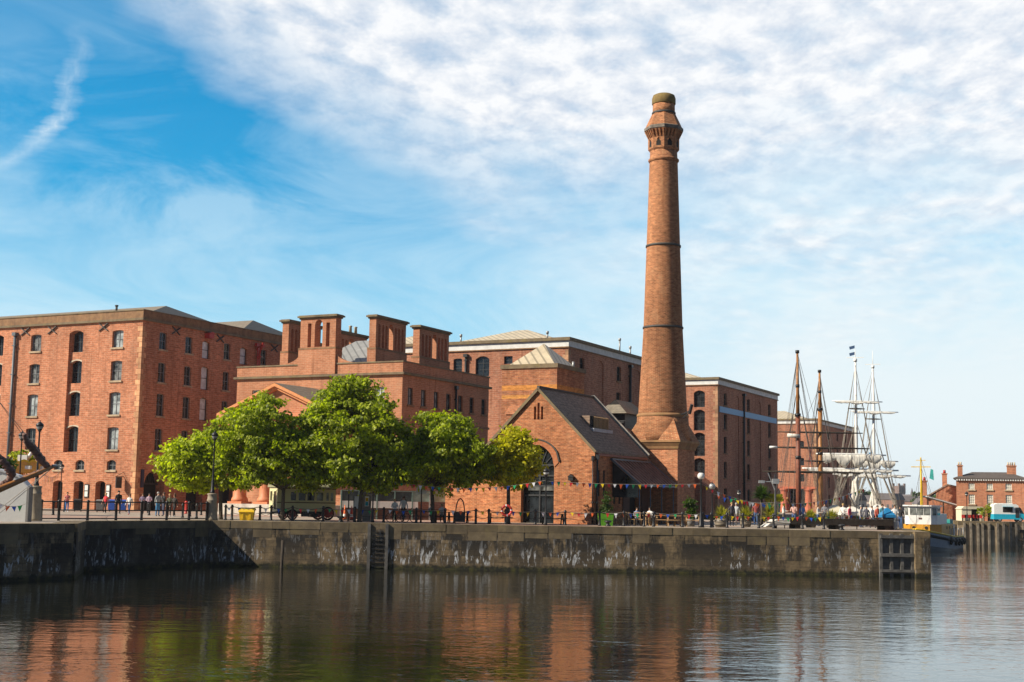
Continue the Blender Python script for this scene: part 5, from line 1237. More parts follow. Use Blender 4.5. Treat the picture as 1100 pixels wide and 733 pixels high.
# ------------------------------------------------------------------ pale green wagon
def wagon():
    a = math.radians(26); c = GX(297, 95.2); r = thing('living_wagon', 'pale green vintage living wagon with maroon spoked wheels behind the tree trunk', 'wagon', c, a)
    L, w, z0, z1 = 4.3, 2.0, .62, 2.35
    fs = Face((0, 0, 0), X, -Y); fe = Face((0, w, 0), -Y, -X); ops = [Op(u0, u1, 1.35, 2.0, 0, .06) for u0, u1 in ((.95, 1.4), (1.5, 2.1), (2.15, 2.75), (2.85, 3.4), (3.55, 3.82), (3.88, 4.15))]
    eo = [Op(.25, .75, 1.3, 2.05, .12, .06), Op(1.2, 1.8, .7, 2.05, .12, .06)]
    b = MB(); panel(b, fs, 0, L, z0, z1, ops); panel(b, fe, 0, w, z0, z1, eo); b.poly([(0, w, z0), (L, w, z0), (L, w, z1), (0, w, z1)]); b.poly([(L, 0, z0), (L, w, z0), (L, w, z1), (L, 0, z1)]); b.poly([(0, 0, z0), (L, 0, z0), (L, w, z0), (0, w, z0)])
    b.build('body', M.cream_g, r)
    for o in ops: window(r, fs, o, M.pane_d if o.u0 < 2.8 else M.pane_p, M.cream_g, 1, 1, fw=.035)
    for o in eo: window(r, fe, o, M.brown_p if o.z0 < 1 else M.pane_d, M.cream_g, 1, 1, fw=.04, name='window' if o.z0 > 1 else 'door')
    b = MB(); n = 8; prof = [(w / 2 - (w / 2 + .12) * math.cos(PI * k / n), z1 + .28 * math.sin(PI * k / n)) for k in range(n + 1)]
    b.prism(prof + [(w + .12, z1 - .06), (-.12, z1 - .06)], -.12, L + .1, axis='x'); b.build('roof', M.cream_roof, r)
    b = MB(); b.box(-.02, -.02, z1 - .16, L + .02, -.001, z1 - .09); b.box(-.02, -.02, 1.2, L + .02, -.001, 1.26); b.build('trim', M.brown_p, r)
    b = MB(); b.box(.1, .15, .42, L - .1, w - .15, .6); b.box(-.9, w / 2 - .1, .42, .1, w / 2 + .1, .52); b.build('chassis', M.iron, r)
    b = MB(); b.box(1.85, -.05, .25, 2.35, .3, .6); b.build('under_box', M.iron, r)
    def wheel(x, y, R_):
        h = bpy.data.objects.new('wheel', None); COL.objects.link(h); h.parent = r; h.location = (x, y, R_)
        b = MB(); b.tube([(0, -.02, 0), (0, .02, 0)], R_ * .66, 20); b.build('wheel_disc', M.maroon, h); b = MB(); n = 26
        ring = [(R_ * .9 * math.cos(2 * PI * k / n), 0, R_ * .9 * math.sin(2 * PI * k / n)) for k in range(n + 1)]
        b.tube(ring, R_ * .11, 8, caps=False); b.build('tyre', M.rubber, h)
        b = MB(); b.tube([(q[0] * .86, 0, q[2] * .86) for q in ring], R_ * .07, 6, caps=False); b.tube([(0, -.1, 0), (0, .1, 0)], R_ * .2, 10)
        for k in range(10): t_ = 2 * PI * k / 10; b.bar((0, 0, 0), (R_ * .8 * math.cos(t_), 0, R_ * .8 * math.sin(t_)), .05)
        b.build('rim', M.maroon, h)
    for x, R_ in ((1.1, .38), (3.7, .48)):
        wheel(x, -.12, R_); wheel(x, w + .12, R_)
    b = MB(); b.tube([(2.9, .2, .4), (2.9, w - .2, .4)], .2, 12); b.build('tank', M.iron, r)
M.cream_roof = plain('wagon_roof_canvas', (0.27, 0.26, 0.16), .8)
wagon()

# ------------------------------------------------------------------ ice cream van and far quay things
def van():
    c = GX(1068, 169.5); r = thing('ice_cream_van', 'white and turquoise ice cream van with an open hatch on the far quay', 'van', c, math.radians(-4))
    L, w = 4.0, 1.7
    b = MB(); b.prism([(0, .3), (3.2, .3), (3.2, .95), (0, .95)], 0, w); b.prism([(3.2, .3), (L, .3), (L, .75), (3.75, .95), (3.2, 1.15)], .05, w - .05); b.build('lower_body', M.cyan, r)
    b = MB(); b.prism([(.02, .95), (3.2, .95), (3.0, 2.05), (2.7, 2.2), (.15, 2.2), (.02, 2.05)], .01, w - .01); b.build('upper_body', M.white, r)
    b = MB(); b.prism([(3.22, 1.16), (3.72, .97), (3.3, 1.75), (3.08, 1.85)], .08, w - .08); b.build('windscreen', M.pane_d, r)
    b = MB(); b.box(1.1, -.02, 1.2, 2.3, .03, 1.85); b.build('serving_hatch', M.dark, r)
    b = MB(); b.box(1.05, -.4, 1.86, 2.35, -.02, 1.9); b.build('hatch_flap', M.cyan, r)
    b = MB(); b.box(2.62, -.02, .5, 3.1, .02, 1.8); b.build('cab_door', M.frame_d, r)
    for x in (.7, 3.2):
        for y in (.02, w - .2):
            b = MB(); b.tube([(x, y, .3), (x, y + .18, .3)], .3, 16); wh = b.build('wheel', M.rubber, r)
            b = MB(); b.tube([(x, y - .01, .3), (x, y + .19, .3)], .16, 12); b.build('rim', M.greyst, wh)
    b = MB(); b.box(.4, .3, 2.2, 2.4, 1.4, 2.3); b.build('roof_sign', M.white, r)
van()
def stall(c, w, d, h, mat, label, name='market_stall', rz=0.0):
    r = thing(name, label, 'stall', c, rz); b = MB(); b.hexa([(-w / 2, -d / 2, h * .68), (w / 2, -d / 2, h * .68), (w / 2, d / 2, h * .68), (-w / 2, d / 2, h * .68), (-w * .08, -d * .08, h), (w * .08, -d * .08, h), (w * .08, d * .08, h), (-w * .08, d * .08, h)]); b.box(-w / 2, -d / 2, h * .56, w / 2, d / 2, h * .679); b.build('canopy', mat, r)
    for x in (-1, 1):
        for y in (-1, 1):
            b = MB(); b.box(x * (w / 2 - .06) - .04, y * (d / 2 - .06) - .04, 0, x * (w / 2 - .06) + .04, y * (d / 2 - .06) + .04, h * .56); b.build('leg', M.greyst, r)
    b = MB(); b.box(-w * .4, -d * .3, 0, w * .4, 0, .9); b.build('counter', M.brown_p, r)
c = GX(1045, 173); r = thing('white_marquee', 'cream white marquee with a dark doorway beside the square house', 'tent', c)
b = MB(); b.box(-1.4, 0, 0, -.15, 2.2, 1.5); b.box(.75, 0, 0, 1.5, 2.2, 1.5); b.box(-.15, .6, 0, .75, 2.2, 1.5); b.prism([(-1.5, 1.5), (1.6, 1.5), (1.2, 1.85), (-1.1, 1.85)], -.1, 2.3); b.build('canvas', M.cream_c, r)
b = MB(); b.box(-.13, .5, 0, .73, .59, 1.48); b.build('doorway', M.dark, r)
for k in range(6):
    px = 1036 + k * 3.4; b = thing('picnic_bench', ordn(k) + ' small red bench from the left before the cream marquee on the far quay', 'bench', GX(px, 170.3)); q = MB(); q.box(-.3, -.15, .38, .3, .15, .44); q.box(-.3, .1, .44, .3, .15, .8); q.build('seat', M.lift, b); q = MB(); q.box(-.26, -.12, 0, -.2, .12, .38); q.box(.2, -.12, 0, .26, .12, .38); q.build('leg_frame', M.iron, b)
c = GX(1022, 178); r = thing('lean_to_canopy', 'pale slanting canopy roof between the tug and the square house', 'canopy', c); b = MB(); b.hexa([(-3.2, 0, 3.0), (2.3, 0, 1.55), (2.3, 2, 1.55), (-3.2, 2, 3.0), (-3.2, 0, 3.15), (2.3, 0, 1.7), (2.3, 2, 1.7), (-3.2, 2, 3.15)]); b.build('roof', M.frieze, r)
for x in (-3, -1, .8, 2.2): b = MB(); b.box(x - .06, 0, 0, x + .06, .12, 1.6 + (2.2 - x) * .26); b.build('post', M.timber_d, r)

# ------------------------------------------------------------------ ships
def hull(b, L, B, zk, g0, g1, g2, nose=.55, m=0, m2=1, split=None, n=24):
    """x from 0 (stern) to L (bow); gunwale heights at stern, waist, bow."""
    rings = []
    for i in range(n + 1):
        t_ = i / n
        f = (1 - max(0, (t_ - nose) / (1 - nose)) ** 2.2) * (min(1, .72 + t_ * 1.2)); f = max(f, .012)
        g = g1 + (g0 - g1) * max(0, 1 - t_ / .45) ** 2 + (g2 - g1) * max(0, (t_ - .45) / .55) ** 2
        h = B / 2 * f; x = L * t_; rk = (.5 if t_ > .95 else 0)
        w = zk + (g - zk) * .38
        rings.append([(x, -h, g), (x, -h * 1.0, (g + w) / 2), (x, -h * .93, w), (x - rk, -h * .55, zk + .3), (x - rk, 0, zk), (x - rk, h * .55, zk + .3), (x, h * .93, w), (x, h, (g + w) / 2), (x, h, g)])
    for i in range(n):
        for k in range(8): b.poly([rings[i][k], rings[i][k + 1], rings[i + 1][k + 1], rings[i + 1][k]], m2 if (split and k in (0, 7)) else m, True)
        p, q = rings[i], rings[i + 1]; b.poly([(p[0][0], p[0][1] * .97, p[0][2] - .45), (q[0][0], q[0][1] * .97, q[0][2] - .45), (q[8][0], q[8][1] * .97, q[8][2] - .45), (p[8][0], p[8][1] * .97, p[8][2] - .45)], 2)
    b.poly(rings[0], m)
    return rings
def yard(r, mast, z, half, mat, rad=.1, dirv=V3((0, 1, 0)), name='yard', off=V3((.25, 0, 0)), tilt=0.0):
    c = V3((mast[0], mast[1], z)) + off; b = MB(); e = dirv * half; e2 = Z * tilt
    b.tube([c - e - e2, c - e * .5 - e2 * .5, c, c + e * .5 + e2 * .5, c + e + e2], [rad * .5, rad * .85, rad, rad * .85, rad * .5], 8); return b.build(name, mat, r)
def furled(r, mast, z, half, drop, mat, dirv=V3((0, 1, 0)), seed=0, name='furled_sail', off=V3((.35, 0, 0)), tilt=0.0):
    rr = random.Random(seed); c = V3((mast[0], mast[1], z)) + off; n = 70; k = 8; b = MB(); base = len(b.v); ng = max(3, round(half * 1.1))
    fw = V3((dirv.y, -dirv.x, 0))
    for i in range(n + 1):
        t_ = i / n * 2 - 1; d = drop * (.28 + (.35 + .37 * abs(math.cos(t_ * 2.6))) * abs(math.sin(PI * ng * (t_ + 1) / 2)) ** .55 * (1 - t_ * t_) ** .3) * rr.uniform(.9, 1.1)
        th = .13 + .13 * (1 - t_ * t_) * rr.uniform(.6, 1.3); p = c + dirv * half * t_ * .94 + Z * tilt * t_
        for j in range(k):
            a = 2 * PI * j / k; b.v.append(tuple(p + fw * th * math.cos(a) * (1.2 if math.sin(a) < 0 else .8) - Z * (d * .5) + Z * math.sin(a) * d * .5 * rr.uniform(.92, 1.05)))
    for i in range(n):
        for j in range(k): b.f.append((base + i * k + j, base + i * k + (j + 1) % k, base + (i + 1) * k + (j + 1) % k, base + (i + 1) * k + j)); b.m.append(0); b.s.append(True)
    return b.build(name, mat, r)
def shrouds(r, mast, zt, spread, zb, n, mat, back=1.2, rad=.022, rat=True):
    for s in (-1, 1):
        b = MB(); top = V3((mast[0], mast[1], zt)); ft = [V3((mast[0] - back + 2 * back * k / (n - 1) - .3, s * spread, zb)) for k in range(n)]
        for f in ft: b.tube([f, top], rad, 4, caps=False)
        if rat:
            k = 1
            while k < 16:
                u = k / 17; b.tube([ft[0].lerp(top, u), ft[-1].lerp(top, u)], rad * .7, 4, caps=False); k += 1
        b.build('shrouds', mat, r)
def stays(r, pairs, mat, rad=.02):
    for p, q in pairs:
        b = MB(); b.tube([p, q], rad, 4, caps=False); b.build('stay', mat, r)
def zat(px, py, y): return D(px, py, y).z

M.navy_f = plain('navy_flag', (0.03, 0.07, 0.16), .8)
def white_ship():
    ya, yb = 160.0, 178.0; pa, pb = GX(921, ya), GX(940, yb); d = pa - pb; ang = math.atan2(d.y, d.x); L = 31.0
    # keel runs from the after mast to the fore mast and on to the bow, towards the viewer
    u = d.normalized(); st = pb - u * 10; st.z = 0
    r = thing('tall_ship', 'white two masted tall ship with white masts and furled square sails', 'sailing ship', st, ang)
    def loc(p): q = p - st; return (q.dot(u), q.dot(V3((-u.y, u.x, 0))))
    A, Bm = loc(pa), loc(pb)
    b = MB(); hull(b, L, 6.4, -4.6, .9, .35, 1.3, m=0, m2=0); b.build('hull', [M.white, M.navy, M.timber], r)
    b = MB(); b.box(4, -1.6, -.1, 9, 1.6, 1.5); b.box(14, -1.3, -.1, 18, 1.3, 1.2); b.build('deckhouse', M.white, r)
    side = V3((0, 1, 0)); 
    for mast, yy, px0, pyt, pyc in ((A, ya, 921, 375, 387), (Bm, yb, 940, 377, 394)):
        zt, zc = zat(px0, pyt, yy), zat(px0, pyc, yy)
        b = MB(); b.tube([(mast[0], mast[1], -1), (mast[0], mast[1], zc * .55), (mast[0], mast[1], zc)], [.22, .19, .13], 12); ms = b.build('mast', M.white, r)
        b = MB(); b.tube([(mast[0], mast[1], zc - .3), (mast[0], mast[1], zt)], [.06, .03], 6); b.bar((mast[0], mast[1] - 1.0, zc + .3), (mast[0], mast[1] + 1.0, zc + .3), .08); b.tube([(mast[0], mast[1], zc - .2), (mast[0], mast[1], zc + .15)], [.22, .22], 10); b.build('masthead', M.white, ms)
        shrouds(r, mast, zc * .97, 2.9, .6, 4, M.rope_l); shrouds(r, mast, zc * .62, 3.0, .6, 6, M.rope_l, 1.7, .03); shrouds(r, mast, zc * .42, 3.1, .3, 7, M.rope_l, 2.6, .022)
    vi = V3((0, 1, 0))
    def Yd(mast, y, x0, x1, py, mat, rad, py2=None):
        c = (x0 + x1) / 2; s = (x1 - x0) / 2 / F * y; p = GX(c, y); q = loc(p); z = zat(c, py, y); 
        dirw = V3((1, 0, 0)); dl = V3((dirw.dot(u), dirw.dot(V3((-u.y, u.x, 0))), 0)).normalized()
        return (q[0], q[1]), z, s, dl
    for y, x0, x1, py, mat, rad, drop in ((ya, 896, 950, 431.6, M.white, .11, .35), (yb, 916, 967, 442.7, M.white, .11, .35), (ya, 913, 931, 439.5, M.timber, .1, 0), (yb, 931, 949, 450.5, M.timber, .1, 0),
                                          (ya, 878, 953, 488.5, M.white, .15, 1.55), (yb, 916, 966, 495.5, M.white, .14, 1.4), (ya, 863, 966, 504.5, M.white, .17, .6), (yb, 896, 979, 510.5, M.white, .15, .5)):
        (mx, my), z, s, dl = Yd(A if y == ya else Bm, y, x0, x1, py, mat, rad)
        yard(r, (mx, my), z, s, mat, rad, dl, off=V3((.35, 0, 0)), tilt=s * -.008)
        if drop: furled(r, (mx, my), z - .05, s * .93, drop, M.offwhite, dl, int(x0), off=V3((.55, 0, 0)))
    ha, hb = zat(921, 387, ya), zat(940, 394, yb)
    b = MB(); b.tube([(L - 2, 0, 1.0), (L + 6, 0, 3.0)], [.2, .1], 8); b.build('bowsprit', M.white, r)
    stays(r, [((A[0], A[1], ha * .98), (L + 5.5, 0, 2.9)), ((A[0], A[1], ha * .6), (L + 2, 0, 2.0)), ((A[0], A[1], ha * .8), (L + 4, 0, 2.5)), ((Bm[0], Bm[1], hb * .98), (A[0], A[1], ha * .6)), ((Bm[0], Bm[1], hb * .6), (A[0], A[1], 1.5)), ((Bm[0], Bm[1], hb * .95), (0, 0, 1.5)), ((Bm[0], Bm[1], hb * .95), (0, 2.6, .9)), ((Bm[0], Bm[1], hb * .9), (2, -2.8, .9)),
              ((A[0], A[1], ha * .9), (A[0] - 5, 3.0, .6)), ((A[0], A[1], ha * .9), (A[0] - 5, -3.0, .6))], M.rope_l)
    for k, (mast, z, mt) in enumerate(((A, zat(921, 373, ya), M.navy_f), (A, zat(921, 380, ya), M.navy_f), (Bm, zat(940, 487, yb), M.blue))):
        b = MB(); b.hexa([(mast[0] + i * .8 * (1 if k else -.1) * 0 + .0, mast[1] + .02 + .9 * i * -1, z - .3 * j - .25 * i) for (i, j) in ((0, 1), (1, 1), (1, 1), (0, 1), (0, -1), (1, -1), (1, -1), (0, -1))]) if 0 else b.prism([(mast[1] - .05, z + .2), (mast[1] - .7, z + .05), (mast[1] - .62, z - .3), (mast[1] - .05, z - .15)], mast[0] - .02, mast[0] + .02, axis='x'); b.build('flag', mt, r)
    # loose canvas and rope falls hanging by the masts
    for mast, z in ((A, 4.5), (Bm, 3.6)):
        b = MB(); rr = random.Random(int(z * 10))
        for k in range(5): b.tube([(mast[0] + .4, mast[1] + rr.uniform(-.5, .4), z + rr.uniform(0, 2.2)), (mast[0] + .5, mast[1] + rr.uniform(-.5, .3), z - 1.5), (mast[0] + .4, mast[1] + rr.uniform(-.6, .4), z - 3)], [.1, .22, .12], 6)
        b.build('hanging_canvas', M.offwhite, r)
white_ship()
def brown_ship():
    y1, y2 = 136.0, 152.0; p1, p2 = GX(858, y1), GX(882, y2); d = p1 - p2; u = d.normalized(); ang = math.atan2(d.y, d.x); st = p2 - u * 8; st.z = 0; L = 29.0
    r = thing('wooden_sailing_ship', 'dark wooden sailing ship with two varnished brown masts and black yards', 'sailing ship', st, ang)
    pv = V3((-u.y, u.x, 0))
    def loc(p): q = p - st; return (q.dot(u), q.dot(pv))
    A, Bm = loc(p1), loc(p2)
    b = MB(); hull(b, L, 5.6, -4.4, .5, .0, .8); b.build('hull', [M.navy, M.timber_d, M.timber], r)
    for mast, yy, px0, pyt, pym, lower in ((A, y1, 858, 377, 446, M.mast_red), (Bm, y2, 882, 398, 440, M.mast)):
        zt, zm = zat(px0, pyt, yy), zat(px0, pym, yy)
        b = MB(); b.tube([(*mast, -1), (*mast, zm)], [.27, .24], 12); ms = b.build('lower_mast', lower, r)
        b = MB(); b.tube([(*mast, zm - .4), (*mast, zt)], [.2, .11], 10); b.build('topmast', M.mast, ms)
        b = MB()
        for z in (zm, zm + (zt - zm) * .45, zt - .1, zm * .6): b.tube([(*mast, z - .15), (*mast, z + .15)], .3 if z <= zm else .2, 10)
        b.bar((mast[0] - .7, mast[1], zm - .2), (mast[0] + .7, mast[1], zm - .2), .12); b.build('mast_bands', M.iron, ms)
        shrouds(r, mast, zm + (zt - zm) * .45, 2.3, .2, 4, M.rope, 1.2, .02); shrouds(r, mast, zt * .97, 2.5, .2, 3, M.rope, 1.6, .018, False)
    for y, x0, x1, py, mat, rad in ((y2, 836, 928, 465, M.timber_d, .11), (y2, 828, 935, 481.5, M.timber_d, .13), (y2, 820, 928, 507.5, M.timber_d, .14), (y2, 865, 887, 495.6, M.timber_d, .1)):
        c = (x0 + x1) / 2; s = (x1 - x0) / 2 / F * y; q = loc(GX(c, y)); z = zat(c, py, y); dl = V3((u.x, pv.x, 0)).normalized()
        yd = yard(r, q, z, s, mat, rad, dl, off=V3((.3, 0, 0)))
        if x0 == 828:
            b = MB(); e = V3((q[0] + .3, q[1], z)) - dl * s; b.tube([e, e + dl * .9], .13, 8); b.build('white_yard_tip', M.white, yd)
    z1, z2 = zat(858, 379, y1), zat(882, 400, y2)
    stays(r, [((*A, z1), (*Bm, z2 * .55)), ((*Bm, z2), (1, 0, .8)), ((*A, z1), (L + 3, 0, 2.2)), ((*A, z1 * .6), (L, 0, 1.2)), ((*Bm, z2 * .9), (*A, z1 * .5)), ((*Bm, z2), (3, 2.2, .3)), ((*Bm, z2), (3, -2.2, .3)), ((*A, z1), (A[0] - 4, 2.3, .2)), ((*A, z1), (A[0] - 4, -2.3, .2))], M.rope)
    b = MB(); b.tube([(L - 2, 0, .8), (L + 3.5, 0, 2.3)], [.17, .1], 8); b.build('bowsprit', M.mast, r)
    b = MB(); b.tube([(A[0] + .4, A[1] + .2, zat(858, 469, y1)), (A[0] + .4, A[1] - 1.0, zat(858, 468, y1))], .2, 8); b.build('furled_canvas', M.offwhite, r)
brown_ship()
M.hull_g = plain('grey_blue_bulwark', (0.16, 0.19, 0.24), .4)
def tug():
    bow, stern = V3((41.6, 139.0, 0)), V3((50.6, 158.0, 0)); d = bow - stern; L = d.length; u = d.normalized(); r = thing('tug_boat', 'tug boat with white wheelhouse, ochre casing, yellow mast and dark blue hull', 'tug boat', stern, math.atan2(d.y, d.x))
    b = MB(); rg = hull(b, L, 5.6, -5.6, -1.55, -1.5, -.6, nose=.6, m=0, m2=1, split=True); b.build('hull', [M.navy, M.hull_g, M.timber], r)
    for k, (mt, dz, rad, nm) in enumerate(((M.yellow, .02, .09, 'gunwale'), (M.rubber, -.42, .16, 'rubbing_band'))):
        b = MB()
        for s in (0, 8): b.tube([(q[s][0], q[s][1] * 1.01, q[s][2] + dz) for q in rg], rad, 6)
        b.build(nm, mt, r)
    x0, x1 = L * .40, L * .80
    b = MB(); b.prism([(x0 - 1.5, -2.0), (x1 - .8, -1.95), (x1 + .9, -1.0), (x1 + .9, 1.0), (x1 - .8, 1.95), (x0 - 1.5, 2.0)], -2.0, -.15, axis='z'); cs = b.build('casing', M.ochre, r)
    for s in (-1, 1):
        for k in range(3):
            b = MB(); b.tube([(x0 - .5 + k * 2.2, s * 1.98, -.5), (x0 - .5 + k * 2.2, s * 2.03, -.5)], .17, 12); b.build('porthole', M.pane_d, cs)
    for yy in (-.9, .9):
        b = MB(); b.tube([(x1 + .85, yy * .7, -.5), (x1 + .94, yy * .7, -.5)], .17, 12); b.build('porthole', M.pane_d, cs)
    wh = MB(); wx0, wx1 = x1 - 2.4, x1 + .7; oct_ = [(wx0, -1.65), (wx1 - .5, -1.65), (wx1, -1.1), (wx1, 1.1), (wx1 - .5, 1.65), (wx0, 1.65)]
    wh.prism(oct_, -.14, 1.72, axis='z'); w = wh.build('wheelhouse', M.white, r)
    b = MB(); b.prism([(x * 1.0 + (.2 if x > wx0 + 1 else -.2), y * 1.1) for x, y in oct_], 1.725, 1.86, axis='z'); b.build('wheelhouse_roof', M.white, w)
    for y0 in (-1.02, -.32, .38):
        b = MB(); b.box(wx1 - .02, y0, .82, wx1 + .02, y0 + .64, 1.55); b.build('window', M.pane_w, w)
    for s in (-1, 1):
        for k in range(2): b = MB(); b.box(wx0 + .3 + k * 1.2, s * 1.65 - .02, .82, wx0 + 1.2 + k * 1.2, s * 1.65 + .02, 1.55); b.build('window', M.pane_w, w)
        b = MB(); b.bar((wx1 - .43, s * 1.59, 1.18), (wx1 - .08, s * 1.22, 1.18), .05, .73); b.build('window', M.pane_w, w)
    b = MB(); b.box(wx1, -.15, .38, wx1 + .03, .18, .55); b.build('name_board', M.brown_p, w)
    b = MB(); b.box(x0 - 5.5, -1.6, -2.0, x0 - 1.52, 1.6, -.2); b.box(x0 - 1.5, -1.3, -.14, wx0 - .01, 1.3, .95); b.build('after_house', M.white, r)
    pm = (wx1 - 1.2, 0); zt = 1.65 + (545.8 - 494) / F * 146
    b = MB(); b.tube([(*pm, 1.8), (*pm, zt)], [.15, .07], 8); b.bar((pm[0], -1.0, zt - 1.0), (pm[0], 1.0, zt - 1.0), .09); b.bar((pm[0], -.5, zt - .3), (pm[0], .5, zt - .3), .06); b.build('mast', M.yellow, r)
    b = MB(); b.prism([(1.0, zt - 1.2), (1.25, zt - 1.3), (1.3, zt - 2.4), (.85, zt - 2.2)], pm[0] - .02, pm[0] + .02, axis='x'); b.build('flag', M.teal, r)
    stays(r, [((*pm, zt), (x0 - 8, 0, -1.5)), ((*pm, zt), (L - .5, 0, -.5)), ((*pm, zt - 1), (pm[0] - 2, 1.6, -.2)), ((*pm, zt - 1), (pm[0] - 2, -1.6, -.2))], M.rope)
    b = MB(); b.lathe([(.5, .9), (.5, 1.5), (.55, 1.5), (.55, 1.65), (.42, 1.65)], (wx0 - 1.2, 0), 16); b.build('funnel', M.white, r)
    b = MB(); b.box(x0 - 5.0, -1.5, -.19, x0 - 2.5, 1.5, .35); b.build('canvas_cover', M.teal, r)
    for k in range(9):
        for s in (-1, 1):
            b = MB(); b.tube([(1 + k * 1.4, s * 2.3, -2.0), (1 + k * 1.4, s * 2.3, -.6)], .045, 6); b.build('stanchion', M.greyst, r)
    b = MB(); b.lathe([(.8, 0), (.85, .12), (.6, .3)], (3.5, .8), 12, z0=-1.9); b.build('rope_coil', M.yellow, r); b = MB(); b.lathe([(.5, 0), (.55, .12), (.4, .5)], (5.5, -.8), 12, z0=-1.9); b.build('rope_coil', M.yellow, r)
    for k in range(6):
        q = rg[2 + k * 3]
        for s in (0, 8):
            b = MB(); n = 12; c = V3(q[s]) - Z * .55; b.tube([c + V3((.3 * math.cos(2 * PI * i / n), (-.12 if s == 0 else .12), .3 * math.sin(2 * PI * i / n))) for i in range(n + 1)], .12, 6, caps=False); b.build('tyre_fender', M.rubber, r)
M.pane_w = glassy('wheelhouse_glass', (0.17, 0.18, 0.17), .1, .5)
tug()
def left_ship():
    tip = D(58.5, 501, 62.0); q = D(0, 525.5, 59.9); dirv = (q - tip); h = V3((dirv.x, dirv.y, 0)); r = thing('moored_schooner', 'wooden bowsprit with tan furled sails reaching in at the left edge', 'sailing ship', (tip.x, tip.y, 0), math.atan2(-h.y, -h.x))
    ax = -h.normalized(); pv = V3((-ax.y, ax.x, 0))
    def lc(p): v = p - V3((tip.x, tip.y, 0)); return V3((v.dot(ax), v.dot(pv), v.z))
    T, Q = lc(tip), lc(q); e = T + (Q - T) * 2.6
    b = MB(); b.tube([e, Q, T.lerp(Q, .5), T], [.17, .15, .11, .07], 10); b.build('bowsprit', M.spar_br, r)
    b = MB(); b.tube([T - V3((.12, 0, 0)), T + V3((.1, 0, 0.03))], .075, 8); b.build('spar_cap', M.greyst, r)
    b = MB(); hull(b, 20, 5, -4.4, .3, -.3, .9); 
    for i, v in enumerate(b.v): b.v[i] = (v[0] - 20 - 5.6, v[1] + Q.y * 1.6, v[2] - .2)
    b.build('hull', [M.navy, M.navy, M.timber], r)
    def sailtube(px, rad, nm, seed, y0=62, y1=60.5):
        rr = random.Random(seed); pts = []; n = 34
        for i in range(n + 1):
            t_ = i / n * (len(px) - 1); k = min(int(t_), len(px) - 2); f = t_ - k; x = px[k][0] * (1 - f) + px[k + 1][0] * f; y = px[k][1] * (1 - f) + px[k + 1][1] * f
            pts.append(lc(D(x + rr.uniform(-.4, .4), y + rr.uniform(-.5, .5), y0 + (y1 - y0) * i / n)))
        b = MB(); b.tube(pts, [rad * (.55 + .45 * math.sin(PI * min(1, i / n * 1.1))) * rr.uniform(.72, 1.2) for i in range(n + 1)], 10); return b.build(nm, M.sailp, r)
    sailtube([(53, 502), (49, 500), (41, 490), (37, 483), (32, 479), (28, 474), (26, 466)], .19, 'furled_sail', 1); sailtube([(52, 503.5), (40, 509), (28, 512.5), (22, 515)], .13, 'furled_sail', 2, 61.9, 61)
    sailtube([(10, 517), (13, 509), (8, 502), (2, 494), (-6, 486)], .2, 'furled_sail', 3, 60.6, 60); sailtube([(12, 515), (6, 519), (-2, 523)], .15, 'furled_sail', 4, 60.6, 60.2)
    mast = lc(D(-60, 520, 55.5)); 
    stays(r, [(lc(D(55, 501.5, 61.8)), lc(D(-18, 410, 58.5))), (lc(D(26, 470, 61.0)), lc(D(-20, 405, 58.5))), (T, lc(D(2, 545, 61.8))), (lc(D(56, 503, 62)), lc(D(-10, 560, 59.5))), (lc(D(10, 517, 60.6)), lc(D(-14, 540, 59.5))), (lc(D(8, 502, 60.4)), lc(D(-30, 440, 58)))], M.rope_l, .014)
    b = MB(); m0 = lc(D(-75, 480, 53)); b.tube([(m0.x, m0.y, -1), (m0.x, m0.y, 13)], [.22, .14], 10); b.build('mast', M.mast, r)
left_ship()

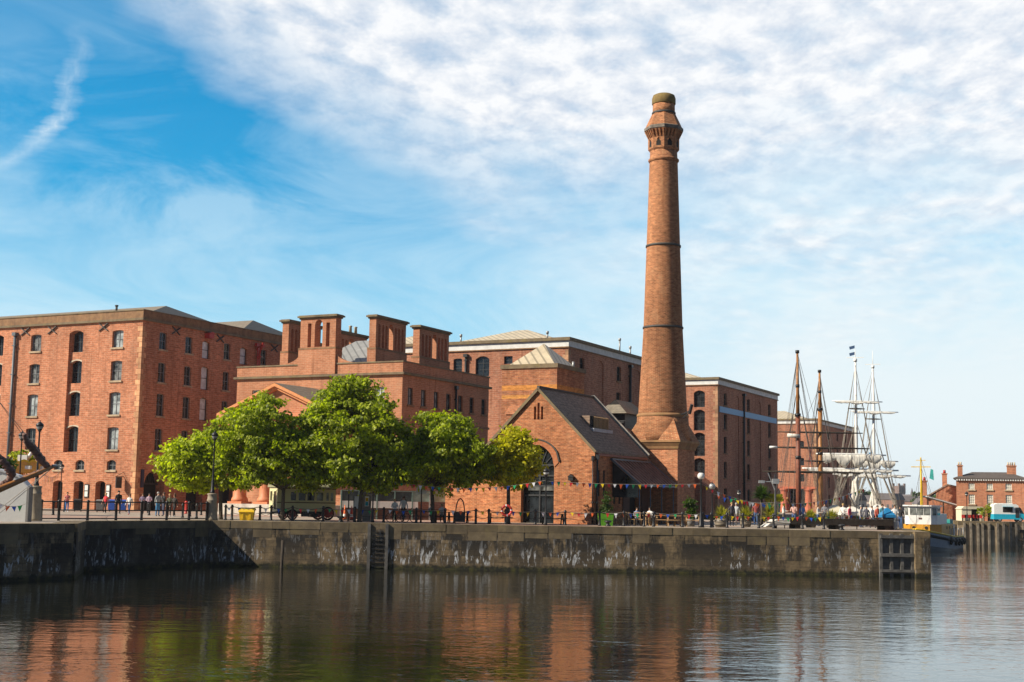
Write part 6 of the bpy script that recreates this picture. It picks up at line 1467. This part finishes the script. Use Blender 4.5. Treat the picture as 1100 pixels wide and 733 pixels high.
# ------------------------------------------------------------------ marquee and carousel at the left edge
c = GX(13, 75.5); r = thing('white_kiosk', 'plain white kiosk with a grey pitched top behind the bowsprit at the left edge', 'kiosk', c, .0)
b = MB(); b.prism([(-2.2, 0), (.72, 0), (.72, 1.9), (.2, 2.5), (-1.0, 2.85), (-2.2, 2.4)], 0, .6); b.build('wall', plain('kiosk_canvas', (0.52, 0.52, 0.50), .7, var=.06), r)
b = MB()
for A_, B_ in (((.84, 1.92), (.22, 2.58)), ((.22, 2.58), (-1.0, 2.93)), ((-1.0, 2.93), (-2.3, 2.46))): b.prism([A_, B_, (B_[0], B_[1] - .1), (A_[0], A_[1] - .1)], -.1, .7)
b.build('roof', M.flash, r)
b = MB(); b.box(.73, -.04, 0, .86, .6, 1.95); b.build('corner_post', M.grey, r)
def carousel():
    c = GX(16, 100); r = thing('carousel', 'orange and yellow scalloped carousel canopy behind the white kiosk', 'carousel', c); Rr = 1.75; zc = D(16, 497, 100).z
    b = MB(); n = 16
    for k in range(n):
        a0_, a1_ = 2 * PI * k / n, 2 * PI * (k + 1) / n
        for j in range(4):
            f0, f1 = j / 4, (j + 1) / 4; q0, q1 = a0_ + (a1_ - a0_) * f0, a0_ + (a1_ - a0_) * f1
            t0, t1 = .18 * math.sin(PI * f0), .18 * math.sin(PI * f1)
            b.poly([(Rr * math.cos(q0), Rr * math.sin(q0), zc - .75), (Rr * math.cos(q1), Rr * math.sin(q1), zc - .75), (Rr * math.cos(q1), Rr * math.sin(q1), zc + t1), (Rr * math.cos(q0), Rr * math.sin(q0), zc + t0)], 0)
            b.poly([(Rr * 1.012 * math.cos(q0), Rr * 1.012 * math.sin(q0), zc - .1 + t0), (Rr * 1.012 * math.cos(q1), Rr * 1.012 * math.sin(q1), zc - .1 + t1), (Rr * 1.012 * math.cos(q1), Rr * 1.012 * math.sin(q1), zc + .04 + t1), (Rr * 1.012 * math.cos(q0), Rr * 1.012 * math.sin(q0), zc + .04 + t0)], 1)
    b.lathe([(Rr * .98, zc - .05), (.2, zc + .15)], n=32, m=0); b.build('canopy', [plain('carousel_orange', (.72, .36, .06), .5), M.yellow], r, fix=False)
    for k in range(8):
        a = 2 * PI * k / 8; b = MB(); b.tube([(1.5 * math.cos(a), 1.5 * math.sin(a), .3), (1.5 * math.cos(a), 1.5 * math.sin(a), zc - .4)], .04, 6); b.build('pole', M.yellow, r)
        b = MB(); b.box(1.68 * math.cos(a) - .22, 1.68 * math.sin(a) - .22, zc - .5, 1.68 * math.cos(a) + .22, 1.68 * math.sin(a) + .22, zc - .25); b.build('rounding_panel', M.graph, r)
    b = MB(); b.lathe([(1.75, 0), (1.75, .3), (.3, .3)], n=24); b.build('platform', M.brown_p, r)
    b = MB(); b.lathe([(.45, .3), (.45, zc)], n=12); b.build('drum', M.ochre, r)
    b = MB(); b.box(.2, -.7, zc + .1, .9, -.3, zc + .55); b.tube([(.9, -.5, zc + .3), (1.15, -.5, zc + .75)], .14, 8); b.build('horse_figure', M.white, r)
    b = MB(); leaf_mesh(b, [(.7, 0, zc + .45, .55, .8), (-.2, .2, zc + .6, .4, .8)], 800, .18, random.Random(9), .3); b.build('foliage', M.leaf, r, fix=False)
carousel()
c = GX(-2, 84); r = thing('shrub', 'dark leafy branch at the left edge above the kiosk', 'shrub', c); b = MB(); b.tube([(0, 0, 0), (0, 0, 3)], .08, 6); b.build('stem', M.bark, r); b = MB(); leaf_mesh(b, [(.2, 0, 3.3, .5, 1)], 700, .2, random.Random(4), .3); b.build('foliage', M.leaf_d, r, fix=False)

# ------------------------------------------------------------------ market stalls and distant town
for px, y, w, h, mt, lab in ((953, 97.5, 1.0, 1.55, M.blue, 'small blue topped stall at the right end of the footbridge'), (944, 112, 2.0, 1.8, M.offwhite, 'white topped market stall before the after mast of the tall ship'), (915, 110, 1.8, 1.6, M.offwhite, 'white topped market stall behind the timber footbridge'), (897, 113, 1.8, 1.7, M.cream_c, 'cream topped market stall under the furled sails')): stall(GX(px, y), w, w, h, mt, lab)
FAR = [plain('far_wall_' + k, c, .9, var=.1, scale=.3) for k, c in dict(brick=(.30, .17, .13), cream=(.55, .50, .43), stone=(.36, .30, .26), white=(.62, .60, .57)).items()]
FR = plain('far_roof_slate', (.13, .115, .12), .9, var=.15, scale=.3); FW = plain('far_window', (.06, .065, .075), .5)
rr = random.Random(21); kinds = ('brick', 'cream', 'stone', 'white')
for i in range(58):
    px = rr.uniform(890, 1034); y = 640 + 800 * (i / 58) ** 1.2; p = GX(px, y); hh = rr.uniform(4, 7) * (y / 900) ; w = rr.uniform(7, 15); dd = rr.uniform(7, 12); k = rr.randrange(4); p.z = -.05
        
    r = thing('town_house', 'small %s gabled house far off in the town behind the tall ship' % kinds[k], 'house', p, rr.uniform(-.7, .7), 'far town houses')
    b = MB(); b.box(-w / 2, -dd / 2, 0, w / 2, dd / 2, hh); b.build('wall', FAR[k], r)
    b = MB(); b.prism([(-w / 2 - .3, hh), (w / 2 + .3, hh), (w / 2 - w * .18, hh + 3), (-w / 2 + w * .18, hh + 3)], -dd / 2 - .3, dd / 2 + .3); b.build('roof', FR, r)
    for q in range(int(w / 2.6)):
        for zz in (1.2, 4.0, 6.6):
            if zz + 1.6 < hh: b = MB(); x = -w / 2 + 1.0 + q * 2.6; b.box(x, -dd / 2 - .06, zz, x + 1.1, -dd / 2 + .02, zz + 1.5); b.build('window', FW, r)
for i in range(26):
    px = rr.uniform(895, 1010); y = rr.uniform(650, 1250); p = GX(px, y); p.z = -.05; h = rr.uniform(7, 11); r = thing('town_tree', 'small dark tree far off among the town houses', 'tree', p, 0, 'far town trees'); b = MB(); b.tube([(0, 0, 0), (0, 0, h * .4)], .35, 5); b.build('trunk', M.bark, r); b = MB(); leaf_mesh(b, [(0, 0, h * .62, h * .36, 1)], 280, 1.5, rr, 2.2); b.build('crown', M.leaf_d, r, fix=False)
def cathedral():
    p = GX(966, 1450); p.z = 0; zt = D(966, 519.5, 1450).z; r = thing('cathedral_tower', 'massive square sandstone cathedral tower on the far skyline', 'tower', p, .5); b = MB(); w = 4.6
    b.box(-w, -w, 0, w, w, zt * .62); b.box(-w * .86, -w * .86, zt * .62, w * .86, w * .86, zt * .9)
    for x in (-1, 1):
        for y in (-1, 1): b.box(x * w * .86 - .9, y * w * .86 - .9, zt * .6, x * w * .86 + .9, y * w * .86 + .9, zt)
    for k in range(5): b.box(-w * .86 + k * w * .35, -w * .88, zt * .9, -w * .86 + k * w * .35 + .7, -w * .8, zt * .95)
    b.build('tower_body', M.farstone, r)
    for x in (-2.0, .7):
        b = MB(); b.prism([(x, zt * .64), (x + 1.3, zt * .64), (x + 1.3, zt * .82), (x + .65, zt * .87), (x, zt * .82)], -w * .87, -w * .85); b.build('belfry_window', FW, r)
    b = MB(); b.box(w, -5, 0, 38, 6, zt * .38); b.prism([(-5.2, zt * .38), (6.2, zt * .38), (.5, zt * .5)], w, 38, axis='x'); b.build('nave', M.farstone, r)
    p = GX(980, 1150); p.z = 0; zs = D(980, 524, 1150).z; r = thing('church_spire', 'thin grey church spire right of the cathedral tower', 'spire', p); b = MB(); b.box(-2, -2, 0, 2, 2, zs * .5); b.build('tower_base', FAR[2], r); b = MB(); b.lathe([(2.3, zs * .5), (.05, zs)], n=8, smooth=False); b.build('spire', FR, r)
cathedral()

# ------------------------------------------------------------------ people
SK = plain('skin', (.52, .30, .20), .6, var=.05); CL = {}
def cloth(c):
    if c not in CL: CL[c] = plain('cloth_%d' % len(CL), c, .85, var=.12)
    return CL[c]
HAIR = dict(dark=(.02, .014, .01), brown=(.09, .045, .02), grey=(.35, .34, .32), blond=(.42, .28, .11))
def person(px, y, label, top, legs, hair='dark', face=0.0, pose='stand', h=1.72, shoes=(.03, .03, .03), sleeve=True, group=None, z=0.0, long=False):
    s = h / 1.75; loc = GX(px, y); rr = random.Random(int(px * 7 + y))
    r_ = rr.uniform(-1, 1); sit = pose == 'sit'; st = .17 if pose == 'walk' else .03
    P = []; E = []; Rd = []; Lb = []
    def v(p, rad, par=None, lab=None):
        P.append(V3(p) * s); Rd.append((rad * s, rad * s)); i = len(P) - 1
        if par is not None: E.append((par, i)); Lb.append(lab)
        return i
    hz = .50 if sit else .95
    pel = v((0, 0, hz), .135); ab = v((0, .0, hz + .2), .125, pel, 't'); ch = v((0, .0, hz + .38), .145, ab, 't'); ne = v((0, .0, hz + .53), .058, ch, 't'); hd = v((0, -.02, hz + .66), .086, ne, 'f'); tp = v((0, -.01, hz + .765), .062, hd, 'f'); no = v((0, -.115, hz + .67), .018, hd, 'f')
    for sd in (-1, 1):
        hp = v((sd * .09, 0, hz - .06), .095, pel, 'l')
        if sit: kn = v((sd * .11, -.42, .50), .07, hp, 'l'); an = v((sd * .11, -.44, .09), .045, kn, 'l')
        else: kn = v((sd * .10, -.02 - sd * st * .6, .50), .068, hp, 'l'); an = v((sd * .10, sd * -st + .02, .09), .045, kn, 'l')
        v((sd * .11, P[an].y / s - .15, .04), .038, an, 's')
        sh = v((sd * .185, 0, hz + .46), .06, ch, 't')
        if pose == 'bend' and sd > 0: el = v((sd * .24, -.08, hz + .22), .046, sh, 't' if sleeve else 'f'); wr = v((sd * .14, -.22, hz + .46), .034, el, 't' if sleeve else 'f'); v((sd * .09, -.24, hz + .56), .036, wr, 'f')
        elif sit or pose == 'front': el = v((sd * .25, -.08, hz + .2), .046, sh, 't' if sleeve else 'f'); wr = v((sd * .15, -.3, hz + .22), .034, el, 't' if sleeve else 'f'); v((sd * .1, -.37, hz + .24), .035, wr, 'f')
        else: el = v((sd * .25, .02 + sd * st * .5, hz + .17), .046, sh, 't' if sleeve else 'f'); wr = v((sd * .27, -.05 + sd * st * .9, hz - .08), .034, el, 't' if sleeve else 'f'); v((sd * .265, -.08 + sd * st * .9, hz - .18), .037, wr, 'f')
    me = bpy.data.meshes.new('person'); me.from_pydata([tuple(p) for p in P], E, []); o = bpy.data.objects.new('person_rig', me); COL.objects.link(o)
    md = o.modifiers.new('skin', 'SKIN'); 
    for k, d in enumerate(me.skin_vertices[0].data): d.radius = Rd[k]; d.use_root = (k == 0)
    sb = o.modifiers.new('sub', 'SUBSURF'); sb.levels = 1; sb.render_levels = 1
    dg = bpy.context.evaluated_depsgraph_get(); ev = o.evaluated_get(dg); nm = bpy.data.meshes.new_from_object(ev); bpy.data.objects.remove(o); 
    nm.name = 'person'; nm.materials.clear()
    for c in (cloth(top), cloth(legs), SK, cloth(shoes)): nm.materials.append(c)
    ix = dict(t=0, l=1, f=2, s=3)
    for f in nm.polygons:
        c = f.center; best = min(range(len(E)), key=lambda k: (lambda a, b_, : ((c - (a + (b_ - a) * max(0, min(1, (c - a).dot(b_ - a) / max((b_ - a).length_squared, 1e-9))))).length - .4 * (Rd[E[k][0]][0] + Rd[E[k][1]][0])))(P[E[k][0]], P[E[k][1]])); f.material_index = ix[Lb[best]]; f.use_smooth = True
    ob = bpy.data.objects.new('person', nm); COL.objects.link(ob); ob.location = loc; ob.location.z = z; ob.rotation_euler = (0, 0, face)
    tag(ob, label, 'person', group)
    b = MB(); c = P[tp] * .45 + P[hd] * .55 + V3((0, .022, .035)) * s; n = 12; b.lathe([(.1 * s * math.sin(PI * k / 10) + 1e-4, (-.1 if not long else -.2) * s * math.cos(PI * k / 10) * (1 if k > 4 else .75)) for k in range(11)], (c.x, c.y), n, z0=c.z, caps=False)
    b.build('hair', cloth(HAIR[hair]), ob)
    return ob
W_, K_, J_ = (.72, .71, .68), (.018, .018, .02), (.05, .10, .22)
person(71.5, 116, 'person in a pink patterned top and blue shorts by the left warehouse doors', (.55, .16, .15), (.06, .16, .42), 'brown', .3, 'front', 1.68, W_, False)
person(113, 112, 'person in a bright red sleeveless top and black trousers', (.62, .03, .04), K_, 'blond', -.4, 'walk', 1.66, W_, False)
person(126.5, 108, 'person in an all black suit walking behind the railing', K_, K_, 'dark', .5, 'walk', 1.86)
person(138.5, 107, 'person in a white shirt, blue jeans and red shoes', W_, J_, 'brown', -.3, 'walk', 1.60, (.5, .03, .05))
person(152.5, 114, 'person in a dull purple top outside the arched warehouse entrance', (.22, .16, .24), (.10, .09, .09), 'brown', .1, 'front', 1.68)
person(159.5, 116, 'person in a lilac pink shirt before the arched warehouse entrance', (.50, .36, .44), K_, 'dark', .2, 'front', 1.70)
person(169, 102, 'grey haired person in a grey top and blue jeans, hand raised', (.30, .31, .31), (.06, .22, .42), 'grey', .9, 'bend', 1.80)
person(175.3, 103, 'person in a black jacket facing the grey haired man', K_, (.06, .07, .12), 'brown', -.9, 'bend', 1.78)
person(181.5, 100, 'person in a dark olive jacket left of the long haired woman', (.06, .065, .03), K_, 'blond', -.2, 'bend', 1.68, W_)
person(186.8, 99.5, 'long haired person in dark clothes walking at the right of the group', (.03, .025, .022), K_, 'brown', -.6, 'walk', 1.64, W_, long=True)
person(423.5, 94, 'person in a white shirt standing at a bicycle left under the trees', W_, K_, 'blond', .3, 'front', 1.58)
person(433, 95, 'person in a white shirt and black trousers behind the other cyclist', W_, K_, 'brown', -.4, 'walk', 1.78)
person(474.5, 96.4, 'blond person in a white blouse seated at the dark picnic table', W_, (.1, .08, .07), 'blond', .1, 'sit', 1.7, z=.02)
person(463, 96.8, 'person in a grey top seated behind the drooping tree trunk', (.3, .3, .32), K_, 'brown', .3, 'sit', 1.7, z=.02)
person(684, 99.0, 'person in pale blue seated in the shade under the awning', (.30, .36, .52), K_, 'dark', .2, 'sit', 1.72)
person(698, 99.2, 'person in white seated in the shade under the awning', W_, K_, 'dark', -.5, 'sit', 1.75)
person(786, 101, 'person in a dark top with fair hair behind the spiky barrel plants', (.05, .05, .07), K_, 'blond', .2, 'stand', 1.74)
crowd = [(791, 103, (.40, .42, .45), 'grey', 'person in grey just right of the fair haired person'), (812, 106, (.25, .05, .05), 'dark', 'person in dark red left of the palm trunk'), (842, 108, W_, 'brown', 'person in white behind the white end of the footbridge'), (853, 104, (.5, .3, .25), 'dark', 'person in salmon behind the footbridge, left of the reddish mast'),
         (862, 112, (.1, .2, .5), 'brown', 'person in blue right of the reddish mast'), (879, 107, (.55, .54, .5), 'brown', 'person in pale beige before the brown mast'), (886, 110, (.2, .2, .22), 'dark', 'person in dark grey beside the low yellow plant'), (906, 106, W_, 'blond', 'person in white between the two yellow plants and the white mast'),
         (913, 109, (.45, .06, .1), 'brown', 'person in crimson left of the forward white mast'), (925, 104, (.6, .55, .5), 'grey', 'grey haired person right of the forward white mast'), (931, 108, (.06, .06, .08), 'dark', 'person in black between the white masts'), (937, 103, W_, 'brown', 'person in white at the foot of the after white mast'), (943, 106, (.5, .1, .06), 'dark', 'person in rust red left of the blue stall'),
         (961.5, 98, W_, 'brown', 'person all in white at the right end of the footbridge'), (967.5, 99, K_, 'dark', 'person all in black beside the person in white, left of the tug'), (948, 101, (.1, .3, .35), 'brown', 'person in teal in front of the blue stall')]
for i, (px, y, c, hr, lab) in enumerate(crowd): person(px, y, lab, c, W_ if px == 961.5 else R.choice([K_, J_, (.12, .1, .09)]), hr, R.uniform(-1, 1), R.choice(['stand', 'walk', 'front']), R.uniform(1.6, 1.82))
def bicycle(px, y, rz, label):
    r = thing('bicycle', label, 'bicycle', GX(px, y), rz)
    for x in (-.5, .5):
        b = MB(); n = 20; b.tube([(x + .32 * math.cos(2 * PI * k / n), 0, .34 + .32 * math.sin(2 * PI * k / n)) for k in range(n + 1)], .025, 6, caps=False); w = b.build('wheel', M.rubber, r)
        b = MB(); 
        for k in range(8): t_ = PI * k / 4; b.tube([(x, 0, .34), (x + .31 * math.cos(t_), 0, .34 + .31 * math.sin(t_))], .006, 4)
        b.build('spokes', M.greyst, w)
    b = MB(); 
    for p, q in (((-.5, 0, .34), (-.12, 0, .36)), ((-.12, 0, .36), (-.2, 0, .82)), ((-.5, 0, .34), (-.18, 0, .7)), ((-.12, 0, .36), (.36, 0, .78)), ((-.18, 0, .74), (.36, 0, .78)), ((.5, 0, .34), (.34, 0, .95))): b.tube([p, q], .022, 6)
    b.build('frame', M.iron, r); b = MB(); b.box(-.34, -.07, .84, -.06, .07, .9); b.build('saddle', M.rubber, r); b = MB(); b.tube([(.34, -.25, .98), (.34, .25, .98)], .02, 6); b.build('handlebar', M.iron, r)
bicycle(427, 93.4, .2, 'bicycle of the person in white on the left under the trees'); bicycle(437, 94.4, -.15, 'bicycle on the right beside the standing cyclist')

# ------------------------------------------------------------------ light, sky
EL, AZ = math.radians(35.5), V3((-.95, -.31, 0)).normalized()
sun = bpy.data.lights.new('sun', 'SUN'); sun.energy = 5.0; sun.angle = math.radians(.53); sun.color = (1.0, .90, .74)
so = bpy.data.objects.new('sun', sun); COL.objects.link(so); dv = V3((AZ.x * math.cos(EL), AZ.y * math.cos(EL), math.sin(EL))); so.location = dv * 200; so.rotation_euler = dv.to_track_quat('Z', 'Y').to_euler()
w = bpy.data.worlds.new('World'); sc.world = w; w.use_nodes = True; nt = w.node_tree
class WT(NT):
    def __init__(s): s.t = nt; s.tc = None
t = WT(); bg = nt.nodes['Background']
sky = t.n('ShaderNodeTexSky'); sky.sky_type = 'NISHITA'; sky.sun_disc = False; sky.sun_elevation = EL; sky.sun_rotation = math.atan2(AZ.x, AZ.y); sky.altitude = 10; sky.air_density = 1.0; sky.dust_density = 0.6; sky.ozone_density = 2.0
tc = t.n('ShaderNodeTexCoord'); dirv = tc.outputs['Generated']; sp = t.n('ShaderNodeSeparateXYZ'); t.l(dirv, sp.inputs[0]); dx, dy, dz = sp.outputs
SKYK = .085
# cloud-deck coordinates: where a view ray meets a high flat layer
den = t.math('ADD', t.math('MAXIMUM', dz, 0.0), .10)
cb = t.n('ShaderNodeCombineXYZ'); t.l(t.math('DIVIDE', dx, den), cb.inputs[0]); t.l(t.math('DIVIDE', dy, den), cb.inputs[1]); deck = cb.outputs[0]
ahead = t.ramp(dy, [(.35, 0.0), (.80, 1.0)])            # cloud only ahead; sky behind and overhead is dimmed to deepen shaded walls
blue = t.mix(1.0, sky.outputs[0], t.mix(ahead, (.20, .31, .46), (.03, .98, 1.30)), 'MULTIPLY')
puff = t.math('ADD', t.math('MULTIPLY', t.noise(t.mapping(deck, (13.0, 8.5, 1), (1.3, .4, 0)), 1.0, 8, .62, .12), .55), t.math('MULTIPLY', t.noise(t.mapping(deck, (5.0, 3.4, 1), (6.3, 1.4, 0)), 1.0, 4, .6, .2), .45))         # mackerel ripples
body = t.noise(t.mapping(deck, (1.5, 1.0, 1), (4.1, 2.2, 0)), 1.0, 5, .6, .4)
edge = t.math('MULTIPLY_ADD', t.math('MAXIMUM', t.math('MULTIPLY_ADD', dx, -1.0, -.02), 0.0), .58, .226)
bank = t.math('SUBTRACT', dz, edge)
bank = t.math('ADD', bank, t.math('MULTIPLY', t.math('SUBTRACT', body, .5), .16))
bank = t.ramp(t.math('MULTIPLY_ADD', bank, 5.0, .5), [(.32, 0.0), (.72, 1.0)])
right = t.ramp(t.math('MULTIPLY_ADD', dx, 2.2, .5), [(.42, 0.0), (.95, 1.0)])
patch = t.math('MULTIPLY', t.ramp(t.math('ADD', t.math('MULTIPLY', body, .55), t.math('MULTIPLY', puff, .45)), [(.44, 0.0), (.62, 1.0)]), right)
dens = t.math('MAXIMUM', t.math('MULTIPLY', bank, t.ramp(puff, [(.34, .58), (.50, 1.0)])), t.math('MULTIPLY', patch, .9))
# thin cirrus veil, milkier towards the horizon and to the right
wisp = t.noise(t.mapping(dirv, (3.2, 3.2, 9.0), (2, 0, 1)), 1.6, 6, .66, 1.1)
veil = t.ramp(t.math('MULTIPLY_ADD', dz, 2.6, 0.0), [(.0, .95), (.12, .86), (.34, .66), (.62, .36), (.85, .16)])
veil = t.math('ADD', veil, t.math('MULTIPLY', right, .38))
veil = t.math('MULTIPLY', veil, t.ramp(wisp, [(.28, .38), (.62, 1.12)]), None, True)
hole = t.math('ADD', t.math('POWER', t.math('MULTIPLY', t.math('ADD', dx, .245), 7.5), 2.0), t.math('POWER', t.math('MULTIPLY', t.math('SUBTRACT', dz, .262), 15.0), 2.0))
hole = t.ramp(t.math('ADD', hole, t.math('MULTIPLY', t.math('SUBTRACT', wisp, .5), 2.4)), [(.15, .12), (1.0, 1.0)])
veil = t.math('MULTIPLY', t.math('MULTIPLY', veil, hole), t.math('MULTIPLY_ADD', ahead, .95, .05))
dens = t.math('MULTIPLY', dens, t.math('MULTIPLY_ADD', ahead, .97, .03))
# one upright feather of cirrus on the left
cx = t.math('MULTIPLY_ADD', t.math('SUBTRACT', dz, .30), .25, -.304)
cxn = t.math('ADD', cx, t.math('MULTIPLY', t.math('SUBTRACT', t.noise(t.mapping(dirv, (1, 1, 14), (5, 0, 0)), 2.6, 5, .65), .5), .045))
cxn = t.math('SUBTRACT', cxn, t.math('MULTIPLY', t.math('MAXIMUM', t.math('SUBTRACT', .262, dz), 0.0), .75))
fe = t.math('ABSOLUTE', t.math('SUBTRACT', dx, cxn))
fe = t.math('MULTIPLY', t.ramp(t.math('MULTIPLY', fe, 95.0), [(.0, 1.0), (.9, 0.0)]), t.ramp(dz, [(.205, 0.0), (.245, .7), (.255, 1.0), (.29, .75), (.325, 0.0)]))
fe = t.math('MULTIPLY', fe, t.ramp(t.noise(t.mapping(dirv, (20, 20, 8)), 1.5, 5, .7), [(.3, .15), (.65, .8)]))
base = t.mix(veil, blue, (5.7, 7.4, 8.3)); base = t.mix(fe, base, (7.3, 8.1, 8.5))
lit = t.ramp(t.noise(t.mapping(deck, (13.0, 8.5, 1), (1.46, .52, 0)), 1.0, 8, .62, .12), [(.36, 0.0), (.60, 1.0)])
ccol = t.mix(lit, (5.5, 6.15, 7.1), (8.35, 8.4, 8.5))
out = t.mix(t.math('MULTIPLY', dens, .97), base, ccol)
low = t.math('ADD', t.ramp(dz, [(.0, .9), (.10, .35), (.2, 0.0)]), t.math('MULTIPLY', right, t.ramp(dz, [(.0, .3), (.08, .6), (.2, .12), (.26, 0.0)])), None, True)
low = t.math('MULTIPLY', low, t.math('MULTIPLY_ADD', ahead, .8, .2))
out = t.mix(low, out, t.mix(right, (4.8, 7.0, 8.2), (7.0, 7.85, 8.15)))
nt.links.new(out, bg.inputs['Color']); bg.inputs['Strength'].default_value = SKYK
sc.view_settings.view_transform = 'Standard'; sc.view_settings.look = 'None'; sc.view_settings.exposure = 0.5; sc.view_settings.gamma = 1.0
sc.view_settings.use_curve_mapping = False
sc.cycles.use_denoising = True
sc.cycles.max_bounces = 6; sc.cycles.diffuse_bounces = 3; sc.cycles.glossy_bounces = 3; sc.cycles.transmission_bounces = 2

me = bpy.data.meshes.new('haze'); b2 = MB(); b2.box(-8200, -320, -8, 8200, 9200, 48); o = b2.build('haze', M.ground); o.data.materials.clear()
hm = bpy.data.materials.new('haze_air'); hm.use_nodes = True; nt2 = hm.node_tree; nt2.nodes.clear(); out_ = nt2.nodes.new('ShaderNodeOutputMaterial'); pv_ = nt2.nodes.new('ShaderNodeVolumePrincipled'); pv_.inputs['Color'].default_value = (.9, .95, 1, 1); pv_.inputs['Density'].default_value = .0001; pv_.inputs['Anisotropy'].default_value = .2
nt2.links.new(pv_.outputs[0], out_.inputs['Volume']); o.data.materials.append(hm); o['kind'] = 'stuff'
